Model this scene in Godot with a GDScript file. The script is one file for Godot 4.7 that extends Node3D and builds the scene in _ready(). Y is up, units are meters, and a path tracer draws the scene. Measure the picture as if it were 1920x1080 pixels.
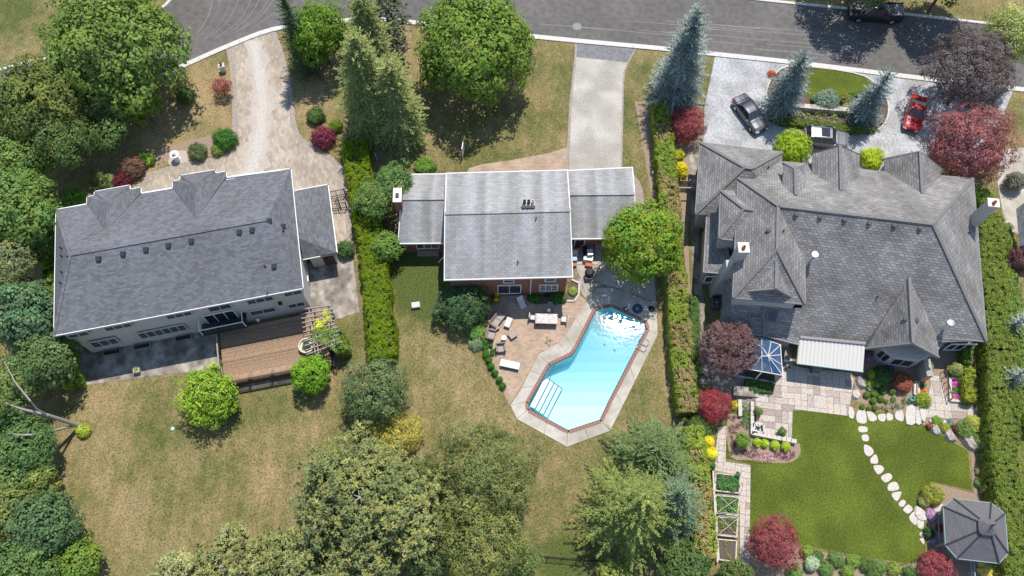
extends Node3D
# An aerial view of three suburban house lots. Units are metres, y is up, the street lies towards -z.
# The plan was surveyed from the air: fix(x, y, h) turns a surveyed bearing and a height into a place on the site.

const CAM_H := 72.0
const CAM_Z := 30.6
const FOC := 1600.0
const NADIR := 680.0

var rng := RandomNumberGenerator.new()
var used := {}
var M := {}
var quad_index := PackedInt32Array()

func fix(x: float, y: float, h := 0.0) -> Vector3:
	var th := atan(NADIR / FOC)
	var d := Vector3(x - 960.0, 0, 0) + Vector3(0, -cos(th), -sin(th)) * FOC - Vector3(0, sin(th), -cos(th)) * (y - 540.0)
	var t := (CAM_H - h) / -d.y
	return Vector3(d.x * t, h, d.z * t + CAM_Z)

func metres(x: float, y: float, h := 0.0) -> float:      # metres per survey unit across, at that place
	return (fix(x + 5.0, y, h) - fix(x - 5.0, y, h)).length() / 10.0

func P(a: Array, h := 0.0) -> Array:
	var out := []
	for i in range(0, a.size(), 2): out.append(fix(a[i], a[i + 1], h))
	return out

func Q(a: Array) -> Array:                                # x, y, height triples
	var out := []
	for i in range(0, a.size(), 3): out.append(fix(a[i], a[i + 1], a[i + 2]))
	return out

func height_between(ax: float, ay: float, by: float) -> float:   # height of an upright thing with its tip and its foot seen there
	var lo := 0.0
	var hi := 40.0
	for i in 40:
		var mid := (lo + hi) / 2
		var p := fix(ax, ay, mid)
		var q := fix(960, by, 0)
		if p.z < q.z: lo = mid
		else: hi = mid
	return lo

# ---------------------------------------------------------------- names and nodes
func numbered(called: String) -> String:
	if not used.has(called):
		used[called] = 0
		return called
	used[called] += 1
	return "%s_%03d" % [called, used[called]]

func tag(o: Node, label: String, category := "", group := "") -> Node:
	o.set_meta("label", label)
	if category: o.set_meta("category", category)
	if group: o.set_meta("group", group)
	return o

func thing(called: String, label: String, category: String, at := Vector3.ZERO, turn := 0.0, group := "") -> Node3D:
	var o := Node3D.new()
	o.name = numbered(called)
	add_child(o)
	o.position = at
	o.rotation.y = turn
	tag(o, label, category, group)
	return o

func part(parent: Node, called: String, m: Mesh, mat: Material, at := Vector3.ZERO, basis := Basis.IDENTITY) -> MeshInstance3D:
	var o := MeshInstance3D.new()
	o.name = called
	o.mesh = m
	o.material_override = mat
	o.transform = Transform3D(basis, at)
	parent.add_child(o, true)
	return o

func struct(called: String, m: Mesh, mat: Material) -> MeshInstance3D:
	var o := part(self, numbered(called), m, mat)
	o.set_meta("kind", "structure")
	return o

func copy(o: Node3D, label: String, at: Vector3, turn := 0.0) -> Node3D:
	var c: Node3D = o.duplicate()
	c.name = numbered(String(o.name).trim_suffix("_001"))
	add_child(c)
	c.position = at
	c.rotation.y = turn
	c.set_meta("label", label)
	return c

# ---------------------------------------------------------------- mesh builder
class MB:
	var v := PackedVector3Array()
	var n := PackedVector3Array()
	var u := PackedVector2Array()
	func tri(a: Vector3, b: Vector3, c: Vector3, nn: Vector3, ua := Vector2.ZERO, ub := Vector2.ZERO, uc := Vector2.ZERO) -> void:
		if (c - a).cross(b - a).dot(nn) < 0.0:
			var t := b
			b = c
			c = t
			var tu := ub
			ub = uc
			uc = tu
		v.append(a); v.append(b); v.append(c)
		n.append(nn); n.append(nn); n.append(nn)
		u.append(ua); u.append(ub); u.append(uc)
	func tri_smooth(a: Vector3, b: Vector3, c: Vector3, na: Vector3, nb: Vector3, nc: Vector3) -> void:
		if (c - a).cross(b - a).dot(na + nb + nc) < 0.0:
			var t := b
			b = c
			c = t
			t = nb
			nb = nc
			nc = t
		v.append(a); v.append(b); v.append(c)
		n.append(na); n.append(nb); n.append(nc)
		u.append(Vector2.ZERO); u.append(Vector2.ZERO); u.append(Vector2.ZERO)
	func poly(pts: Array, hint := Vector3.UP, along := Vector3.ZERO) -> void:   # a flat face; uv in metres, u along the level direction of the face
		var nn := Vector3.ZERO
		for i in pts.size():
			var p: Vector3 = pts[i]
			var q: Vector3 = pts[(i + 1) % pts.size()]
			nn += p.cross(q)
		nn = nn.normalized()
		if nn.dot(hint) < 0.0: nn = -nn
		var e := along
		if e == Vector3.ZERO:
			e = Vector3.UP.cross(nn)
			if e.length() < 0.02: e = Vector3.RIGHT
		e = (e - nn * e.dot(nn)).normalized()
		var w := nn.cross(e)
		if w.y < -0.01: w = -w
		var flat := PackedVector2Array()
		for p in pts: flat.append(Vector2(p.dot(e), p.dot(w)))
		var idx := Geometry2D.triangulate_polygon(flat)
		for i in range(0, idx.size(), 3):
			tri(pts[idx[i]], pts[idx[i + 1]], pts[idx[i + 2]], nn, flat[idx[i]], flat[idx[i + 1]], flat[idx[i + 2]])
	func quad(a: Vector3, b: Vector3, c: Vector3, d: Vector3, hint: Vector3, along := Vector3.ZERO) -> void:
		poly([a, b, c, d], hint, along)
	func box(c: Vector3, s: Vector3, b := Basis.IDENTITY, top := 1.0) -> void:  # top: the upper face is that much smaller
		var h := s / 2
		var k := []
		for y in [-1, 1]:
			var f := 1.0 if y < 0 else top
			for xz in [[-1, -1], [1, -1], [1, 1], [-1, 1]]:
				k.append(c + b * Vector3(xz[0] * h.x * f, y * h.y, xz[1] * h.z * f))
		for f in [[0, 1, 2, 3], [4, 5, 6, 7], [0, 1, 5, 4], [1, 2, 6, 5], [2, 3, 7, 6], [3, 0, 4, 7]]:
			var mid: Vector3 = (k[f[0]] + k[f[1]] + k[f[2]] + k[f[3]]) / 4
			poly([k[f[0]], k[f[1]], k[f[2]], k[f[3]]], mid - c)
	func prism(ring: Array, y0: float, y1: float, bottom := false, cap := true) -> void:  # an upright slab with that outline
		var mid := Vector3.ZERO
		var area := 0.0
		for i in ring.size():
			var a: Vector3 = ring[i]
			var b: Vector3 = ring[(i + 1) % ring.size()]
			area += a.x * b.z - b.x * a.z
		var up := []
		var dn := []
		for p in ring:
			up.append(Vector3(p.x, y1, p.z))
			dn.append(Vector3(p.x, y0, p.z))
		for i in ring.size():
			var j := (i + 1) % ring.size()
			var d: Vector3 = up[j] - up[i]
			if d.length() < 0.001: continue
			var out := Vector3(d.z, 0, -d.x) * (1.0 if area > 0 else -1.0)
			quad(dn[i], dn[j], up[j], up[i], out)
		if cap: poly(up, Vector3.UP)
		if bottom: poly(dn, Vector3.DOWN)
	func wall(path: Array, w: float, y0: float, y1: float, closed := false) -> void:  # a strip of that width along a path
		for i in path.size() - (0 if closed else 1):
			var a: Vector3 = path[i]
			var b: Vector3 = path[(i + 1) % path.size()]
			var d := Vector3(b.x - a.x, 0, b.z - a.z)
			var l := d.length()
			if l < 0.01: continue
			d /= l
			box(Vector3((a.x + b.x) / 2, (y0 + y1) / 2, (a.z + b.z) / 2), Vector3(w, y1 - y0, l + w * 0.15), Basis(Vector3.UP.cross(d), Vector3.UP, d))
	func tube(path: Array, r0: float, r1: float, sides := 6, caps := true) -> void:
		var rings := []
		var norms := []
		var side := Vector3.ZERO
		for i in path.size():
			var d: Vector3 = (path[mini(i + 1, path.size() - 1)] - path[maxi(i - 1, 0)]).normalized()
			if side == Vector3.ZERO:
				side = d.cross(Vector3.UP if absf(d.y) < 0.9 else Vector3.RIGHT).normalized()
			side = (side - d * side.dot(d)).normalized()
			var o := d.cross(side)
			var r := lerpf(r0, r1, float(i) / maxf(1, path.size() - 1))
			var ring := []
			var nr := []
			for k in sides:
				var t := TAU * k / sides
				var q := side * cos(t) + o * sin(t)
				ring.append(path[i] + q * r)
				nr.append(q)
			rings.append(ring)
			norms.append(nr)
		for i in path.size() - 1:
			for k in sides:
				var j := (k + 1) % sides
				tri_smooth(rings[i][k], rings[i][j], rings[i + 1][j], norms[i][k], norms[i][j], norms[i][j])
				tri_smooth(rings[i][k], rings[i + 1][j], rings[i + 1][k], norms[i][k], norms[i][j], norms[i][k])
		if caps:
			for e in [0, path.size() - 1]:
				var o: Vector3 = path[e] - path[1 if e == 0 else e - 1]
				for k in range(1, sides - 1): tri(rings[e][0], rings[e][k], rings[e][k + 1], o.normalized())
	func lathe(profile: Array, sides := 14, at := Vector3.ZERO) -> void:       # Vector2(radius, height) from bottom to top
		for i in profile.size() - 1:
			var a: Vector2 = profile[i]
			var b: Vector2 = profile[i + 1]
			var slope := Vector2(b.y - a.y, a.x - b.x).normalized()
			for k in sides:
				var t := TAU * k / sides
				var s := TAU * (k + 1) / sides
				var da := Vector3(cos(t), 0, sin(t))
				var db := Vector3(cos(s), 0, sin(s))
				var na := (da * slope.x + Vector3.UP * slope.y).normalized()
				var nb := (db * slope.x + Vector3.UP * slope.y).normalized()
				var p := at + da * a.x + Vector3.UP * a.y
				var q := at + db * a.x + Vector3.UP * a.y
				var r := at + db * b.x + Vector3.UP * b.y
				var w := at + da * b.x + Vector3.UP * b.y
				if a.x > 0.0001: tri_smooth(p, q, r, na, nb, nb)
				if b.x > 0.0001: tri_smooth(p, r, w, na, nb, na)
	func mesh() -> ArrayMesh:
		var out := ArrayMesh.new()
		if v.size() == 0: return out
		var arr := []
		arr.resize(Mesh.ARRAY_MAX)
		arr[Mesh.ARRAY_VERTEX] = v
		arr[Mesh.ARRAY_NORMAL] = n
		arr[Mesh.ARRAY_TEX_UV] = u
		out.add_surface_from_arrays(Mesh.PRIMITIVE_TRIANGLES, arr)
		return out

func box_mesh(s: Vector3, top := 1.0) -> ArrayMesh:
	var b := MB.new()
	b.box(Vector3.ZERO, s, Basis.IDENTITY, top)
	return b.mesh()

func facing(a: Vector3, b: Vector3) -> Basis:             # x along a-b on the level, z across
	var d := Vector3(b.x - a.x, 0, b.z - a.z).normalized()
	return Basis(d, Vector3.UP, d.cross(Vector3.UP))

func ribbon(path: Array, w: float) -> Array:              # the outline of a band along a path
	var l := []
	var r := []
	for i in path.size():
		var d: Vector3 = path[mini(i + 1, path.size() - 1)] - path[maxi(i - 1, 0)]
		d.y = 0
		d = d.normalized()
		var o := Vector3(d.z, 0, -d.x) * w / 2
		l.append(path[i] + o)
		r.push_front(path[i] - o)
	return l + r

func smooth(path: Array, steps := 5) -> Array:            # a rounded path through the points
	var out := []
	var n := path.size()
	for i in n - 1:
		var a: Vector3 = path[maxi(i - 1, 0)]
		var b: Vector3 = path[i]
		var c: Vector3 = path[i + 1]
		var d: Vector3 = path[mini(i + 2, n - 1)]
		for k in steps: out.append(b.cubic_interpolate(c, a, d, float(k) / steps))
	out.append(path[n - 1])
	return out

func smooth_ring(ring: Array, steps := 4) -> Array:
	var out := []
	var n := ring.size()
	for i in n:
		var b: Vector3 = ring[i]
		for k in steps: out.append(b.cubic_interpolate(ring[(i + 1) % n], ring[(i - 1 + n) % n], ring[(i + 2) % n], float(k) / steps))
	return out

func inset(ring: Array, d: float) -> Array:               # the outline moved inwards
	var flat := PackedVector2Array()
	for p in ring: flat.append(Vector2(p.x, p.z))
	var got := Geometry2D.offset_polygon(flat, -d, Geometry2D.JOIN_MITER)
	var out := []
	if got.size():
		for p in got[0]: out.append(Vector3(p.x, ring[0].y, p.y))
	return out

func sheet(called: String, ring: Array, y: float, mat: Material, along := Vector3.ZERO) -> MeshInstance3D:
	var b := MB.new()
	var up := []
	for p in ring: up.append(Vector3(p.x, y, p.z))
	b.poly(up, Vector3.UP, along)
	return struct(called, b.mesh(), mat)

# ---------------------------------------------------------------- materials
func lin(r: float, g: float, b: float) -> Color:          # a base colour given in linear light
	return Color(r, g, b).linear_to_srgb()

func noise(f: float, oct := 3, s := 1, kind := FastNoiseLite.TYPE_SIMPLEX_SMOOTH) -> FastNoiseLite:
	var n := FastNoiseLite.new()
	n.noise_type = kind
	n.frequency = f
	n.fractal_octaves = oct
	n.seed = s
	return n

func tex(im: Image) -> ImageTexture:
	return ImageTexture.create_from_image(im)

func mat(c: Color, rough := 0.85, called := "") -> StandardMaterial3D:
	var m := StandardMaterial3D.new()
	m.albedo_color = c
	m.roughness = rough
	m.metallic_specular = 0.35
	m.resource_name = called
	return m

func textured(im: Image, size: float, rough := 0.9, world := false, height: Image = null, hs := 1.0) -> StandardMaterial3D:
	var m := mat(Color.WHITE, rough)
	m.albedo_texture = tex(im)
	if world:
		m.uv1_triplanar = true
		m.uv1_world_triplanar = true
	m.uv1_scale = Vector3.ONE / size
	if height:
		m.heightmap_enabled = true
		m.heightmap_texture = tex(height)
		m.heightmap_scale = hs
	return m

func speckle(px: int, stops: Array, f: float, s := 1, oct := 4, fine := 0.15, gain := 1.6) -> Image:   # seamless mottling between colours given in linear light
	var a := noise(f, oct, s).get_seamless_image(px, px)
	var im := Image.create(px, px, false, Image.FORMAT_RGB8)
	var r := RandomNumberGenerator.new()
	r.seed = s
	var d := a.get_data()
	var step := d.size() / (px * px)
	var table := []
	for i in 65:
		var t := clampf((i / 64.0 - 0.5) * gain + 0.5, 0, 0.9999) * (stops.size() - 1)
		var k := int(t)
		table.append(stops[k].lerp(stops[k + 1], t - k))
	for y in px:
		for x in px:
			var c: Color = table[d[(y * px + x) * step] >> 2]
			var g := 1.0 + (r.randf() - 0.5) * 2.0 * fine
			im.set_pixel(x, y, Color(c.r * g, c.g * g, c.b * g).linear_to_srgb())
	return im

func courses(px: int, rows: int, tabs: int, base: Color, vary: float, gap: Color, s: int, stagger := 0.5, uneven := 0.0, gap_px := 1) -> Array:   # rows of tabs or bricks: [colour, height]
	var im := Image.create(px, px, false, Image.FORMAT_RGB8)
	var hm := Image.create(px, px, false, Image.FORMAT_RGB8)
	im.fill(gap.linear_to_srgb())
	hm.fill(Color(0.1, 0.1, 0.1))
	var r := RandomNumberGenerator.new()
	r.seed = s
	var rh := px / rows
	for j in rows:
		var x := -int(px / tabs * (fmod(j * stagger, 1.0)))
		var first := x
		var k := 0
		var tones := []
		for q in tabs: tones.append(r.randf())
		while x < px:
			var w := px / tabs
			var t: float = tones[k % tabs]
			var g := 1.0 + (t - 0.5) * 2.0 * vary
			var c := Color(base.r * g, base.g * g, base.b * g * (1.0 + (t * 7.0 - floorf(t * 7.0) - 0.5) * 0.06))
			im.fill_rect(Rect2i(x, j * rh, w - gap_px, rh - gap_px), c.linear_to_srgb())
			for q in rh - gap_px:
				var z := 0.45 + 0.5 * q / rh + (t - 0.5) * uneven
				hm.fill_rect(Rect2i(x, j * rh + q, w - gap_px, 1), Color(z, z, z))
			x += w
			k += 1
	# grain
	for y in px:
		for x in px:
			var g := 1.0 + (r.randf() - 0.5) * 0.22
			var c := im.get_pixel(x, y)
			im.set_pixel(x, y, Color(c.r * g, c.g * g, c.b * g))
	return [im, hm]

func stained(m: StandardMaterial3D, size: float, s: int, low := 0.72, f := 0.012) -> StandardMaterial3D:   # large soft weather stains over a patterned surface
	var a := noise(f, 4, s).get_seamless_image(256, 256)
	var im := Image.create(256, 256, false, Image.FORMAT_RGB8)
	for y in 256:
		for x in 256:
			var t := clampf((a.get_pixel(x, y).r - 0.5) * 1.7 + 0.5, 0, 1)
			var g := lerpf(low, 1.0, t)
			im.set_pixel(x, y, Color(g, g, g * (0.98 + 0.02 * t)))
	m.detail_enabled = true
	m.detail_blend_mode = BaseMaterial3D.BLEND_MODE_MUL
	m.detail_albedo = tex(im)
	m.detail_uv_layer = BaseMaterial3D.DETAIL_UV_2
	m.uv2_triplanar = true
	m.uv2_world_triplanar = true
	m.uv2_scale = Vector3.ONE / size
	return m

# ---------------------------------------------------------------- small building helpers
func ray_on(x: float, y: float, at: Vector3, nn: Vector3) -> Vector3:     # where that bearing meets a plane
	var eye := Vector3(0, CAM_H, CAM_Z)
	var d := fix(x, y, 0.0) - eye
	return eye + d * ((at - eye).dot(nn) / d.dot(nn))

func plane_of(a: Vector3, b: Vector3, c: Vector3) -> Vector3:
	return (b - a).cross(c - a).normalized()

func beam(b: MB, p: Vector3, q: Vector3, w: float, h: float, ext := 0.0) -> void:
	var d := (q - p)
	var l := d.length()
	if l < 0.005: return
	d /= l
	var side := d.cross(Vector3.UP)
	if side.length() < 0.02: side = Vector3.RIGHT
	side = side.normalized()
	b.box((p + q) / 2, Vector3(w, h, l + ext), Basis(side, d.cross(side) * -1.0, -d) if false else Basis(side, side.cross(d) * 1.0, d))

func fan(b: MB, c: Vector3, pts: Array) -> void:
	for i in pts.size() - 1: b.poly([c, pts[i], pts[i + 1]], Vector3.UP)

func beams(parent: Node, called: String, lines: Array, w: float, h: float, m: Material, ext := 0.0) -> void:
	for l in lines:
		var b := MB.new()
		beam(b, l[0], l[1], w, h, ext)
		part(parent, called, b.mesh(), m)

func loop_lines(ring: Array) -> Array:
	var out := []
	for i in ring.size(): out.append([ring[i], ring[(i + 1) % ring.size()]])
	return out

func window(parent: Node, c: Vector3, along: Vector3, out: Vector3, w: float, h: float, cols: int, rows: int, frame: Material, glass: Material, called := "window") -> void:
	var o := Node3D.new()
	o.name = called
	parent.add_child(o, true)
	var b := MB.new()
	var up := Vector3.UP
	var p := c + out * 0.04
	for s in [-1, 1]:
		beam(b, p + along * (w / 2 * s) - up * h / 2, p + along * (w / 2 * s) + up * h / 2, 0.08, 0.1)
		beam(b, p - along * (w / 2 + 0.04) + up * (h / 2 * s), p + along * (w / 2 + 0.04) + up * (h / 2 * s), 0.1, 0.08)
	for k in range(1, cols): beam(b, p + along * (w * (float(k) / cols - 0.5)) - up * (h / 2 - 0.04), p + along * (w * (float(k) / cols - 0.5)) + up * (h / 2 - 0.04), 0.06, 0.08)
	for k in range(1, rows): beam(b, p - along * (w / 2 - 0.05) + up * (h * (float(k) / rows - 0.5)), p + along * (w / 2 - 0.05) + up * (h * (float(k) / rows - 0.5)), 0.05, 0.05)
	part(o, "frame", b.mesh(), frame)
	for k in cols:
		var g := MB.new()
		var x := w * ((k + 0.5) / cols - 0.5)
		var hw := w / cols / 2 - 0.02
		g.quad(p + along * (x - hw) - up * (h / 2 - 0.02) - out * 0.01, p + along * (x + hw) - up * (h / 2 - 0.02) - out * 0.01, p + along * (x + hw) + up * (h / 2 - 0.02) - out * 0.01, p + along * (x - hw) + up * (h / 2 - 0.02) - out * 0.01, out)
		part(o, "pane", g.mesh(), glass)

func vent(parent: Node, at: Vector3, nn: Vector3, kind: int) -> void:      # 0 box vent, 1 pipe, 2 round turbine, 3 tall metal flue
	var b := MB.new()
	var e := Vector3.UP.cross(nn).normalized()
	var basis := Basis(e, nn, e.cross(nn))
	match kind:
		0:
			b.box(at + nn * 0.1, Vector3(0.42, 0.22, 0.42), basis, 0.85)
			part(parent, "roof_vent", b.mesh(), M.dark_metal)
		1:
			b.tube([at - Vector3.UP * 0.1, at + Vector3.UP * 0.4], 0.06, 0.06, 8)
			part(parent, "vent_pipe", b.mesh(), M.black)
		2:
			b.lathe([Vector2(0.15, -0.05), Vector2(0.15, 0.1), Vector2(0.21, 0.12), Vector2(0.21, 0.18), Vector2(0.13, 0.24), Vector2(0, 0.25)], 12, at)
			part(parent, "roof_vent", b.mesh(), mat(lin(0.09, 0.09, 0.09), 0.8))
		3:
			b.lathe([Vector2(0.13, -0.1), Vector2(0.13, 1.0), Vector2(0.24, 1.02), Vector2(0.24, 1.12), Vector2(0.16, 1.12), Vector2(0.16, 1.3), Vector2(0.3, 1.32), Vector2(0.27, 1.42), Vector2(0, 1.46)], 14, at)
			part(parent, "flue", b.mesh(), M.steel)

# ---------------------------------------------------------------- foliage
class Leafy:
	var v := PackedVector3Array()
	var n := PackedVector3Array()
	var c := PackedColorArray()

var sprigs := {}                                          # kind -> list of [vertices, normals]
const SPRIG_LEAVES := 12

func make_sprigs() -> void:
	var r := RandomNumberGenerator.new()
	r.seed = 77
	for kind in ["leaf", "needle", "tuft", "fine", "blade"]:
		var list := []
		for k in 7:
			var v := PackedVector3Array()
			var n := PackedVector3Array()
			for i in SPRIG_LEAVES:
				var d := Vector3(r.randf_range(-1, 1), r.randf_range(-0.5, 1), r.randf_range(-1, 1)).normalized()
				var at: Vector3
				var len_: float
				var wid: float
				var dir: Vector3
				var nn: Vector3
				if kind == "leaf" or kind == "fine":
					at = d * r.randf_range(0.35, 0.95)
					at.y *= 0.7
					len_ = r.randf_range(0.42, 0.68) * (0.75 if kind == "fine" else 1.0)
					wid = len_ * r.randf_range(0.55, 0.8)
					nn = (d * 0.45 + Vector3.UP * 0.95 + Vector3(r.randf_range(-1, 1), r.randf_range(-1, 1), r.randf_range(-1, 1)) * 0.28).normalized()
					dir = nn.cross(Vector3(r.randf_range(-1, 1), r.randf_range(-1, 1), r.randf_range(-1, 1))).normalized()
				elif kind == "needle":                        # a flat spray along +x, drooping at the sides
					var along := (float(i) + r.randf()) / SPRIG_LEAVES * 2.0 - 1.0
					var side := 1.0 if i % 2 == 0 else -1.0
					at = Vector3(along * 0.9, r.randf_range(-0.22, 0.24), side * r.randf_range(0.05, 0.4) * (1.1 - 0.6 * absf(along)))
					dir = Vector3(r.randf_range(0.5, 1.0), r.randf_range(-0.3, 0.4), side * r.randf_range(0.1, 0.9)).normalized()
					len_ = r.randf_range(0.34, 0.58)
					wid = r.randf_range(0.24, 0.34)
					nn = (Vector3.UP * 0.8 + at * Vector3(0.2, 1.6, 1.2) + Vector3(r.randf_range(-1, 1), 0, r.randf_range(-1, 1)) * 0.5).normalized()
				elif kind == "tuft":                          # a star of long needles
					dir = Vector3(r.randf_range(-1, 1), r.randf_range(-0.1, 1), r.randf_range(-1, 1)).normalized()
					len_ = r.randf_range(0.6, 0.95)
					wid = 0.3
					at = dir * len_ * 0.4
					nn = (dir.cross(Vector3(r.randf_range(-1, 1), r.randf_range(-1, 1), r.randf_range(-1, 1))).normalized() * 0.5 + Vector3.UP * 0.8 + dir * 0.4).normalized()
				else:                                         # upright blades
					dir = Vector3(r.randf_range(-0.6, 0.6), 1, r.randf_range(-0.6, 0.6)).normalized()
					len_ = r.randf_range(0.8, 1.3)
					wid = 0.22
					at = Vector3(r.randf_range(-0.5, 0.5), 0, r.randf_range(-0.5, 0.5)) + dir * len_ * 0.5
					nn = (dir.cross(Vector3(r.randf_range(-1, 1), r.randf_range(-1, 1), r.randf_range(-1, 1))).normalized() * 0.5 + Vector3.UP).normalized()
				var across := nn.cross(dir).normalized()
				var tip := at + dir * len_ * 0.5
				var tail := at - dir * len_ * 0.5
				for p in [tail, at + across * wid * 0.5 + dir * len_ * 0.05, tip, at - across * wid * 0.5 + dir * len_ * 0.05]:
					v.append(p)
					n.append(nn)
			list.append([v, n])
		sprigs[kind] = list

func palette(base: Color, vary: float, n: int, s: int, warm := 0.25) -> Array:   # a few sets of leaf colours round a base colour, in linear light
	var r := RandomNumberGenerator.new()
	r.seed = s
	var out := []
	for k in n:
		var g := 1.0 + (float(k) / maxf(1, n - 1) - 0.5) * 2.0 * vary
		var w := (r.randf() - 0.5) * 2.0 * warm
		var set_ := PackedColorArray()
		for i in SPRIG_LEAVES:
			var h := g * r.randf_range(0.78, 1.22)
			var c := Color(base.r * h * 1.95 * (1.0 + w * 0.6), base.g * h * 1.95, base.b * h * 1.9 * (1.0 - w * 0.5))
			for q in 4: set_.append(c)
		out.append(set_)
	return out

func clump(a: Leafy, at: Vector3, up: Vector3, size: float, kind: String, pal: Array, r: RandomNumberGenerator, along := Vector3.ZERO) -> void:
	var x := along
	if x == Vector3.ZERO: x = Vector3(r.randf_range(-1, 1), r.randf_range(-1, 1), r.randf_range(-1, 1))
	x = (x - up * x.dot(up)).normalized()
	var b := Basis(x, up, x.cross(up))
	var s: Array = sprigs[kind][r.randi() % 7]
	a.v.append_array(Transform3D(b.scaled(Vector3.ONE * size) if along == Vector3.ZERO else b * Basis.from_scale(Vector3(size, size, size)), at) * (s[0] as PackedVector3Array))
	a.n.append_array(Transform3D(b, Vector3.ZERO) * (s[1] as PackedVector3Array))
	a.c.append_array(pal[r.randi() % pal.size()])

func leafy_mesh(a: Leafy) -> ArrayMesh:
	var quads := a.v.size() / 4
	while quad_index.size() < quads * 6:
		var k := quad_index.size() / 6 * 4
		quad_index.append_array(PackedInt32Array([k, k + 1, k + 2, k, k + 2, k + 3]))
	var out := ArrayMesh.new()
	if quads == 0: return out
	var arr := []
	arr.resize(Mesh.ARRAY_MAX)
	arr[Mesh.ARRAY_VERTEX] = a.v
	arr[Mesh.ARRAY_NORMAL] = a.n
	arr[Mesh.ARRAY_COLOR] = a.c
	arr[Mesh.ARRAY_INDEX] = quad_index.slice(0, quads * 6)
	out.add_surface_from_arrays(Mesh.PRIMITIVE_TRIANGLES, arr)
	return out

func ball(r: RandomNumberGenerator) -> Vector3:
	while true:
		var p := Vector3(r.randf_range(-1, 1), r.randf_range(-1, 1), r.randf_range(-1, 1))
		if p.length_squared() < 1.0 and p.length_squared() > 0.01: return p.normalized()
	return Vector3.UP

# A rounded crown of lobes round the point (0, mid, 0).
func crown_mesh(rx: float, ry: float, rz: float, mid: float, base: Color, s: int, leaf := 0.5, o := {}) -> ArrayMesh:
	var r := RandomNumberGenerator.new()
	r.seed = s
	var kind: String = o.get("kind", "leaf")
	var pal := palette(base, o.get("vary", 0.28), 6, s, o.get("warm", 0.25))
	var rad := (rx + ry + rz) / 3.0
	var lobe_r: float = o.get("lobe", 0.3) * rad
	var count := int(o.get("lobes", 3.4) * pow(rad / lobe_r, 2.0))
	var cover: float = o.get("cover", 1.25) * 1.25
	var a := Leafy.new()
	var wob := noise(0.9, 2, s + 9)
	var gold := PI * (3.0 - sqrt(5.0))
	var rag: float = o.get("ragged", 0.22)
	var low: float = o.get("low", -0.75)
	var blocky: float = o.get("blocky", 0.0)
	for i in count:
		var y := 1.0 - (float(i) + 0.5) / count * (1.0 - low)
		var t := i * gold + r.randf_range(-0.3, 0.3)
		var w := sqrt(maxf(0.0, 1.0 - y * y))
		var d := Vector3(cos(t) * w, y, sin(t) * w)
		if blocky > 0.0:
			var m := maxf(absf(d.x), maxf(absf(d.y), absf(d.z)))
			d = d.lerp(d / m * 0.86, blocky)
		var k: float = 1.0 + r.randf_range(-rag, rag * 0.5) + wob.get_noise_3dv(d * 1.3) * o.get("wobble", 0.3)
		var lr := lobe_r * r.randf_range(0.6, 1.45)
		var inner := maxf(0.05, 1.0 - lr / rad)
		var c := Vector3(d.x * rx, d.y * ry, d.z * rz) * inner * k
		var tint := pal
		var own: float = leaf * r.randf_range(0.75, 1.25)
		var many := int(cover * 4.0 * lr * lr / (own * own))
		var bright := r.randi() % 3
		var sub := [pal[bright], pal[bright + 1], pal[bright + 2], pal[bright + 3]]
		for q in many:
			var e := ball(r)
			if e.dot(d.normalized()) < -0.25: continue
			var p := c + e * lr * r.randf_range(0.8, 1.08)
			var up := (e + d.normalized() * 0.4 + Vector3.UP * 0.55).normalized()
			clump(a, p + Vector3.UP * mid, up, own * r.randf_range(0.7, 1.25), kind, sub, r)
	# the shaded inside of the crown
	var inside := int(o.get("fill", 1.0) * 9.0 * rad * rad / (leaf * leaf * 3.0))
	for q in inside:
		var e := ball(r)
		if e.y < low: continue
		var k := r.randf_range(0.5, 0.78)
		clump(a, Vector3(e.x * rx * k, e.y * ry * k + mid, e.z * rz * k), (e + Vector3.UP * 0.5).normalized(), leaf * r.randf_range(1.1, 1.6), kind, pal, r)
	return leafy_mesh(a)

func limbs_mesh(height: float, mid: float, rad: float, r0: float, s: int, n := 7, lean := Vector3.ZERO) -> ArrayMesh:
	var r := RandomNumberGenerator.new()
	r.seed = s
	var b := MB.new()
	var fork := maxf(0.3, mid - rad * 0.75)
	b.tube([Vector3(0, -0.1, 0), Vector3(0.05, fork * 0.5, 0) + lean * 0.3, Vector3(0, fork, 0.04) + lean * 0.6, Vector3(0.1, mid + rad * 0.3, 0) + lean], r0, r0 * 0.35, 7)
	for i in n:
		var t := TAU * i / n + r.randf() * 0.6
		var d := Vector3(cos(t), r.randf_range(0.35, 0.9), sin(t)).normalized()
		var st := Vector3(0, lerpf(fork * 0.9, mid, r.randf() * 0.8), 0) + lean * 0.6
		b.tube([st, st + d * rad * 0.4, st + d * rad * 0.8 + Vector3.UP * rad * 0.12], r0 * 0.4, r0 * 0.08, 5, false)
	return b.mesh()

func tree(called: String, label: String, cat: String, group: String, cx: float, cy: float, units: float, hc: float, flat: float, base: Color, s: int, leaf := 0.5, o := {}) -> Node3D:
	# a broad-leaved tree whose crown's middle is seen at (cx, cy), hc metres up, units wide to each side; flat = height of the crown over its width
	var c := fix(cx, cy, hc)
	var rad := units * metres(cx, cy, hc)
	var rz: float = rad * o.get("deep", 1.0)
	var t := thing(called, label, cat, Vector3(c.x, 0, c.z), 0.0, group)
	var ry := minf(rad * flat, hc * 0.97)
	part(t, "crown", crown_mesh(rad, ry, rz, hc, base, s, leaf, o), M.leaf)
	part(t, "trunk", limbs_mesh(hc + ry, hc, minf(rad, ry) * 0.95, o.get("trunk", 0.05 + rad * 0.035), s, 7), o.get("bark", M.bark))
	return t

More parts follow.
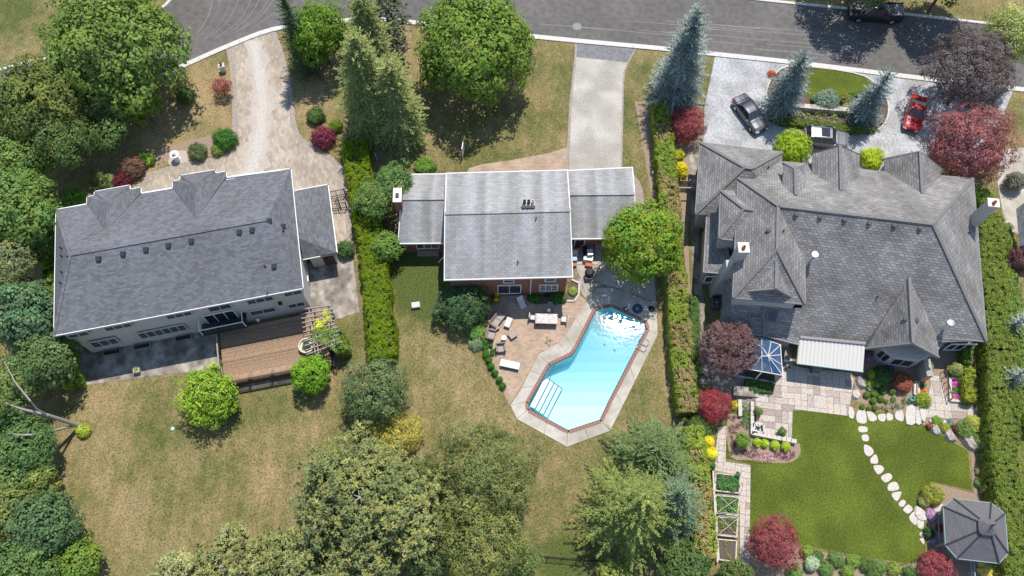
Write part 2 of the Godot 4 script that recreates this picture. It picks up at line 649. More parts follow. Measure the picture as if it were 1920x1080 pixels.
func shrub(called: String, label: String, group: String, cx: float, cy: float, units: float, h: float, base: Color, s: int, leaf := 0.16, o := {}) -> Node3D:
	# a low bush seen at (cx, cy)
	var c := fix(cx, cy, h * 0.5)
	var rad := units * metres(cx, cy, h * 0.5)
	var t := thing(called, label, o.get("cat", "shrub"), Vector3(c.x, o.get("y", 0.0), c.z), 0.0, group)
	var oo := {"low": -0.3, "lobe": 0.4, "ragged": 0.12}
	oo.merge(o, true)
	part(t, "foliage", crown_mesh(rad, h * 0.58, rad * o.get("deep", 1.0), h * 0.42, base, s, leaf, oo), M.leaf)
	var b := MB.new()
	for k in 4:
		var a := TAU * k / 4 + 0.4
		b.tube([Vector3(0, -0.05, 0), Vector3(cos(a) * rad * 0.5, h * 0.5, sin(a) * rad * 0.5)], 0.03, 0.012, 4, false)
	part(t, "stem", b.mesh(), M.bark)
	return t

# Conifers: whorls of drooping boughs.
func spruce_mesh(h: float, rad: float, base: Color, s: int, o := {}) -> ArrayMesh:
	var r := RandomNumberGenerator.new()
	r.seed = s
	var pal := palette(base, o.get("vary", 0.3), 6, s, o.get("warm", 0.15))
	var a := Leafy.new()
	var size: float = o.get("size", 0.42)
	var gap: float = o.get("gap", 0.5) * 1.3
	var lvl := 0
	var y: float = o.get("clear", 0.35)
	var shape: float = o.get("shape", 0.85)
	var rise: float = o.get("rise", 0.1)
	while y < h - 0.15:
		var t := y / h
		var reach := rad * pow(1.0 - t, shape) * r.randf_range(0.88, 1.06) + 0.12
		var n := int(clampf(reach * 3.4 + 4, 5, 14))
		var spin := r.randf() * TAU
		for k in n:
			var ang := spin + TAU * k / n + r.randf_range(-0.2, 0.2)
			var d := Vector3(cos(ang), 0, sin(ang))
			var l := reach * r.randf_range(0.66, 1.12)
			var droop := lerpf(-0.42, 0.4, pow(t, 1.8)) + r.randf_range(-0.08, 0.08)
			var steps := maxi(1, int(l / (size * 0.85)))
			var bright := r.randi() % 3
			var sub := [pal[bright], pal[bright + 1], pal[bright + 2], pal[bright + 3]]
			for q in range(0 if l < 1.4 else 1, steps + 1):
				var f := (q + 0.35) / (steps + 0.35)
				var lift := droop * l * f + rise * l * f * f
				var p := d * (l * f) + Vector3(0, y + lift, 0)
				var dir := (d + Vector3.UP * (droop + 2.0 * rise * f)).normalized()
				var side := dir.cross(Vector3.UP).normalized()
				var up := side.cross(dir).normalized()
				var w := (1.1 - 0.4 * f)
				clump(a, p, up, size * w * r.randf_range(0.85, 1.15), "needle", sub, r, dir)
				if l > 1.1 and f < 0.85:
					for z in [-1.0, 1.0]:
						var sd: Vector3 = (dir * 0.7 + side * z + Vector3.DOWN * 0.12).normalized()
						clump(a, p + side * z * size * 0.75 * w, up, size * w * 0.8 * r.randf_range(0.85, 1.15), "needle", sub, r, sd)
		y += gap * (0.65 if t > 0.75 else 1.0) * r.randf_range(0.85, 1.15)
		lvl += 1
	for k in 4: clump(a, Vector3(0, h - 0.1 - k * 0.14, 0), Vector3(1, 0.2, 0).normalized(), size * 0.5, "needle", pal, r, Vector3(0.1, 1, 0.05))
	return leafy_mesh(a)

func spruce(called: String, label: String, group: String, ax: float, ay: float, by: float, units: float, base: Color, s: int, o := {}) -> Node3D:
	# a conifer with its tip seen at (ax, ay) and its foot at the height by of the picture plane
	var h: float = o.get("h", 0.0)
	if h == 0.0: h = height_between(ax, ay, by)
	var tip := fix(ax, ay, h)
	var t := thing(called, label, "tree", Vector3(tip.x, 0, tip.z), 0.0, group)
	var rad := units * metres(ax, by, h * 0.25)
	part(t, "crown", spruce_mesh(h, rad, base, s, o), M.needles)
	var b := MB.new()
	b.tube([Vector3(0, -0.1, 0), Vector3(0, h * 0.5, 0), Vector3(0, h - 0.2, 0)], 0.06 + h * 0.016, 0.02, 7)
	part(t, "trunk", b.mesh(), M.bark)
	return t

# A pine: tiers of long tufts on spreading limbs.
func pine_mesh(h: float, rad: float, low: float, base: Color, s: int, o := {}) -> Array:
	var r := RandomNumberGenerator.new()
	r.seed = s
	var pal := palette(base, 0.3, 6, s, 0.2)
	var a := Leafy.new()
	var b := MB.new()
	var size: float = o.get("size", 0.5)
	var wob := noise(0.9, 2, s)
	var y := low
	b.tube([Vector3(0, -0.1, 0), Vector3(0.1, h * 0.5, 0), Vector3(0, h * 0.96, 0.1)], 0.1 + h * 0.014, 0.05, 7)
	while y < h:
		var t := (y - low) / (h - low)
		var reach0 := rad * (pow(1.0 - t * t, 0.6) * 0.97 + 0.03)
		var reach := reach0
		var n := int(clampf(reach * 2.6, 5, 17))
		var spin := r.randf() * TAU
		for k in n:
			var ang := spin + TAU * k / n + r.randf_range(-0.25, 0.25)
			var d := Vector3(cos(ang), 0, sin(ang))
			var l := reach * r.randf_range(0.7, 1.08) * (1.0 + 0.4 * wob.get_noise_3dv(d * 1.2 + Vector3(0, y * 0.12, 0)))
			var start := Vector3(0, y, 0)
			var end := start + d * l + Vector3.UP * (0.1 + 0.12 * l + r.randf_range(-0.2, 0.3))
			b.tube([start, start.lerp(end, 0.55) - Vector3.UP * 0.08 * l, end], 0.035 + 0.01 * l, 0.012, 4, false)
			var bright := r.randi() % 3
			var sub := [pal[bright], pal[bright + 1], pal[bright + 2], pal[bright + 3]]
			var side := d.cross(Vector3.UP)
			var twigs := int(l * o.get("dense", 4.5)) + 3
			for q in twigs:
				var f := pow(r.randf_range(0.08, 1.0), 0.6)
				var p := start.lerp(end, f) + side * r.randf_range(-1, 1) * (0.25 + l * 0.28 * f) + Vector3.UP * r.randf_range(-0.1, 0.35)
				for z in 2:
					clump(a, p + Vector3(r.randf_range(-1, 1), r.randf_range(-0.3, 0.5), r.randf_range(-1, 1)) * size * 0.6, (d * 0.4 + Vector3.UP + Vector3(r.randf_range(-1, 1), 0, r.randf_range(-1, 1)) * 0.4).normalized(), size * r.randf_range(0.7, 1.15), o.get("kind", "tuft"), sub, r)
		y += o.get("gap", 0.8) * r.randf_range(0.8, 1.2)
	return [leafy_mesh(a), b.mesh()]

func pine(called: String, label: String, cx: float, cy: float, units: float, h: float, low: float, base: Color, s: int, o := {}) -> Node3D:
	var hc := (h + low) / 2
	var c := fix(cx, cy, hc)
	var t := thing(called, label, "tree", Vector3(c.x, 0, c.z), 0.0, o.get("group", ""))
	var m := pine_mesh(h, units * metres(cx, cy, hc), low, base, s, o)
	part(t, "crown", m[0], M.needles)
	part(t, "trunk", m[1], o.get("bark", M.bark))
	return t

# A clipped hedge along a path of places on the ground.
func hedge_mesh(path: Array, w: float, h: float, base: Color, s: int, leaf := 0.2, o := {}) -> Array:
	var r := RandomNumberGenerator.new()
	r.seed = s
	var pal := palette(base, o.get("vary", 0.25), 6, s, o.get("warm", 0.3))
	var alt: Array = palette(o.get("brown", base), 0.25, 6, s + 1, 0.2)
	var patch := noise(0.16, 2, s)
	var bump := noise(0.5, 3, s + 3)
	var a := Leafy.new()
	var core := MB.new()
	var cover: float = o.get("cover", 2.0)
	for i in path.size() - 1:
		var p0: Vector3 = path[i]
		var p1: Vector3 = path[i + 1]
		var d := (p1 - p0)
		d.y = 0
		var l := d.length()
		d /= l
		var o_ := Vector3(d.z, 0, -d.x)
		core.box((p0 + p1) / 2 + Vector3.UP * (h * 0.44), Vector3(w * 0.78, h * 0.86, l + w * 0.1), Basis(o_, Vector3.UP, o_.cross(Vector3.UP)))
		var ends := (w if i == 0 or i == path.size() - 2 else 0.0)
		var faces := [[l * w, 0], [l * h, 1], [l * h, 2]]
		if i == 0: faces.append([w * h, 3])
		if i == path.size() - 2: faces.append([w * h, 4])
		for f in faces:
			for q in int(f[0] * cover / (leaf * leaf * 2.4)):
				var u := r.randf()
				var x := r.randf_range(-0.5, 0.5)
				var y := 1.0
				var up := Vector3.UP
				match f[1]:
					1: x = 0.5
					2: x = -0.5
					3: u = 0.0
					4: u = 1.0
				if f[1] > 0:
					y = r.randf_range(0.02, 1.0)
					up = (o_ * (1.0 if f[1] == 1 else -1.0) if f[1] < 3 else d * (-1.0 if f[1] == 3 else 1.0))
					up = (up + Vector3.UP * 0.35).normalized()
				var at := p0 + d * (l * u)
				at += o_ * (w * x) * (1.0 + 0.22 * bump.get_noise_2d(at.x * 0.9 + x * 3.0, at.z * 0.9))
				var k: float = bump.get_noise_2d(at.x * 2.0 + y, at.z * 2.0) * o.get("rough", 0.3)
				if f[1] == 0:
					at.y = h + k - 0.25 * h * pow(absf(x) * 2.0, 6.0) * o.get("round", 0.35)
				else:
					at.y = h * y
					at += up * k * 0.6
				var brown: bool = patch.get_noise_2d(at.x * 1.6, at.z * 1.6) > o.get("brown_at", 2.0) and (f[1] == 0)
				clump(a, at, up, leaf * r.randf_range(0.75, 1.3), o.get("kind", "leaf"), alt if brown else pal, r)
	return [leafy_mesh(a), core.mesh()]

func hedge(label: String, path: Array, w: float, h: float, base: Color, s: int, leaf := 0.2, o := {}) -> Node3D:
	var t := thing(o.get("called", "hedge"), label, o.get("cat", "hedge"), path[0], 0.0, o.get("group", ""))
	var local := []
	for p in path: local.append(p - path[0])
	var m := hedge_mesh(local, w, h, base, s, leaf, o)
	part(t, "foliage", m[0], M.leaf)
	part(t, "twigs", m[1], M.twigs)
	return t

# A planted patch: leaf clumps over an outline.
func bed_mesh(ring: Array, h: float, base: Color, s: int, leaf := 0.12, o := {}) -> ArrayMesh:
	var r := RandomNumberGenerator.new()
	r.seed = s
	var pal := palette(base, o.get("vary", 0.3), 6, s, o.get("warm", 0.3))
	var flat := PackedVector2Array()
	var lo := Vector2(1e9, 1e9)
	var hi := -lo
	for p in ring:
		flat.append(Vector2(p.x, p.z))
		lo = lo.min(Vector2(p.x, p.z))
		hi = hi.max(Vector2(p.x, p.z))
	var a := Leafy.new()
	var bump := noise(0.9, 2, s)
	for q in int((hi.x - lo.x) * (hi.y - lo.y) * o.get("cover", 1.3) / (leaf * leaf * 2.0)):
		var p := Vector2(r.randf_range(lo.x, hi.x), r.randf_range(lo.y, hi.y))
		if not Geometry2D.is_point_in_polygon(p, flat): continue
		var k := bump.get_noise_2d(p.x, p.y)
		if k < o.get("gaps", -1.0): continue
		clump(a, Vector3(p.x, o.get("y", 0.0) + h * (0.55 + 0.45 * k) * r.randf_range(0.5, 1.0), p.y), Vector3(r.randf_range(-0.3, 0.3), 1, r.randf_range(-0.3, 0.3)).normalized(), leaf * r.randf_range(0.7, 1.3), o.get("kind", "leaf"), pal, r)
	return leafy_mesh(a)

# ---------------------------------------------------------------- the site
var sod_spots := []

func lawn_image() -> Image:                               # turf of the whole site, 8 texels to the metre, worn and dry in places
	var w := 1024
	var h := 576
	var n1 := noise(0.02, 4, 5).get_image(w, h).get_data()
	var n2 := noise(0.09, 3, 9).get_image(w, h).get_data()
	var n3 := noise(0.32, 3, 14).get_image(w, h).get_data()
	var im := Image.create(w, h, false, Image.FORMAT_RGB8)
	var dry := Color(0.355, 0.262, 0.142)
	var mid := Color(0.215, 0.185, 0.078)
	var green := Color(0.092, 0.118, 0.03)
	var bias := PackedFloat32Array()
	bias.resize(128 * 72)
	for y in 72:
		for x in 128:
			var p := Vector2(x - 63.5, y - 39.5)
			var g := 0.0
			for s in sod_spots:
				var q: float = p.distance_squared_to(s[0]) / (s[1] * s[1])
				if q < 5.0: g += s[2] * exp(-q)
			bias[y * 128 + x] = g
	var r := RandomNumberGenerator.new()
	r.seed = 3
	for y in h:
		for x in w:
			var i := y * w + x
			var fx := x / 8.0 - 0.5
			var fy := y / 8.0 - 0.5
			var bx := clampi(int(fx), 0, 126)
			var by := clampi(int(fy), 0, 70)
			var ux := clampf(fx - bx, 0, 1)
			var uy := clampf(fy - by, 0, 1)
			var b0 := lerpf(lerpf(bias[by * 128 + bx], bias[by * 128 + bx + 1], ux), lerpf(bias[by * 128 + 128 + bx], bias[by * 128 + 129 + bx], ux), uy)
			var t := 0.5 + b0 + (n1[i] - 128) / 255.0 * 0.75 + (n2[i] - 128) / 255.0 * 0.42 + (n3[i] - 128) / 255.0 * 0.34 + (r.randf() - 0.5) * 0.3
			t += 0.05 * sin(fx * 5.2 + n2[i] * 0.012)
			var c := dry.lerp(mid, clampf(t * 2.0, 0, 1)).lerp(green, clampf(t * 2.0 - 1.0, 0, 1))
			var k := 1.0 + (r.randf() - 0.5) * 0.2
			im.set_pixel(x, y, Color(c.r * k, c.g * k, c.b * k).linear_to_srgb())
	return im

func make_materials() -> void:
	M.leaf = mat(Color.WHITE, 0.62, "leaf")
	M.leaf.vertex_color_use_as_albedo = true
	M.leaf.backlight_enabled = true
	M.leaf.backlight = Color(0.75, 0.8, 0.48)
	M.leaf.metallic_specular = 0.18
	M.needles = mat(Color.WHITE, 0.7, "needles")
	M.needles.vertex_color_use_as_albedo = true
	M.needles.backlight_enabled = true
	M.needles.backlight = Color(0.5, 0.5, 0.4)
	M.needles.metallic_specular = 0.15
	M.bark = mat(lin(0.13, 0.1, 0.075), 0.95, "bark")
	M.pale_bark = mat(lin(0.34, 0.31, 0.27), 0.9, "pale_bark")
	M.twigs = mat(lin(0.06, 0.085, 0.02), 1.0, "twigs")
	M.white = mat(lin(0.78, 0.77, 0.75), 0.5, "white_paint")
	M.cream = mat(lin(0.62, 0.57, 0.48), 0.7, "cream_paint")
	M.pale_trim = mat(lin(0.55, 0.55, 0.55), 0.5, "pale_trim")
	M.black = mat(lin(0.02, 0.02, 0.022), 0.5, "black")
	M.dark_metal = mat(lin(0.035, 0.045, 0.055), 0.5, "dark_metal")
	M.grey_metal = mat(lin(0.2, 0.2, 0.2), 0.6, "grey_metal")
	M.steel = mat(lin(0.75, 0.76, 0.78), 0.3, "steel")
	M.steel.metallic = 0.85
	M.chrome = mat(lin(0.8, 0.8, 0.82), 0.12, "chrome")
	M.chrome.metallic = 1.0
	M.glass = mat(lin(0.03, 0.035, 0.04), 0.06, "window_glass")
	M.glass.metallic_specular = 0.6
	M.asphalt = stained(textured(speckle(512, [Color(0.118, 0.11, 0.106), Color(0.136, 0.127, 0.122), Color(0.152, 0.142, 0.137)], 0.02, 11, 5, 0.2), 9.0, 0.95, true), 26.0, 21, 0.92)
	M.asphalt_new = textured(speckle(256, [Color(0.15, 0.15, 0.155), Color(0.2, 0.2, 0.205)], 0.03, 12, 4, 0.2), 5.0, 0.95, true)
	M.kerb = textured(speckle(256, [Color(0.46, 0.44, 0.41), Color(0.58, 0.56, 0.52)], 0.05, 13, 4, 0.1), 3.0, 0.9, true)
	M.concrete = stained(textured(speckle(512, [Color(0.42, 0.385, 0.33), Color(0.5, 0.46, 0.4)], 0.012, 15, 5, 0.14), 5.0, 0.9, true), 13.0, 22, 0.86)
	M.aggregate = stained(textured(speckle(512, [Color(0.39, 0.365, 0.325), Color(0.48, 0.455, 0.41)], 0.03, 16, 4, 0.22), 4.0, 0.95, true), 15.0, 23, 0.86)
	M.old_concrete = stained(textured(speckle(512, [Color(0.25, 0.22, 0.18), Color(0.34, 0.3, 0.26), Color(0.42, 0.38, 0.33)], 0.012, 17, 5, 0.14), 6.0, 0.9, true), 7.0, 24, 0.7)
	M.stamped = stained(textured(speckle(512, [Color(0.33, 0.335, 0.34), Color(0.41, 0.412, 0.42), Color(0.49, 0.492, 0.5)], 0.03, 18, 5, 0.12), 5.0, 0.85, true), 11.0, 25, 0.84)
	M.gravel = textured(speckle(512, [Color(0.3, 0.25, 0.2), Color(0.5, 0.44, 0.38)], 0.09, 19, 3, 0.4), 2.4, 0.95, true)
	M.mulch = textured(speckle(512, [Color(0.17, 0.12, 0.08), Color(0.27, 0.2, 0.145), Color(0.35, 0.27, 0.2)], 0.06, 20, 4, 0.35), 3.0, 1.0, true)
	M.soil = textured(speckle(256, [Color(0.07, 0.055, 0.045), Color(0.15, 0.12, 0.095)], 0.06, 26, 4, 0.35), 2.0, 1.0, true)
	M.lush = stained(textured(speckle(512, [Color(0.064, 0.098, 0.01), Color(0.096, 0.132, 0.015), Color(0.14, 0.155, 0.028)], 0.06, 27, 4, 0.4), 7.0, 1.0, true), 16.0, 28, 0.84)
	M.stone = textured(speckle(256, [Color(0.42, 0.37, 0.32), Color(0.58, 0.53, 0.47)], 0.03, 29, 5, 0.12), 2.0, 0.9, true)
	M.pale_stone = textured(speckle(256, [Color(0.42, 0.38, 0.335), Color(0.55, 0.51, 0.46)], 0.03, 30, 5, 0.08), 2.0, 0.9, true)
	M.rock = textured(speckle(256, [Color(0.26, 0.23, 0.2), Color(0.44, 0.4, 0.35)], 0.03, 31, 5, 0.16), 2.0, 0.95, true)
	M.stucco = textured(speckle(256, [Color(0.5, 0.475, 0.43), Color(0.56, 0.535, 0.49)], 0.03, 32, 4, 0.06), 3.0, 0.95, true)
	M.grey_stucco = textured(speckle(256, [Color(0.4, 0.385, 0.355), Color(0.5, 0.48, 0.45)], 0.03, 33, 4, 0.1), 3.0, 0.95, true)
	var t := courses(1024, 64, 32, Color(0.15, 0.155, 0.168), 0.22, Color(0.1, 0.1, 0.11), 41, 0.37, 0.2)
	M.roof_dark = stained(textured(t[0], 11.0, 0.95, false, t[1], 2.5), 17.0, 42, 0.93)
	t = courses(512, 32, 16, Color(0.36, 0.36, 0.362), 0.12, Color(0.17, 0.17, 0.175), 43, 0.5, 0.1)
	M.roof_pale = stained(textured(t[0], 7.0, 0.85, false, t[1], 3.0), 9.0, 44, 0.85)
	M.roof_pale.uv2_scale = Vector3(1.0 / 5.0, 1.0 / 40.0, 1.0 / 40.0)
	t = courses(1024, 32, 16, Color(0.31, 0.298, 0.288), 0.2, Color(0.085, 0.082, 0.08), 45, 0.43, 0.4, 3)
	M.roof_stone = stained(textured(t[0], 7.4, 0.95, false, t[1], 5.0), 12.0, 46, 0.78)
	t = courses(512, 32, 8, Color(0.16, 0.152, 0.156), 0.1, Color(0.09, 0.088, 0.09), 471, 0.37, 0.1, 2)
	M.roof_gazebo = textured(t[0], 5.0, 0.9, false, t[1], 3.0)
	M.ridge_stone = textured(speckle(256, [Color(0.13, 0.125, 0.125), Color(0.21, 0.2, 0.195)], 0.05, 47, 3, 0.15), 2.0, 0.95, true)
	t = courses(512, 32, 16, Color(0.27, 0.115, 0.075), 0.3, Color(0.3, 0.26, 0.23), 48, 0.5, 0.2)
	M.brick = textured(t[0], 2.6, 0.95, false, t[1], 0.8)
	t = courses(512, 16, 8, Color(0.385, 0.285, 0.21), 0.13, Color(0.25, 0.18, 0.13), 49, 0.5, 0.2)
	M.pavers = stained(textured(t[0], 3.0, 0.95, false, t[1], 0.6), 8.0, 50, 0.92)
	t = courses(512, 16, 8, Color(0.41, 0.35, 0.285), 0.18, Color(0.25, 0.22, 0.19), 51, 0.5, 0.2)
	M.drive_pavers = stained(textured(t[0], 3.6, 0.95, false, t[1], 0.6), 13.0, 52, 0.88)
	t = courses(512, 16, 16, Color(0.3, 0.255, 0.215), 0.2, Color(0.2, 0.17, 0.14), 53, 0.0, 0.2)
	M.border_pavers = textured(t[0], 2.2, 0.95, false, t[1], 0.6)
	M.coping = textured(speckle(256, [Color(0.2, 0.1, 0.08), Color(0.32, 0.19, 0.16)], 0.08, 54, 3, 0.15), 1.4, 0.85, true)
	M.timber = textured(speckle(512, [Color(0.225, 0.15, 0.095), Color(0.31, 0.213, 0.14)], 0.02, 55, 4, 0.12), 3.0, 0.85, true)
	M.timber_pale = textured(speckle(256, [Color(0.33, 0.22, 0.14), Color(0.45, 0.32, 0.22)], 0.02, 56, 4, 0.12), 3.0, 0.85, true)
	M.timber_dark = mat(lin(0.09, 0.06, 0.045), 0.85, "dark_timber")
	M.grey_timber = mat(lin(0.3, 0.25, 0.21), 0.9, "weathered_timber")
	M.wicker = textured(speckle(256, [Color(0.16, 0.12, 0.1), Color(0.3, 0.235, 0.2)], 0.2, 57, 2, 0.25), 0.8, 0.9, true)
	M.cushion = textured(speckle(256, [Color(0.3, 0.255, 0.225), Color(0.36, 0.31, 0.275)], 0.2, 58, 2, 0.1), 0.8, 0.95, true)
	M.pale_cushion = mat(lin(0.55, 0.53, 0.51), 0.9, "pale_cloth")
	M.canvas = mat(lin(0.55, 0.53, 0.48), 0.9, "canvas")
	M.terracotta = mat(lin(0.4, 0.15, 0.08), 0.85, "terracotta")
	M.teal = mat(lin(0.09, 0.3, 0.35), 0.4, "teal_glaze")
	M.orange_flower = mat(lin(0.8, 0.13, 0.01), 0.7, "orange_petals")
	M.pink_flower = mat(lin(0.55, 0.06, 0.45), 0.7, "magenta_petals")
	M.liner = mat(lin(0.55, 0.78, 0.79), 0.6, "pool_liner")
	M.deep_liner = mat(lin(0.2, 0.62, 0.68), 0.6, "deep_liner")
	M.water = mat(lin(0.1, 0.6, 0.72), 0.04, "pool_water")
	M.water.transparency = BaseMaterial3D.TRANSPARENCY_ALPHA
	M.water.albedo_color.a = 0.04
	M.water_body = M.water.duplicate()
	M.water_body.albedo_color = lin(0.04, 0.5, 0.62)
	M.water_body.albedo_color.a = 0.105
	M.water_body.metallic_specular = 0.0
	M.water.normal_enabled = true
	M.water.normal_texture = tex(wave_image())
	M.water.normal_scale = 0.018
	M.water.metallic_specular = 0.6
	M.water.uv1_triplanar = true
	M.water.uv1_world_triplanar = true
	M.water.uv1_scale = Vector3.ONE / 5.0
	M.grey_glass = mat(lin(0.08, 0.08, 0.085), 0.12, "dim_grey_glass")  # grey pane colour, a little paler than the other window glass
	M.sky_tinted_glass = mat(lin(0.07, 0.15, 0.28), 0.08, "sky_tinted_roof_glass")  # blue of the reflected sky is put into the glass colour
	M.sky_tinted_glass.transparency = BaseMaterial3D.TRANSPARENCY_ALPHA
	M.sky_tinted_glass.albedo_color.a = 0.6
	M.rubber = mat(lin(0.02, 0.02, 0.02), 0.9, "rubber")

func wave_image() -> Image:
	var im: Image = noise(0.02, 4, 61).get_seamless_image(512, 512)
	im.convert(Image.FORMAT_RGB8)
	im.bump_map_to_normal_map(6.0)
	return im

func _ready() -> void:
	var cam := Camera3D.new()
	cam.name = "camera"
	cam.fov = 2.0 * rad_to_deg(atan(540.0 / FOC))
	cam.near = 1.0
	cam.far = 1500.0
	cam.position = Vector3(0, CAM_H, CAM_Z)
	cam.rotation.x = -(PI / 2 - atan(NADIR / FOC))
	add_child(cam)
	var sky := ProceduralSkyMaterial.new()
	sky.sky_top_color = Color(0.5, 0.62, 0.8)
	sky.sky_horizon_color = Color(0.86, 0.89, 0.93)
	sky.sky_curve = 0.16
	sky.ground_bottom_color = Color(0.35, 0.36, 0.3)
	sky.ground_horizon_color = Color(0.7, 0.75, 0.78)
	sky.sky_energy_multiplier = 1.05
	var env := Environment.new()
	env.background_mode = Environment.BG_SKY
	env.sky = Sky.new()
	env.sky.sky_material = sky
	env.background_energy_multiplier = 1.0
	env.tonemap_mode = Environment.TONE_MAPPER_LINEAR
	env.tonemap_exposure = 1.12
	env.sdfgi_enabled = true
	env.ssao_enabled = true
	env.ssil_enabled = true
	var we := WorldEnvironment.new()
	we.name = "environment"
	we.environment = env
	add_child(we)
	var sun := DirectionalLight3D.new()
	sun.name = "sun"
	sun.light_energy = 1.6
	sun.light_color = Color(1.0, 0.972, 0.94)
	sun.light_angular_distance = 0.5
	sun.shadow_enabled = true
	var el := deg_to_rad(67.0)
	var az := deg_to_rad(20.0)
	add_child(sun)
	sun.look_at_from_position(Vector3.ZERO, Vector3(-sin(az) * cos(el), -sin(el), cos(az) * cos(el)), Vector3.FORWARD)

	rng.seed = 1
	make_sprigs()
	make_materials()
	var pool_in := P([1118, 582, 1146, 577, 1208, 606, 1211, 617, 1141, 751, 1124, 787, 1066, 806, 1063, 805, 993, 767, 992, 756, 1032, 686, 1073, 667, 1083, 652])
	lay_ground(pool_in)
	build_pool(pool_in)
	house_west()
	house_middle()
	house_east()
	west_lot()
	middle_lot()
	east_lot()
	trees()
	hedges_and_shrubs()
	flower_garden()

func lay_ground(pool_in: Array) -> void:
	# greener and drier places of the turf: where, how wide, how much
	for s in [[790, 520, 70, 0.7], [775, 560, 60, 0.35], [1110, 700, 40, 0.1], [1190, 760, 60, 0.2], [800, 660, 60, -0.05], [860, 720, 90, -0.12], [440, 950, 28, 0.5], [420, 830, 120, 0.14], [250, 780, 70, 0.12], [170, 760, 40, -0.3], [200, 900, 90, -0.15], [520, 900, 60, -0.3], [130, 930, 30, 0.2], [600, 700, 40, -0.25], [560, 660, 40, 0.1],
			[1200, 130, 22, 0.5], [1190, 240, 50, 0.22], [1030, 170, 60, 0.06], [1000, 250, 60, 0.12], [900, 240, 70, 0.12], [780, 260, 60, 0.0], [740, 130, 40, -0.3], [380, 190, 80, -0.32], [590, 180, 50, -0.4], [40, 40, 70, 0.42], [300, 240, 90, -0.35], [1060, 900, 60, 0.1], [1090, 860, 40, -0.2], [1040, 1010, 50, 0.25], [1060, 1060, 60, 0.5], [1210, 340, 24, 0.25], [1230, 700, 40, -0.1]]:
		var p := fix(s[0], s[1])
		sod_spots.append([Vector2(p.x, p.z), s[2] * metres(s[0], s[1]), s[3]])
	M.turf = mat(Color.WHITE, 1.0, "turf")
	M.turf.albedo_texture = tex(lawn_image())
	M.turf.texture_repeat = true
	M.turf.detail_enabled = true
	M.turf.detail_blend_mode = BaseMaterial3D.BLEND_MODE_MUL
	M.turf.detail_albedo = tex(speckle(512, [Color(0.5, 0.49, 0.44), Color(0.85, 0.85, 0.82), Color(1, 1, 1)], 0.06, 70, 3, 0.25, 1.7))
	M.turf.detail_uv_layer = BaseMaterial3D.DETAIL_UV_2
	M.turf.uv2_triplanar = true
	M.turf.uv2_world_triplanar = true
	M.turf.uv2_scale = Vector3.ONE / 6.5
	var hole := PackedVector2Array()
	for p in inset(pool_in, -0.2): hole.append(Vector2(p.x, p.z))
	var cut := fix(1100, 690).z
	var b := MB.new()
	for half in [[-700.0, cut], [cut, 600.0]]:
		var r := PackedVector2Array([Vector2(-700, half[0]), Vector2(700, half[0]), Vector2(700, half[1]), Vector2(-700, half[1])])
		for q in Geometry2D.clip_polygons(r, hole):
			var idx := Geometry2D.triangulate_polygon(q)
			for i in range(0, idx.size(), 3):
				var v := []
				var uv := []
				for k in 3:
					var f: Vector2 = q[idx[i + k]]
					v.append(Vector3(f.x, 0, f.y))
					uv.append(Vector2((f.x + 64.0) / 128.0, (f.y + 40.0) / 72.0))
				b.tri(v[0], v[1], v[2], Vector3.UP, uv[0], uv[1], uv[2])
	struct("ground", b.mesh(), M.turf)

	# tufts and weeds standing in the turf
	for q in [[[150, 740, 400, 690, 640, 700, 620, 800, 540, 960, 260, 1040, 160, 960, 120, 880], 3600, 81], [[740, 500, 820, 500, 830, 640, 900, 650, 960, 790, 1063, 845, 1145, 815, 1200, 740, 1230, 780, 1110, 1030, 1000, 1030, 1010, 860, 800, 800], 2800, 82], [[780, 130, 1060, 130, 1055, 270, 870, 310, 700, 300], 1500, 83]]:
		var a := Leafy.new()
		var tr_ := RandomNumberGenerator.new()
		tr_.seed = q[2]
		var poly2 := PackedVector2Array()
		for p in P(q[0]): poly2.append(Vector2(p.x, p.z))
		var pals := [palette(Color(0.085, 0.09, 0.03), 0.25, 4, 84), palette(Color(0.16, 0.125, 0.06), 0.25, 4, 85)]
		for k in q[1]:
			var p := Vector2(tr_.randf_range(-45, 30), tr_.randf_range(-32, 24))
			for z in 30:
				if Geometry2D.is_point_in_polygon(p, poly2): break
				p = Vector2(tr_.randf_range(-45, 30), tr_.randf_range(-32, 24))
			if Geometry2D.is_point_in_polygon(p, poly2): clump(a, Vector3(p.x, 0.0, p.y), Vector3.UP, tr_.randf_range(0.04, 0.09), "blade", pals[0 if tr_.randf() < 0.6 else 1], tr_)
		var g := part(self, numbered("grass_tufts"), leafy_mesh(a), M.leaf)
		tag(g, ["loose grass tufts scattered over the west back lawn", "loose grass tufts scattered over the pool-side lawn", "loose grass tufts scattered over the brick house's front lawn"][q[2] - 81], "grass")
		g.set_meta("kind", "stuff")

	# the street, its kerbs and patches
	var south := smooth(P([-160, 330, 40, 262, 165, 203, 255, 166, 355, 121, 430, 88, 510, 58, 600, 44, 690, 40, 760, 43, 1010, 72, 1235, 93, 1350, 105, 1500, 121, 1760, 153, 2100, 190]), 4)
	var corner := smooth(P([-120, 165, 50, 118, 100, 106, 200, 68, 262, 43, 290, 25, 318, 2, 345, -45, 365, -110]), 4)
	var north := smooth(P([520, -120, 600, -90, 900, -62, 1200, -28, 1385, -4, 1575, 15, 1690, 26, 1865, 46, 2100, 70]), 3)
	var road := south.duplicate()
	var back := north.duplicate()
	back.reverse()
	var turn := corner.duplicate()
	turn.reverse()
	road.append_array(back)
	road.append_array(P([480, -200, 400, -200]))
	road.append_array(turn)
	sheet("street", road, 0.008, M.asphalt)
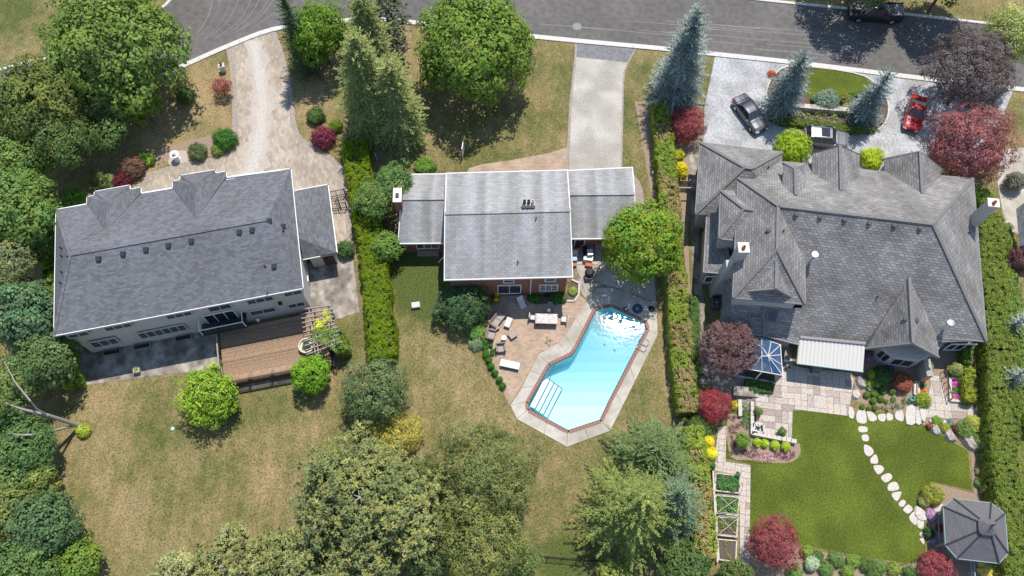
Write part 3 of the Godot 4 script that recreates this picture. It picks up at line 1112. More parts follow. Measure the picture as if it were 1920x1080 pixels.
	for k in [[south, "kerb"], [corner, "kerb"], [north, "kerb"]]:
		var m := MB.new()
		m.wall(k[0], 0.3, 0.0, 0.11)
		struct(k[1], m.mesh(), M.kerb)
		var g := MB.new()
		var shift := []
		for i in k[0].size():
			var d: Vector3 = k[0][mini(i + 1, k[0].size() - 1)] - k[0][maxi(i - 1, 0)]
			d = d.normalized()
			shift.append(k[0][i] + Vector3(d.z, 0, -d.x) * 0.3)
		g.poly(ribbon(shift if k[0] == south else k[0], 0.34), Vector3.UP)
		for i in g.v.size(): g.v[i].y = 0.013
		struct("gutter", g.mesh(), M.kerb)
	# pale scuffs and cracks along the street
	var scuff := textured(speckle(256, [Color(0.17, 0.16, 0.154), Color(0.225, 0.213, 0.206)], 0.05, 72, 3, 0.2), 3.0, 0.95, true)
	for k in 28:
		var x0 := rng.randf_range(985, 1560)
		var y0 := rng.randf_range(8, 62) + (x0 - 1000) * 0.09
		var ln := rng.randf_range(60, 260)
		sheet("road_seam", ribbon(smooth(P([x0, y0, x0 + ln * 0.5, y0 + ln * 0.04 + rng.randf_range(-1, 1), x0 + ln, y0 + ln * 0.085]), 4), rng.randf_range(0.03, 0.1)), 0.0122 + 0.0003 * k, scuff)
	for k in 9:
		var x0 := 330.0 + k * 18 + rng.randf_range(-4, 4)
		sheet("road_seam", ribbon(smooth(P([x0, 92 - k * 5, x0 + 40, 62 - k * 5, x0 + 62, 25 - k * 4, x0 + 72, -20]), 4), rng.randf_range(0.04, 0.1)), 0.0222 + 0.0003 * k, scuff)
	var mh := thing("manhole_cover", "round iron manhole cover set in the street above the concrete driveway", "manhole", fix(1082, 50))
	var mb := MB.new()
	mb.lathe([Vector2(0.52, 0.0), Vector2(0.52, 0.032), Vector2(0.4, 0.034)], 20)
	part(mh, "rim", mb.mesh(), scuff)
	mb = MB.new()
	mb.lathe([Vector2(0.4, 0.03), Vector2(0.34, 0.038), Vector2(0, 0.038)], 20)
	part(mh, "lid", mb.mesh(), M.grey_metal)

	# the west drive of pavers, with its worn track and borders
	var wl := smooth(P([428, 89, 436, 130, 440, 190, 441, 240, 436, 275, 415, 296, 370, 304, 320, 316, 270, 331]), 4)
	var wr := smooth(P([512, 58, 530, 110, 541, 160, 547, 205, 552, 240, 566, 264, 600, 285, 632, 308, 648, 340, 655, 440]), 4)
	var ring := wl.duplicate()
	ring.append_array(P([250, 352, 270, 390, 420, 440, 570, 460, 632, 470]))
	var wr2 := wr.duplicate()
	wr2.reverse()
	ring.append_array(wr2)
	sheet("paved_drive", ring, 0.014, M.drive_pavers, Vector3(0.3, 0, 1))
	var edge := MB.new()
	for q in [wl, wr]: edge.poly(ribbon(q, 0.55), Vector3.UP)
	for i in edge.v.size(): edge.v[i].y = 0.02
	struct("drive_border", edge.mesh(), M.border_pavers)
	var track := smooth(P([474, 76, 485, 130, 491, 190, 489, 240, 480, 290, 466, 330]), 10)
	var wear := noise(0.35, 3, 91)
	for k in 3:
		var l := []
		var r_ := []
		for i in track.size():
			var p: Vector3 = track[i]
			var w: float = [1.25, 0.85, 0.45][k] * (0.75 + 0.3 * i / track.size())
			l.append(p + Vector3(-w * (1.0 + 0.9 * wear.get_noise_2d(p.z * 2.0, k * 9.0)), 0, 0))
			r_.push_front(p + Vector3(w * (1.0 + 0.9 * wear.get_noise_2d(p.z * 2.0, 50.0 + k * 9.0)), 0, 0))
		sheet("worn_track", l + r_, 0.0225 + 0.003 * k, textured(speckle(256, [[Color(0.36, 0.31, 0.26), Color(0.38, 0.335, 0.285), Color(0.4, 0.365, 0.32)][k], [Color(0.43, 0.385, 0.335), Color(0.455, 0.415, 0.37), Color(0.49, 0.46, 0.42)][k]], 0.06, 73 + k, 4, 0.25), 4.0, 0.95, true))
	sheet("side_yard", P([590, 470, 656, 440, 674, 585, 640, 596, 597, 606, 560, 540]), 0.012, M.old_concrete)
	sheet("back_path", P([140, 716, 405, 669, 410, 690, 143, 724]), 0.016, M.old_concrete)
	sheet("back_terrace", P([120, 640, 400, 590, 405, 669, 140, 716]), 0.012, M.old_concrete)
	sheet("deck_path", P([400, 669, 412, 669, 421, 722, 545, 700, 548, 716, 421, 740, 408, 720]), 0.02, M.old_concrete)
	sheet("pergola_path", P([618, 600, 628, 598, 636, 682, 616, 688, 600, 640]), 0.018, M.old_concrete)
	# the middle drive, walk and side path
	sheet("concrete_drive", P([1081, 107, 1176, 117, 1169, 135, 1167, 180, 1164, 318, 1066, 319, 1072, 190]), 0.014, M.aggregate)
	sheet("drive_apron", P([1082, 80, 1190, 91, 1176, 117, 1081, 107]), 0.018, M.asphalt_new)
	edge = MB.new()
	edge.poly(ribbon(P([1080, 80, 1079, 107, 1070, 190, 1063, 318]), 0.22), Vector3.UP)
	edge.poly(ribbon(smooth(P([1192, 91, 1178, 117, 1170, 140, 1168, 180, 1165, 318]), 3), 0.16), Vector3.UP)
	for i in edge.v.size(): edge.v[i].y = 0.022
	struct("drive_border", edge.mesh(), M.border_pavers)
	sheet("brick_walk", P([1064, 276, 1030, 287, 960, 300, 905, 308, 880, 315, 874, 326, 1066, 330]), 0.014, M.pavers)
	sheet("side_path", smooth_ring(P([1182, 328, 1196, 336, 1204, 352, 1208, 375, 1210, 400, 1190, 400]), 3), 0.014, M.border_pavers)
	# the east forecourt
	sheet("forecourt", P([1341, 105, 1500, 122, 1762, 154, 1900, 168, 1850, 300, 1640, 330, 1480, 320, 1318, 282, 1321, 200]), 0.014, M.stamped)
	sheet("east_drive", P([1880, 280, 2000, 270, 2000, 470, 1885, 430, 1870, 340]), 0.014, M.concrete)
	sheet("house_bed", P([1190, 190, 1318, 200, 1318, 270, 1300, 300, 1290, 440, 1300, 700, 1330, 860, 1270, 860, 1228, 400]), 0.006, M.mulch)
	sheet("side_walk", P([1293, 290, 1312, 290, 1309, 460, 1325, 640, 1336, 720, 1312, 720, 1296, 450]), 0.012, M.old_concrete)
	sheet("back_walk", P([1310, 640, 1480, 640, 1500, 770, 1350, 770]), 0.012, M.old_concrete)
	# the east back lawn and its beds
	sheet("green_lawn", P([1361, 860, 1361, 740, 1486, 766, 1610, 782, 1640, 772, 1720, 790, 1815, 845, 1822, 920, 1750, 903, 1722, 935, 1735, 970, 1735, 1045, 1700, 1056, 1600, 1040, 1505, 1022, 1440, 1010, 1406, 1000, 1407, 870]), 0.006, M.lush)
	sheet("border_soil", P([1720, 785, 1820, 840, 1826, 925, 1750, 906, 1726, 935, 1740, 975, 1738, 1048, 1690, 1062, 1600, 1046, 1505, 1028, 1400, 1020, 1400, 1110, 1900, 1110, 1880, 900, 1850, 800]), 0.004, M.mulch)
	sheet("house_soil", P([1618, 640, 1840, 640, 1850, 800, 1730, 800, 1700, 780, 1606, 752, 1600, 700]), 0.005, M.mulch)
	sheet("island_lawn", smooth_ring(P([1486, 133, 1520, 128, 1600, 137, 1640, 156, 1628, 178, 1560, 185, 1510, 180]), 4), 0.024, M.lush)
	sheet("shrub_soil", smooth_ring(P([195, 355, 240, 330, 300, 305, 420, 290, 438, 270, 430, 250, 360, 262, 280, 290, 215, 320]), 3), 0.006, M.mulch)
	sheet("white_pebbles", smooth_ring(P([316, 300, 330, 284, 352, 284, 356, 300, 344, 308, 320, 310]), 3), 0.012, M.gravel)

func build_pool(inner: Array) -> void:
	var o := thing("swimming_pool", "bright turquoise swimming pool with red brick coping and corner steps", "pool")
	var coping := inset(inner, -0.38)
	var b := MB.new()
	# red coping, one brick after another
	for i in inner.size():
		var a: Vector3 = inner[i]
		var c: Vector3 = inner[(i + 1) % inner.size()]
		var d := (c - a)
		var l := d.length()
		d /= l
		var out := Vector3(d.z, 0, -d.x)
		if Geometry2D.is_point_in_polygon(Vector2((a + out * 0.1 + d * l / 2).x, (a + out * 0.1 + d * l / 2).z), PackedVector2Array(inner.map(func(p): return Vector2(p.x, p.z)))): out = -out
		var n := maxi(1, int(l / 0.3))
		for k in n:
			var m := a + d * (l * (k + 0.5) / n)
			b.box(m + out * 0.2 + Vector3.UP * (0.03 + 0.004 * (k % 3)), Vector3(l / n - 0.012, 0.1, 0.29 + 0.01 * (k % 2)), Basis(d, Vector3.UP, d.cross(Vector3.UP)), 0.97)
	var cp := part(o, "coping", b.mesh(), M.coping)
	cp.set_meta("kind", "stuff")
	# basin: shallow at the near end, deep at the far end
	var zs := fix(1063, 800).z
	var zn := fix(1146, 577).z
	var dep := func(p: Vector3) -> float: return -lerpf(1.05, 2.3, smoothstep(0.12, 0.9, (zs - p.z) / (zs - zn)))
	b = MB.new()
	var deep := MB.new()
	var flat := PackedVector2Array()
	for p in inner: flat.append(Vector2(p.x, p.z))
	for i in inner.size():
		var a: Vector3 = inner[i]
		var c: Vector3 = inner[(i + 1) % inner.size()]
		for k in 4:
			var p := a.lerp(c, k / 4.0)
			var q := a.lerp(c, (k + 1) / 4.0)
			deep.quad(Vector3(p.x, 0.02, p.z), Vector3(q.x, 0.02, q.z), Vector3(q.x, dep.call(q), q.z), Vector3(p.x, dep.call(p), p.z), (fix(1100, 690) - p) * Vector3(1, 0, 1))
	var cell := 0.5
	var lo := Vector2(1e9, 1e9)
	var hi := -lo
	for p in flat:
		lo = lo.min(p)
		hi = hi.max(p)
	var gx := int((hi.x - lo.x) / cell) + 1
	var gz := int((hi.y - lo.y) / cell) + 1
	for i in gx:
		for j in gz:
			var sq := PackedVector2Array([lo + Vector2(i, j) * cell, lo + Vector2(i + 1, j) * cell, lo + Vector2(i + 1, j + 1) * cell, lo + Vector2(i, j + 1) * cell])
			for q in Geometry2D.intersect_polygons(sq, flat):
				var pts := []
				for p in q: pts.append(Vector3(p.x, dep.call(Vector3(p.x, 0, p.y)), p.y))
				for k in range(1, pts.size() - 1):
					var nn: Vector3 = (pts[k + 1] - pts[0]).cross(pts[k] - pts[0]).normalized()
					if nn.y < 0: nn = -nn
					b.tri(pts[0], pts[k], pts[k + 1], nn)
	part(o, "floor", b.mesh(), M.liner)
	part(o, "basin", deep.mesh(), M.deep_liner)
	# steps in the near left corner, each with a dark edge line
	var e0 := fix(994, 760)
	var dir := (fix(1030, 690) - e0).normalized()
	var side := (fix(1063, 803) - fix(994, 767)).normalized()
	for k in 4:
		var s := MB.new()
		var w := 0.5 + 0.42 * k
		var l := 3.0
		var y := -0.28 - 0.2 * k
		var rr := smooth([e0, e0 + dir * (l - 0.5), e0 + dir * l + side * w * 0.5, e0 + dir * (l - 0.1) + side * w, e0 + side * w], 1)
		s.prism(rr, -1.05, y, false)
		var st := part(o, "step", s.mesh(), M.liner)
		s = MB.new()
		s.wall([rr[2] + Vector3.UP * 0, rr[3], rr[4]], 0.07, y, y + 0.012)
		part(st, "edge_line", s.mesh(), M.dark_metal)
	for q in [[1135, 641], [1154, 652]]:
		b = MB.new()
		var dq := fix(q[0], q[1], -1.3)
		b.lathe([Vector2(0.13, dep.call(dq) - 0.02), Vector2(0.13, dep.call(dq) + 0.04), Vector2(0, dep.call(dq) + 0.06)], 10, Vector3(dq.x, 0, dq.z))
		part(o, "drain", b.mesh(), M.dark_metal)
	b = MB.new()
	beam(b, fix(1043, 681, -0.5), fix(1022, 715, -0.5), 0.06, 0.05)
	part(o, "rope_line", b.mesh(), M.dark_metal)
	var w := MB.new()
	var top := []
	for p in inner: top.append(Vector3(p.x, -0.12, p.z))
	w.poly(top, Vector3.UP)
	struct("pool_water", w.mesh(), M.water)
	for y in [-0.6, -1.08, -1.24, -1.42, -1.62, -1.84, -2.08]:                # the body of the water, seen through more of it where the pool is deeper
		w = MB.new()
		w.poly(inset(top, 0.01).map(func(p): return Vector3(p.x, y, p.z)), Vector3.UP)
		struct("pool_water", w.mesh(), M.water_body)
	# concrete slabs round the pool
	var outer := P([1118, 540, 1150, 540, 1231, 570, 1233, 628, 1190, 716, 1144, 808, 1063, 838, 1020, 814, 969, 786, 957, 760, 978, 727, 1010, 664, 1048, 644, 1060, 630, 1100, 565])
	var near := P([1114, 577, 1146, 572, 1213, 602, 1216, 618, 1181, 685, 1128, 791, 1064, 812, 1025, 790, 988, 769, 986, 754, 1003, 724, 1028, 682, 1066, 665, 1075, 654, 1112, 584])
	var pd := thing("pool_deck", "pale concrete pool surround of broad jointed slabs", "paving")
	for i in outer.size():
		var j := (i + 1) % outer.size()
		var n := 2 if (outer[j] - outer[i]).length() > 3.4 else 1
		for k in n:
			var q := [outer[i].lerp(outer[j], float(k) / n), outer[i].lerp(outer[j], float(k + 1) / n), near[i].lerp(near[j], float(k + 1) / n), near[i].lerp(near[j], float(k) / n)]
			var c: Vector3 = (q[0] + q[1] + q[2] + q[3]) / 4
			for z in 4: q[z] = c + (q[z] - c) * (1.0 - 0.016 / maxf(0.5, (q[z] - c).length()))
			var s := MB.new()
			s.prism(q, 0.0, 0.045 + 0.002 * ((i + k) % 3))
			part(pd, "concrete_slab", s.mesh(), M.concrete)
	sheet("pool_apron", P([1078, 460, 1226, 476, 1231, 570, 1213, 602, 1146, 573, 1116, 578, 1100, 563, 1078, 530]), 0.012, M.old_concrete)
	# the wider slabs between house, tree and pool
	for q in [[1078, 497, 1128, 498, 1130, 528, 1090, 526], [1128, 480, 1180, 480, 1184, 548, 1150, 538, 1130, 532], [1180, 478, 1226, 478, 1229, 548, 1231, 568, 1186, 550], [1091, 528, 1130, 531, 1117, 538, 1101, 562], [1078, 460, 1127, 460, 1128, 497, 1078, 496]]:
		var s := MB.new()
		s.prism(inset(P(q), 0.015), 0.0, 0.04)
		part(pd, "concrete_slab", s.mesh(), M.concrete)
	# ladder
	var la := thing("pool_ladder", "pair of chrome pool grab rails at the right edge of the water", "ladder", fix(1203, 646))
	for s in [-1, 1]:
		var d := (fix(1212, 620) - fix(1180, 685)).normalized()
		var inw := Vector3(d.z, 0, -d.x)
		if inw.x > 0: inw = -inw
		var f: Vector3 = d * 0.28 * s
		var m := MB.new()
		m.tube(smooth([f - inw * 0.5, f - inw * 0.5 + Vector3.UP * 0.6, f - inw * 0.2 + Vector3.UP * 0.85, f + inw * 0.25 + Vector3.UP * 0.7, f + inw * 0.4 - Vector3.UP * 0.6], 4), 0.035, 0.035, 7)
		part(la, "rail", m.mesh(), M.chrome)
	var m2 := MB.new()
	var dd := (fix(1212, 620) - fix(1180, 685)).normalized()
	m2.box(Vector3(-0.35, -0.35, 0), Vector3(0.1, 0.04, 0.5), facing(Vector3.ZERO, Vector3(dd.z, 0, -dd.x)))
	part(la, "tread", m2.mesh(), M.white)
	var sk := thing("skimmer_lid", "small dark square skimmer cover beside the top corner of the pool", "lid", fix(1173, 580, 0.05))
	var kb := MB.new()
	kb.box(Vector3(0, 0.03, 0), Vector3(0.34, 0.06, 0.42), Basis(Vector3.UP, 0.4))
	part(sk, "cover", kb.mesh(), M.dark_metal)
	kb = MB.new()
	kb.box(Vector3(0.02, 0.08, 0.02), Vector3(0.12, 0.03, 0.16), Basis(Vector3.UP, 0.4))
	part(sk, "grip", kb.mesh(), M.white)
	var hose := thing("coiled_hose", "coil of dark blue pool hose lying on the shaded deck", "hose", fix(1195, 579, 0.05))
	for k in 5:
		kb = MB.new()
		var c := []
		for q in 25: c.append(Vector3(cos(TAU * q / 24.0), 0, sin(TAU * q / 24.0)) * (0.16 + 0.075 * k) + Vector3.UP * (0.03 + 0.012 * (k % 2)))
		kb.tube(c, 0.032, 0.032, 5, false)
		part(hose, "coil", kb.mesh(), mat(lin(0.04, 0.09, 0.16), 0.5))
	var dr := thing("deck_drain", "round black drain cover near the right edge of the shaded deck", "drain", fix(1221, 579, 0.045))
	kb = MB.new()
	kb.lathe([Vector2(0.3, 0), Vector2(0.3, 0.03), Vector2(0.24, 0.04), Vector2(0, 0.04)], 16)
	part(dr, "cover", kb.mesh(), M.black)

# ---------------------------------------------------------------- houses
func ridge_caps(parent: Node, lines: Array, m: Material, w := 0.28) -> void:
	for l in lines:
		var b := MB.new()
		beam(b, l[0] + Vector3.UP * 0.02, l[1] + Vector3.UP * 0.02, w, 0.06)
		part(parent, "ridge_cap", b.mesh(), m)

func gutter_run(parent: Node, ring: Array, m: Material, drop := 0.1, closed := true) -> void:
	var b := MB.new()
	for i in ring.size() - (0 if closed else 1):
		beam(b, ring[i] - Vector3.UP * drop, ring[(i + 1) % ring.size()] - Vector3.UP * drop, 0.11, 0.18, 0.1)
	part(parent, "gutter", b.mesh(), m)

func house_west() -> void:
	var o := thing("grey_roofed_house", "large pale stucco house with a wide charcoal shingle roof and white eaves", "house")
	var he := 6.0
	var hr := 8.4
	var eave := P([105, 393, 163, 382, 163, 369, 177, 366, 177, 359, 243, 347, 243, 355, 264, 351, 264, 362, 324, 352, 324, 340, 338, 337, 338, 329, 404, 318, 404, 325, 424, 321, 424, 332, 545, 316, 568, 540, 101, 629], he)
	var NW: Vector3 = eave[0]
	var NE: Vector3 = eave[17]
	var SE: Vector3 = eave[18]
	var SW: Vector3 = eave[19]
	var Rw := fix(132, 478, hr)
	var Re := fix(500, 412, hr)
	var b := MB.new()
	b.poly([NW, NE, Re, Rw])
	b.poly([SW, SE, Re, Rw])
	b.poly([NW, SW, Rw])
	b.poly([NE, SE, Re])
	var nn := plane_of(NW, NE, Re)
	var caps := [[Rw, Re], [NW, Rw], [SW, Rw], [NE, Re], [SE, Re]]
	for q in [[[163, 382, 163, 369, 177, 366, 177, 359, 243, 347, 243, 355, 264, 351, 264, 362], 198, 434, 200, 379], [[324, 352, 324, 340, 338, 337, 338, 329, 404, 318, 404, 325, 424, 321, 424, 332], 367, 411, 365, 346]]:
		var pts := P(q[0], he)
		var end := ray_on(q[1], q[2], NW, nn)
		var pk := fix(q[3], q[4], end.y - 0.05)
		for p in pts: p.y = he + 0.02
		var mid: Vector3 = pts[3].lerp(pts[4], 0.5)
		for i in range(1, 6):
			b.poly([pk, pts[i], pts[i + 1]])
		b.poly([pk, end, pts[0] + Vector3.UP * 0.02])
		b.poly([pk, end, pts[7] + Vector3.UP * 0.02])
		b.poly([pk, pts[0] + Vector3.UP * 0.02, pts[1]])
		b.poly([pk, pts[6], pts[7] + Vector3.UP * 0.02])
		caps.append([pk, end])
	part(o, "roof", b.mesh(), M.roof_dark)
	ridge_caps(o, caps.slice(0, 3), M.roof_dark, 0.24)
	gutter_run(o, eave, M.white)
	b = MB.new()
	b.poly(eave.map(func(p): return p - Vector3.UP * 0.18), Vector3.DOWN)
	part(o, "soffit", b.mesh(), M.white)
	var foot := inset(eave, 0.45)
	b = MB.new()
	b.prism(foot, -0.2, he - 0.2, false, false)
	part(o, "wall", b.mesh(), M.stucco)
	# rear windows: where, width, height, panes
	var a := fix(171, 664)
	var c := fix(592.5, 579)
	var along := (c - a).normalized()
	var out := Vector3(along.z, 0, -along.x)
	if out.z < 0: out = -out
	var face: Vector3 = foot[0]
	for p in foot:
		if p.dot(out) > face.dot(out): face = p
	for q in [[196, 642, 2.2, 1.3, 3], [305, 621, 4.0, 1.3, 6], [147, 627, 1.7, 0.75, 2], [222, 612, 2.2, 0.8, 3], [336, 590, 2.1, 0.8, 3], [412, 576, 1.9, 1.0, 2], [488, 562, 2.2, 0.9, 3], [549, 549, 1.5, 0.75, 2], [493, 583, 2.2, 0.95, 2], [556, 571, 1.4, 0.85, 2]]:
		var p := ray_on(q[0], q[1], face, out)
		window(o, p, along, out, q[2], q[3], q[4], 1, M.stucco, M.grey_glass)
	# the projecting balcony with its dark glazed front
	var bp := ray_on(419, 599, face, out)
	bp.y = 2.2
	var bal := MB.new()
	bal.box(bp + out * 0.55 - Vector3.UP * 0.5, Vector3(3.9, 0.14, 1.1), facing(a, c))
	var bn := part(o, "balcony", bal.mesh(), M.dark_metal)
	bal = MB.new()
	bal.box(bp + out * 1.02 + Vector3.UP * 0.1, Vector3(3.7, 1.1, 0.06), facing(a, c))
	part(bn, "glass_panel", bal.mesh(), M.glass)
	bal = MB.new()
	for s in [-1, 1]:
		beam(bal, bp + along * 1.85 * s + out * 0.1 + Vector3.UP * 0.7, bp + along * 1.85 * s + out * 1.05 + Vector3.UP * 0.7, 0.06, 0.06)
		beam(bal, bp + along * 1.87 * s + out * 1.05 - Vector3.UP * 0.4, bp + along * 1.87 * s + out * 1.05 + Vector3.UP * 0.7, 0.07, 0.07)
	beam(bal, bp - along * 1.85 + out * 1.05 + Vector3.UP * 0.7, bp + along * 1.85 + out * 1.05 + Vector3.UP * 0.7, 0.06, 0.06)
	part(bn, "handrail", bal.mesh(), M.white)
	window(o, bp + Vector3.UP * 0.4, along, out, 2.6, 1.8, 3, 1, M.white, M.glass, "balcony_door")
	for q in [[458, 588], [525, 567]]:
		var p := ray_on(q[0], q[1], face, out)
		bal = MB.new()
		bal.box(p + out * 0.1, Vector3(0.28, 0.4, 0.2), facing(a, c))
		part(o, "wall_vent", bal.mesh(), M.black)
	# cellar window wells along the foot of the wall
	for q in [[212, 660], [268, 649], [345, 632]]:
		var p := fix(q[0], q[1])
		p = p + out * ((face - p).dot(out) + 0.25)
		bal = MB.new()
		bal.box(Vector3(p.x, 0.14, p.z), Vector3(1.5, 0.28, 0.5), facing(a, c))
		var wl := part(o, "window_well", bal.mesh(), M.old_concrete)
		bal = MB.new()
		bal.box(Vector3(p.x, 0.29, p.z), Vector3(1.3, 0.02, 0.36), facing(a, c))
		part(wl, "grate", bal.mesh(), M.black)
	# side of the house facing the yard
	var ed := (SE - NE)
	ed.y = 0
	ed = ed.normalized()
	var eout := Vector3(-ed.z, 0, ed.x)
	if eout.x < 0: eout = -eout
	for q in [[578, 522], [585, 545]]:
		var ef := SE - eout * 0.45
		var p := ray_on(q[0], q[1], ef, eout)
		window(o, p, ed, eout, 0.9, 0.9, 1, 1, M.white, M.glass)
	# roof fittings
	for q in [[185, 485], [231, 476], [274, 468], [316, 460], [359, 452], [449, 435], [473, 431], [505, 414], [531, 424], [514, 499]]:
		vent(o, ray_on(q[0], q[1], SW, plane_of(SW, SE, Re)) if q[0] < 502 or q[1] > 490 else ray_on(q[0], q[1], NE, plane_of(NE, SE, Re)), (Vector3.UP * 2 + Vector3.BACK).normalized(), 0)
	for q in [[187, 400], [355, 368]]: vent(o, ray_on(q[0], q[1], NW, nn), Vector3.UP, 0)
	for q in [[117, 482], [117, 512], [115, 532], [129, 484], [116, 467]]: vent(o, ray_on(q[0], q[1], NW, plane_of(NW, SW, Rw)), Vector3.UP, 1)
	for q in [[532, 434], [497, 501]]: vent(o, ray_on(q[0], q[1], SE, plane_of(NE, SE, Re)), Vector3.UP, 1)
	# the lower side wing
	var we := P([555, 357, 615, 346, 632, 474, 569, 486], 2.8)
	var T0 := fix(551, 368, 4.1)
	var T1 := fix(560, 446, 4.1)
	b = MB.new()
	b.poly([we[1], we[2], T1, T0])
	b.poly([we[0], we[1], T0])
	b.poly([we[2], we[3], T1])
	part(o, "wing_roof", b.mesh(), M.roof_dark)
	gutter_run(o, we, M.white, 0.08, false)
	gutter_run(o, [we[2], we[3]], M.white, 0.08, false)
	var wf := inset(we, 0.4)
	b = MB.new()
	b.prism(wf, -0.2, 2.7, false, false)
	part(o, "wing_wall", b.mesh(), M.stucco)
	var wa: Vector3 = we[3]
	var wd: Vector3 = (we[2] - we[3])
	wd.y = 0
	wd = wd.normalized()
	var wo := Vector3(wd.z, 0, -wd.x)
	if wo.z < 0: wo = -wo
	bal = MB.new()
	var dc := ray_on(619, 491, wa - wo * 0.4, wo)
	bal.box(Vector3(dc.x, 1.05, dc.z) + wo * 0.03, Vector3(1.0, 2.1, 0.08), facing(we[3], we[2]))
	var door := part(o, "side_door", bal.mesh(), M.timber_dark)
	bal = MB.new()
	bal.box(Vector3(dc.x, 1.0, dc.z) + wo * 0.1 + wd * 0.4, Vector3(0.06, 0.06, 0.08), facing(we[3], we[2]))
	part(door, "handle", bal.mesh(), M.chrome)
	bal = MB.new()
	bal.box(ray_on(613, 482, wa - wo * 0.4, wo) + wo * 0.12, Vector3(0.18, 0.3, 0.22), facing(we[3], we[2]))
	part(o, "wall_lamp", bal.mesh(), M.black)

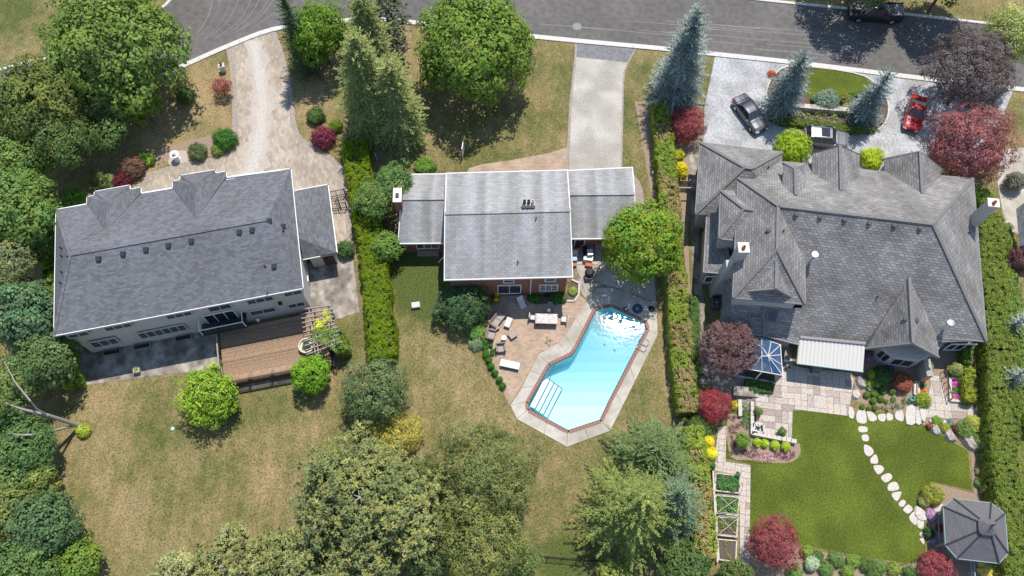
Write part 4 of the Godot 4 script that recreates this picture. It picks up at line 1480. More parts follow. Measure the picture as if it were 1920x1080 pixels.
func house_middle() -> void:
	var o := thing("brick_house", "brick house with a silvery grey gabled roof and two lower side wings", "house")
	var he := 4.8
	var hr := 7.0
	var NW := fix(837, 325, he)
	var NE := fix(1064, 319, he)
	var SE := fix(1074, 519, he)
	var SW := fix(833, 525, he)
	var Rw := fix(834, 400, hr)
	var Re := fix(1069, 394, hr)
	var b := MB.new()
	b.poly([NW, NE, Re, Rw])
	b.poly([SW, SE, Re, Rw])
	part(o, "roof", b.mesh(), M.roof_pale)
	beams(o, "ridge_cap", [[Rw + Vector3.UP * 0.02, Re + Vector3.UP * 0.02]], 0.3, 0.05, M.roof_pale)
	beams(o, "bargeboard", [[NW, Rw], [SW, Rw], [NE, Re], [SE, Re]].map(func(l): return [l[0] - Vector3.UP * 0.1, l[1] - Vector3.UP * 0.1]), 0.07, 0.2, M.white, 0.1)
	gutter_run(o, [SW, SE], M.pale_trim, 0.06, false)
	gutter_run(o, [NW, NE], M.pale_trim, 0.06, false)
	b = MB.new()
	b.poly([NW, NE, SE, SW].map(func(p): return p - Vector3.UP * 0.16), Vector3.DOWN)
	part(o, "soffit", b.mesh(), M.white)
	var foot := inset([NW, NE, SE, SW], 0.4)
	b = MB.new()
	b.prism(foot, -0.2, he - 0.15, false, false)
	var wv := (Re - Rw).normalized()
	for e in [[NW, SW, Rw], [NE, SE, Re]]:
		var inw: Vector3 = (wv if e[2] == Rw else -wv) * 0.25
		b.poly([e[0] + inw - Vector3.UP * 0.1, e[1] + inw - Vector3.UP * 0.1, e[2] + inw - Vector3.UP * 0.1], -inw)
	part(o, "wall", b.mesh(), M.brick)
	var along := (SE - SW).normalized()
	var out := Vector3(-along.z, 0, along.x)
	if out.z < 0: out = -out
	var face := SW - out * 0.4
	window(o, ray_on(955, 542, face, out), along, out, 2.05, 1.85, 2, 1, M.white, M.glass, "patio_door")
	window(o, ray_on(1028.5, 539, face, out), along, out, 1.6, 1.3, 3, 3, M.white, M.glass)
	for q in [[954, 525, 0.9], [1032, 522, 0.9]]:
		window(o, ray_on(q[0], q[1], face, out), along, out, q[2], 1.0, 1, 2, M.white, M.glass)
	var dp := ray_on(995, 535, face, out)
	b = MB.new()
	b.tube([Vector3(dp.x, 0.1, dp.z) + out * 0.07, Vector3(dp.x, 4.6, dp.z) + out * 0.07], 0.05, 0.05, 8)
	part(o, "downpipe", b.mesh(), M.white)
	b = MB.new()
	var sp := ray_on(970, 556, face, out)
	for k in 2: b.box(Vector3(sp.x, 0.08 + 0.14 * (1 - k), sp.z) + out * (0.3 + 0.3 * k), Vector3(1.5, 0.16, 0.32), facing(SW, SE))
	part(o, "back_step", b.mesh(), M.grey_timber)
	# low window wells under the right-hand window
	b = MB.new()
	var wp := fix(1029, 556)
	b.box(Vector3(wp.x, 0.2, wp.z) - out * 0.1, Vector3(0.8, 0.4, 0.3), facing(SW, SE))
	part(o, "window_well", b.mesh(), M.black)
	# chimney pots on the ridge
	var cb := ray_on(991, 388, NW, plane_of(NW, NE, Re))
	b = MB.new()
	b.box(cb + Vector3.UP * 0.2, Vector3(1.1, 1.0, 0.45), facing(SW, SE))
	var ch := part(o, "chimney", b.mesh(), M.stone)
	for k in 3:
		b = MB.new()
		b.lathe([Vector2(0.15, 0), Vector2(0.13, 0.42), Vector2(0.1, 0.42), Vector2(0.1, 0.2), Vector2(0, 0.2)], 10, cb + Vector3.UP * 0.7 + along * (0.36 * (k - 1)))
		part(ch, "chimney_pot", b.mesh(), M.cream if k == 2 else M.dark_metal)
	ch.scale = Vector3.ONE
	var sn := plane_of(SW, SE, Re)
	vent(o, ray_on(890, 416, SW, sn), Vector3.UP, 0)
	vent(o, ray_on(1021, 411, SW, sn), Vector3.UP, 0)
	for q in [[1005, 411], [971, 493]]: vent(o, ray_on(q[0], q[1], SW, sn), Vector3.UP, 1)
	# the two wings
	for w in [[[754, 327, 838, 326, 836, 456, 746, 457], 752, 373, 836, 372, "west"], [[1062, 320, 1186, 314, 1193, 447, 1072, 448], 1066, 364, 1190, 363, "east"]]:
		var e := P(w[0], 2.6)
		var r0 := fix(w[1], w[2], 4.4)
		var r1 := fix(w[3], w[4], 4.4)
		b = MB.new()
		b.poly([e[0], e[1], r1, r0])
		b.poly([e[3], e[2], r1, r0])
		part(o, "wing_roof", b.mesh(), M.roof_pale)
		beams(o, "ridge_cap", [[r0 + Vector3.UP * 0.02, r1 + Vector3.UP * 0.02]], 0.3, 0.05, M.roof_pale)
		gutter_run(o, [e[3], e[2]], M.pale_trim, 0.06, false)
		gutter_run(o, [e[0], e[1]], M.pale_trim, 0.06, false)
		var sd := 0 if w[5] == "west" else 1
		var rr := r0 if sd == 0 else r1
		beams(o, "bargeboard", [[e[0 + sd] - Vector3.UP * 0.1, rr - Vector3.UP * 0.1], [e[3 - sd] - Vector3.UP * 0.1, rr - Vector3.UP * 0.1]], 0.07, 0.2, M.white, 0.1)
		var f := inset(e, 0.35)
		b = MB.new()
		b.prism(f, -0.2, 2.5, false, false)
		var iw := along * (0.25 if sd == 0 else -0.25) - Vector3.UP * 0.08
		b.poly([e[0 + sd] + iw, e[3 - sd] + iw, rr + iw], -along if sd == 0 else along)
		part(o, "wing_wall", b.mesh(), M.brick)
		var wf: Vector3 = e[3] - out * 0.35
		if sd == 0:
			window(o, ray_on(802, 460, wf, out), along, out, 2.0, 1.1, 3, 1, M.white, M.glass)
			b = MB.new()
			var st := fix(803, 472)
			for k in 2: b.box(Vector3(st.x, 0.08 + 0.16 * (1 - k), st.z) + out * 0.32 * k, Vector3(2.0, 0.18, 0.34), facing(SW, SE))
			part(o, "wing_step", b.mesh(), M.grey_timber)
		else:
			window(o, ray_on(1086, 457, wf, out), along, out, 0.9, 1.9, 1, 1, M.white, M.glass, "garage_door")
		vent(o, ray_on(797 if sd == 0 else 1123, 399 if sd == 0 else 376, e[3], plane_of(e[3], e[2], r1)), Vector3.UP, 0)
	# brick chimney on the left gable
	var ct := fix(745, 366, 5.6)
	b = MB.new()
	b.box(Vector3(ct.x, 2.7, ct.z), Vector3(0.62, 5.6, 1.25), facing(SW, SE))
	ch = part(o, "gable_chimney", b.mesh(), M.brick)
	b = MB.new()
	b.box(ct + Vector3.UP * 0.0, Vector3(0.75, 0.14, 1.4), facing(SW, SE))
	part(ch, "chimney_cap", b.mesh(), M.white)
	b = MB.new()
	b.box(ct + Vector3.UP * 0.13 + out * 0.1, Vector3(0.3, 0.22, 0.4), facing(SW, SE))
	part(ch, "chimney_pot", b.mesh(), M.timber_dark)
	# leaning downpipe at the left rear corner
	b = MB.new()
	b.tube([fix(834, 480, 2.6), fix(826, 488, 0.5), fix(822, 492, 0.15)], 0.06, 0.06, 8)
	part(o, "downpipe", b.mesh(), M.white)

func house_east() -> void:
	var o := thing("slate_roofed_house", "sprawling stone house under a many-hipped grey shake roof with dormers", "house")
	var A := fix(1459, 386, 9.5)
	var B := fix(1749, 420, 9.5)
	var NE := fix(1825, 334, 3.6)
	var SE := fix(1850, 640, 3.6)
	var nN := plane_of(A, B, NE)
	var nS := plane_of(A, B, SE)
	var on_n := func(x, y): return ray_on(x, y, A, nN)
	var on_s := func(x, y): return ray_on(x, y, A, nS)
	var Pk := fix(1457, 467, 9.5)
	var hw := 6.82
	var V := ray_on(1509, 487, A, nS)
	var WSE := fix(1510, 570, hw)
	var WSW := fix(1374, 558, hw)
	var WNW := fix(1384, 334, hw)
	var n1: Vector3 = on_n.call(1655, 322)
	var n2: Vector3 = on_n.call(1520, 306)
	var n3: Vector3 = on_n.call(1463, 302)
	var n4: Vector3 = on_n.call(1412, 337)
	var s1: Vector3 = on_s.call(1623, 645)
	var s2: Vector3 = on_s.call(1500, 632)
	var b := MB.new()
	b.poly([A, B, NE, n1, n2, n3, n4, WNW])
	b.poly([B, NE, SE])
	b.poly([A, B, SE, s1, s2, V])
	b.poly([A, V, WSE, Pk])
	b.poly([Pk, WSE, WSW])
	b.poly([A, Pk, WSW, WNW])
	part(o, "roof", b.mesh(), M.roof_stone)
	var caps := [[A, B], [B, NE], [B, SE], [A, Pk], [Pk, WSE], [Pk, WSW], [A, WNW]]
	# front left block
	b = MB.new()
	var g := P([1313, 267, 1467, 285, 1304, 401], 3.6)
	var gse := Vector3(g[1].x - 1.0, 3.6, g[2].z + 1.0)
	var R1 := fix(1396, 314, 6.4)
	var R2 := fix(1411, 316, 6.4)
	b.poly([g[0], g[1], R2, R1])
	b.poly([g[0], R1, g[2]])
	b.poly([g[2], R1, R2, gse])
	b.poly([g[1], R2, gse])
	part(o, "front_block_roof", b.mesh(), M.roof_stone)
	caps.append_array([[R1, R2], [g[0], R1], [g[1], R2], [g[2], R1]])
	b = MB.new()
	b.prism(inset([g[0], g[1], gse, g[2]], 0.5), -0.2, 3.5, false, false)
	part(o, "front_block_wall", b.mesh(), M.grey_stucco)
	gutter_run(o, [g[1], g[0], g[2]], M.grey_metal, 0.08, false)
	# square bay on the left with its own hipped roof
	var ht := 6.3
	var hp := 7.9
	var t := P([1351, 357, 1396, 361, 1415, 455, 1348, 447], ht)
	var k1 := fix(1395, 391, hp)
	var k2 := fix(1440, 398, hp)
	b = MB.new()
	b.poly([t[0], t[1], k2, k1])
	b.poly([t[0], k1, t[3]])
	b.poly([t[3], k1, k2, t[2]])
	part(o, "bay_roof", b.mesh(), M.roof_stone)
	caps.append_array([[k1, k2], [t[0], k1], [t[3], k1]])
	b = MB.new()
	b.prism(inset(t, 0.3), 0.0, ht - 0.05, false, false)
	part(o, "bay_wall", b.mesh(), M.grey_stucco)
	gutter_run(o, [t[1], t[0], t[3], t[2]], M.grey_metal, 0.08, false)
	# low roof on the left side
	b = MB.new()
	var l := Q([1325, 402, 3.4, 1352, 396, 4.3, 1372, 500, 4.3, 1358, 513, 3.6, 1319, 510, 3.4])
	b.poly([l[0], l[1], l[4]])
	b.poly([l[1], l[2], l[3], l[4]])
	part(o, "low_roof", b.mesh(), M.roof_stone)
	b = MB.new()
	b.prism(inset(P([1325, 402, 1380, 398, 1385, 513, 1319, 510], 3.4), 0.3), -0.1, 3.35, false, false)
	part(o, "low_wall", b.mesh(), M.grey_stucco)
	gutter_run(o, [l[0], l[4], l[3]], M.grey_metal, 0.06, false)
	var wso := Vector3(0.02, 0, 1).normalized()
	window(o, ray_on(1336, 523, l[3] - wso * 0.3, wso), Vector3(1, 0, -0.02).normalized(), wso, 1.4, 1.3, 2, 1, M.white, M.glass)
	# upper wing walls
	b = MB.new()
	b.prism(inset([WNW, Vector3(V.x, hw, V.z), WSE, WSW], 0.45), 0.0, hw - 0.05, false, false)
	part(o, "upper_wall", b.mesh(), M.grey_stucco)
	gutter_run(o, [WNW, WSW, WSE, V], M.grey_metal, 0.1, false)
	# shed roof behind, with skylights
	var sh := Q([1357, 520, 3.6, 1378, 522, 4.4, 1376, 566, 4.5, 1432, 572, 4.6, 1506, 578, 4.7, 1500, 632, 3.1, 1498, 646, 2.8, 1432, 629, 2.8, 1380, 626, 2.8, 1356, 604, 2.9])
	b = MB.new()
	b.poly([sh[0], sh[1], sh[2], sh[9]])
	b.poly([sh[2], sh[3], sh[7], sh[8]])
	b.poly([sh[2], sh[8], sh[9]])
	b.poly([sh[3], sh[4], sh[5], sh[7]])
	b.poly([sh[5], sh[6], sh[7]])
	part(o, "shed_roof", b.mesh(), M.roof_stone)
	gutter_run(o, [sh[0], sh[9], sh[8], sh[7], sh[6]], M.grey_metal, 0.06, false)
	caps.append([sh[3], sh[7]])
	b = MB.new()
	b.prism(inset(P([1357, 520, 1500, 530, 1500, 640, 1432, 624, 1356, 600], 2.8), 0.35), -0.1, 2.75, false, false)
	part(o, "shed_wall", b.mesh(), M.grey_stucco)
	for q in [[1417, 592, 1.2, 0.35], [1448, 592, 0.9, 1.1]]:
		var c := ray_on(q[0], q[1], sh[3], plane_of(sh[3], sh[4], sh[7]))
		var nn := plane_of(sh[3], sh[4], sh[7])
		if nn.y < 0: nn = -nn
		var e := Vector3.UP.cross(nn).normalized()
		b = MB.new()
		b.box(c + nn * 0.06, Vector3(q[2], 0.12, q[3]), Basis(e, nn, e.cross(nn)))
		var sk := part(o, "skylight", b.mesh(), M.grey_metal)
		b = MB.new()
		b.box(c + nn * 0.125, Vector3(q[2] - 0.14, 0.02, q[3] - 0.12), Basis(e, nn, e.cross(nn)))
		part(sk, "pane", b.mesh(), M.glass)
	# dormers on the street side
	for d in [[1492, 366, 1491, 317, 1467, 347, 1469, 305, 1510, 351, 1511, 307, true], [1577, 357, 1575, 273, 1522, 323, 1523, 288, 1611, 333, 1612, 290, false], [1729, 363, 1725, 284, 1659, 320, 1656, 298, 1763, 331, 1767, 318, false]]:
		var ap: Vector3 = on_n.call(d[0], d[1])
		var fr := fix(d[2], d[3], ap.y)
		var bl: Vector3 = on_n.call(d[4], d[5])
		var br: Vector3 = on_n.call(d[8], d[9])
		var fl := fix(d[6], d[7], bl.y)
		var f2 := fix(d[10], d[11], br.y)
		var dn := thing_part(o, "dormer")
		b = MB.new()
		b.poly([ap, fr, fl, bl])
		b.poly([ap, fr, f2, br])
		if d[12]: b.poly([fr, fl, f2])
		part(dn, "dormer_roof", b.mesh(), M.roof_stone)
		beams(dn, "bargeboard", [[fl, fr], [fr, f2]].map(func(q): return [q[0] - Vector3.UP * 0.14, q[1] - Vector3.UP * 0.14]), 0.12, 0.26, M.timber_dark if d[0] == 1577 else M.ridge_stone, 0.1)
		caps.append([ap, fr])
		b = MB.new()
		var dv := Vector3(0, 0, 0.35)
		var foot_y := 2.0 if d[0] != 1492 else minf(bl.y, br.y) - 1.6
		b.poly([fl + dv, fr + dv - Vector3.UP * 0.1, f2 + dv], Vector3.FORWARD)
		b.quad(fl + dv + Vector3.RIGHT * 0.2, f2 + dv - Vector3.RIGHT * 0.2, Vector3(f2.x - 0.2, foot_y, f2.z + 0.35), Vector3(fl.x + 0.2, foot_y, fl.z + 0.35), Vector3.FORWARD)
		b.quad(fl + dv + Vector3.RIGHT * 0.2, bl + Vector3.RIGHT * 0.2, Vector3(bl.x + 0.2, foot_y, bl.z), Vector3(fl.x + 0.2, foot_y, fl.z + 0.35), Vector3.LEFT)
		b.quad(f2 + dv - Vector3.RIGHT * 0.2, br - Vector3.RIGHT * 0.2, Vector3(br.x - 0.2, foot_y, br.z), Vector3(f2.x - 0.2, foot_y, f2.z + 0.35), Vector3.RIGHT)
		part(dn, "cheek_wall", b.mesh(), M.grey_stucco)
		var wc := (fl + f2) / 2 + Vector3(0, -0.9, 0.3)
		if not d[12]: window(dn, wc, Vector3.RIGHT, Vector3.FORWARD, 1.6, 1.2, 2, 2, M.white, M.glass)
	# little gable over the rear wing
	var nP := plane_of(Pk, WSE, WSW)
	var ga := ray_on(1456, 491, Pk, nP)
	var gf := fix(1455, 541, ga.y)
	var gl := ray_on(1405, 546, Pk, nP)
	var gr := ray_on(1483, 556, Pk, nP)
	b = MB.new()
	b.poly([ga, gf, gl + Vector3.UP * 0.03])
	b.poly([ga, gf, gr + Vector3.UP * 0.03])
	part(o, "gable_roof", b.mesh(), M.roof_stone)
	beams(o, "bargeboard", [[gl, gf], [gf, gr]].map(func(q): return [q[0] - Vector3.UP * 0.05, q[1] - Vector3.UP * 0.1]), 0.12, 0.24, M.grey_metal, 0.1)
	b = MB.new()
	b.poly([gl - Vector3(0, 0.05, 0.5), gf - Vector3(0, 0.1, 0.5), gr - Vector3(0, 0.05, 0.5)], Vector3.BACK)
	part(o, "gable_wall", b.mesh(), M.grey_stucco)
	caps.append([ga, gf])
	# the big rear gable over the breakfast bay
	var ta: Vector3 = on_s.call(1705, 520)
	var tf := fix(1712, 643, ta.y)
	var tl: Vector3 = on_s.call(1624, 643)
	var tl2 := fix(1624, 653, tl.y + 0.2)
	var tr: Vector3 = on_s.call(1758, 634)
	var tr2 := fix(1760, 669, tr.y - 0.1)
	b = MB.new()
	b.poly([ta, tf, tl2]); b.poly([ta, tl2, tl])
	b.poly([ta, tf, tr2]); b.poly([ta, tr2, tr])
	part(o, "rear_gable_roof", b.mesh(), M.roof_stone)
	beams(o, "bargeboard", [[tl2, tf], [tf, tr2]].map(func(q): return [q[0] - Vector3.UP * 0.1, q[1] - Vector3.UP * 0.12]), 0.16, 0.26, M.grey_metal, 0.1)
	caps.append([ta, tf])
	vent(o, ray_on(1697, 599, ta, plane_of(ta, tf, tl2)), Vector3.UP, 2)
	vent(o, ray_on(1718, 601, ta, plane_of(ta, tf, tr2)), Vector3.UP, 2)
	var bay := P([1622, 640, 1632, 668, 1655, 686, 1700, 692, 1732, 676, 1748, 655, 1750, 640])
	b = MB.new()
	b.prism(bay, -0.1, 2.6, false, true)
	part(o, "breakfast_bay", b.mesh(), M.grey_stucco)
	b = MB.new()
	b.poly([tl2 + Vector3(0.3, -0.2, -0.7), tf + Vector3(0, -0.3, -0.7), tr2 + Vector3(-0.3, -0.2, -0.9)], Vector3.BACK)
	part(o, "gable_wall", b.mesh(), M.grey_stucco)
	for i in range(1, 5):
		var p: Vector3 = bay[i]
		var q: Vector3 = bay[i + 1]
		var dd := (q - p).normalized()
		var oo := Vector3(-dd.z, 0, dd.x)
		if oo.z < 0: oo = -oo
		window(o, (p + q) / 2 + Vector3.UP * 1.5, dd, oo, (q - p).length() - 0.3, 1.5, 2 if i < 4 else 1, 1, M.grey_stucco, M.glass, "bay_window")
	b = MB.new()
	var pc := fix(1724, 700)
	b.box(Vector3(pc.x, 0.9, pc.z), Vector3(0.55, 1.8, 1.6))
	part(o, "stone_pier", b.mesh(), M.rock)
	# main walls
	var ring := [on_n.call(1463, 300), n2, n1, NE, SE, on_s.call(1760, 634), s1, s2]
	for i in ring.size(): ring[i] = Vector3(ring[i].x, 3.4, ring[i].z)
	b = MB.new()
	b.prism(inset(ring, 0.55), -0.2, 3.0, false, false)
	part(o, "wall", b.mesh(), M.grey_stucco)
	gutter_run(o, [n2, n1, NE, SE, on_s.call(1760, 633)], M.grey_metal, 0.08, false)
	gutter_run(o, [s1, s2], M.grey_metal, 0.08, false)
	window(o, fix(1800, 655, 1.3) - Vector3(0, 0, 0.25), Vector3.RIGHT, Vector3.BACK, 2.2, 1.5, 3, 1, M.white, M.glass)
	for c in caps:
		b = MB.new()
		beam(b, c[0] + Vector3.UP * 0.03, c[1] + Vector3.UP * 0.03, 0.26, 0.09)
		part(o, "ridge_cap", b.mesh(), M.ridge_stone)
	# chimneys
	for q in [[1394, 465, 8.9, 0.9, 0.9, 0.0], [1862, 381, 7.7, 0.95, 0.8, -0.12]]:
		var top := fix(q[0], q[1], q[2])
		b = MB.new()
		b.box(Vector3(top.x, q[2] / 2, top.z), Vector3(q[3] - 0.1, q[2], q[4] - 0.1), Basis(Vector3.UP, q[5]))
		var ch := part(o, "chimney", b.mesh(), M.grey_stucco)
		b = MB.new()
		b.box(top + Vector3.UP * 0.06, Vector3(q[3] + 0.03, 0.14, q[4] + 0.03), Basis(Vector3.UP, q[5]))
		part(ch, "chimney_cap", b.mesh(), M.cream)
		b = MB.new()
		b.lathe([Vector2(0.17, 0.1), Vector2(0.13, 0.5), Vector2(0.1, 0.5), Vector2(0.1, 0.3), Vector2(0, 0.3)], 12, top + Vector3(-0.05, 0, 0.1))
		part(ch, "chimney_pot", b.mesh(), M.terracotta)
	b = MB.new()
	var sc := fix(1394, 465, 8.9)
	b.box(Vector3(sc.x - 0.2, 2.9, sc.z + 0.1), Vector3(1.5, 5.8, 1.4), Basis.IDENTITY, 0.66)
	part(o, "chimney_breast", b.mesh(), M.grey_stucco)
	# fittings
	for q in [[1492, 403], [1537, 408], [1583, 413], [1629, 419], [1676, 424], [1724, 429]]: vent(o, on_s.call(q[0], q[1]), Vector3.UP, 2)
	vent(o, on_s.call(1519, 490), Vector3.UP, 3)
	vent(o, on_s.call(1769, 616), Vector3.UP, 3)
	vent(o, on_s.call(1751, 507), Vector3.UP, 0)
	vent(o, on_s.call(1644, 558), Vector3.UP, 1)
	vent(o, ray_on(1440, 433, A, plane_of(A, Pk, WSW)), Vector3.UP, 2)
	vent(o, ray_on(1468, 435, A, plane_of(A, V, Pk)), Vector3.UP, 1)
	vent(o, ray_on(1815, 438, B, plane_of(B, NE, SE)), Vector3.UP, 1)
	vent(o, ray_on(1440, 316, g[0], plane_of(g[0], g[1], R2)), Vector3.UP, 1)

func thing_part(parent: Node, called: String) -> Node3D:
	var o := Node3D.new()
	o.name = called
	parent.add_child(o, true)
	return o

# ---------------------------------------------------------------- west lot
func west_lot() -> void:
	# timber deck: frame and single boards
	var dk := P([412, 622, 606, 582, 622, 684, 421, 722], 0.75)
	var d := thing("timber_deck", "brown timber deck of long boards behind the pale stucco house", "deck")
	var n := 36
	for i in n:
		var f0 := (i + 0.04) / n
		var f1 := (i + 0.96) / n
		var b := MB.new()
		var q := [dk[0].lerp(dk[3], f0), dk[1].lerp(dk[2], f0), dk[1].lerp(dk[2], f1), dk[0].lerp(dk[3], f1)]
		b.prism(q, 0.71, 0.75 + 0.004 * (i * 7 % 3))
		part(d, "deck_board", b.mesh(), [M.timber, deck_tone(i), M.timber, deck_tone(i + 3)][i * 5 % 4])
	var b := MB.new()
	b.wall([dk[0] , dk[3], dk[2], dk[1]], 0.12, 0.0, 0.7)
	part(d, "skirt_board", b.mesh(), M.timber_dark)
	b = MB.new()
	b.wall([dk[0] + Vector3(-0.1, 0, 0), dk[3] + Vector3(-0.1, 0, 0)], 0.12, 1.5, 1.62)
	part(d, "side_rail", b.mesh(), M.grey_timber)
	for k in 3:
		b = MB.new()
		var p: Vector3 = dk[0].lerp(dk[3], k / 2.0) + Vector3(-0.1, 0, 0)
		b.box(Vector3(p.x, 0.8, p.z), Vector3(0.12, 1.6, 0.12))
		part(d, "rail_post", b.mesh(), M.timber_dark)
	# slatted benches in a row along the near edge
	var e0: Vector3 = dk[3].lerp(dk[2], 0.04)
	var e1: Vector3 = dk[3].lerp(dk[2], 0.86)
	var bas := facing(e0, e1)
	for k in 4:
		var c: Vector3 = e0.lerp(e1, (k + 0.5) / 4.0) - bas.z * 0.32
		var l := (e1 - e0).length() / 4.0
		var bn := thing("deck_bench", ["slatted deck bench nearest the left corner of the timber deck", "second slatted deck bench from the left end of the row", "third slatted deck bench, left of the clipped round tree", "last slatted deck bench, half behind the clipped round tree"][k], "bench", Vector3(c.x, 0.75, c.z), atan2(-bas.x.z, bas.x.x), "benches along the deck edge")
		for s in [-1, 1]:
			b = MB.new()
			b.box(Vector3(s * (l / 2 - 0.12), 0.22, 0), Vector3(0.1, 0.44, 0.5))
			part(bn, "leg", b.mesh(), M.timber_dark)
			b = MB.new()
			beam(b, Vector3(s * (l / 2 - 0.03), 0.4, 0.2), Vector3(s * (l / 2 - 0.03), 0.95, 0.48), 0.1, 0.1)
			part(bn, "back_post", b.mesh(), M.timber_dark)
		b = MB.new()
		for q in 20: b.box(Vector3((q + 0.5) / 20 * l - l / 2, 0.46, 0), Vector3(l / 20 * 0.6, 0.05, 0.5))
		part(bn, "seat", b.mesh(), M.timber_pale).set_meta("kind", "stuff")
		b = MB.new()
		for q in 20: beam(b, Vector3((q + 0.5) / 20 * l - l / 2, 0.5, 0.26), Vector3((q + 0.5) / 20 * l - l / 2, 0.92, 0.46), l / 20 * 0.6, 0.04)
		part(bn, "backrest", b.mesh(), M.timber).set_meta("kind", "stuff")
		b = MB.new()
		beam(b, Vector3(-l / 2, 0.95, 0.48), Vector3(l / 2, 0.95, 0.48), 0.14, 0.06)
		part(bn, "top_rail", b.mesh(), M.timber_dark)
	# pergola over the deck's right end
	var pg := thing("garden_pergola", "weathered timber pergola with crossing beams, partly grown with vine", "pergola")
	var ph := 2.9
	var c0 := fix(579, 576, ph)
	var c1 := fix(591, 662, ph)
	var c2 := fix(612, 572, ph)
	var c3 := fix(622, 650, ph)
	for q in [[c0, c1], [c0 + Vector3(0.28, 0, 0), c1 + Vector3(0.28, 0, 0)], [c2, c3], [c2 + Vector3(0.25, 0, 0), c3 + Vector3(0.25, 0, 0)]]:
		b = MB.new()
		beam(b, q[0] - Vector3.UP * 0.12, q[1] - Vector3.UP * 0.12, 0.09, 0.2)
		part(pg, "carrier_beam", b.mesh(), M.grey_timber)
	for k in 11:
		var f := 0.03 + 0.94 * k / 10.0
		b = MB.new()
		var l0: Vector3 = c0.lerp(c1, f)
		var r0: Vector3 = c2.lerp(c3, f)
		var dd := (r0 - l0).normalized()
		beam(b, l0 - dd * 0.75, r0 + dd * (0.55 if k < 6 else 0.8), 0.08, 0.16)
		part(pg, "rafter", b.mesh(), M.grey_timber)
	for q in [c0, c1, c2, c3, c0.lerp(c1, 0.5), c2.lerp(c3, 0.5)]:
		b = MB.new()
		b.box(Vector3(q.x + 0.14, ph / 2 - 0.1, q.z), Vector3(0.16, ph - 0.2, 0.16))
		part(pg, "post", b.mesh(), M.grey_timber)
	for v in [[[590, 604, 606, 590, 612, 582, 622, 588, 616, 604, 600, 616, 586, 618], Color(0.34, 0.34, 0.03), "bright yellow vine over the top of the timber pergola", 31], [[586, 620, 604, 610, 626, 616, 634, 634, 632, 660, 610, 648, 588, 640], Color(0.1, 0.16, 0.04), "green vine over the middle rafters of the timber pergola", 32]]:
		var vn := thing("climbing_vine", v[2], "vine", Vector3.ZERO, 0.0, "vines on the pergola")
		part(vn, "foliage", bed_mesh(P(v[0], ph), 0.5, v[1], v[3], 0.2, {"y": ph - 0.1, "cover": 2.6, "gaps": -0.3}), M.leaf)
		b = MB.new()
		var m: Vector3 = fix(v[0][0], v[0][1], ph)
		b.tube([Vector3(m.x, 0.0, m.z), Vector3(m.x, ph, m.z)], 0.04, 0.03, 5)
		part(vn, "stem", b.mesh(), M.bark)
	var fall := hedge("green creeper hanging down beside the right posts of the pergola", smooth(P([636, 634, 642, 655, 650, 672], 0.0), 2), 1.1, 2.4, Color(0.1, 0.16, 0.035), 33, 0.19, {"called": "creeper", "cat": "vine", "rough": 0.6, "round": 1.0, "cover": 1.8})
	# half-barrel tub on the deck
	var tb := thing("deck_tub", "round pale-rimmed tub standing on the deck under the pergola", "planter", fix(577, 652, 0.75))
	b = MB.new()
	b.lathe([Vector2(0.55, 0), Vector2(0.66, 0.5), Vector2(0.7, 0.62), Vector2(0.62, 0.62), Vector2(0.58, 0.35), Vector2(0, 0.35)], 18)
	part(tb, "tub", b.mesh(), M.cream)
	part(tb, "foliage", crown_mesh(0.42, 0.25, 0.42, 0.5, Color(0.1, 0.13, 0.07), 34, 0.14, {"low": -0.1}), M.leaf)
	var lamp := thing("deck_pot", "tiny white pot on the shaded deck near the wall", "pot", fix(485, 602, 0.75))
	b = MB.new()
	b.lathe([Vector2(0.1, 0), Vector2(0.16, 0.26), Vector2(0.12, 0.26), Vector2(0, 0.2)], 10)
	part(lamp, "pot", b.mesh(), M.white)
	# square planter on the back path
	var pl := thing("square_planter", "square stone planter on the edge of the shaded back terrace", "planter", fix(260, 696), 0.2)
	b = MB.new()
	b.box(Vector3(0, 0.25, 0), Vector3(0.46, 0.5, 0.46), Basis.IDENTITY, 1.1)
	b.wall([Vector3(-0.22, 0, -0.22), Vector3(0.22, 0, -0.22), Vector3(0.22, 0, 0.22), Vector3(-0.22, 0, 0.22)], 0.1, 0.48, 0.58, true)
	part(pl, "box", b.mesh(), M.stone)
	part(pl, "foliage", crown_mesh(0.2, 0.14, 0.2, 0.58, Color(0.2, 0.22, 0.04), 35, 0.09, {"low": 0.0}), M.leaf)
	# white fountain among the pebbles
	var u := thing("garden_urn", "white stone urn fountain on pale pebbles by the front walk", "urn", fix(333, 299))
	b = MB.new()
	b.lathe([Vector2(0.34, 0), Vector2(0.3, 0.15), Vector2(0.2, 0.25), Vector2(0.17, 0.6), Vector2(0.26, 0.7)], 16)
	part(u, "pedestal", b.mesh(), M.white)
	b = MB.new()
	b.lathe([Vector2(0.2, 0.7), Vector2(0.42, 0.85), Vector2(0.44, 0.95), Vector2(0.36, 0.95), Vector2(0.14, 0.85), Vector2(0.12, 1.05), Vector2(0.22, 1.15), Vector2(0.18, 1.3), Vector2(0, 1.34)], 16)
	part(u, "bowl", b.mesh(), M.white)
	# letter stone at the drive entrance
	var ls := thing("gate_stone", "small stone pillar with a lamp on it beside the paved drive", "pillar", fix(420, 133), 0.3)
	b = MB.new()
	b.box(Vector3(0, 0.42, 0), Vector3(0.5, 0.84, 0.42))
	part(ls, "shaft", b.mesh(), M.cream)
	b = MB.new()
	b.box(Vector3(0, 0.88, 0), Vector3(0.62, 0.1, 0.54))
	part(ls, "cap", b.mesh(), M.stone)
	b = MB.new()
	b.lathe([Vector2(0.08, 0.92), Vector2(0.12, 1.1), Vector2(0.14, 1.2), Vector2(0, 1.3)], 8)
	part(ls, "lamp", b.mesh(), M.dark_metal)
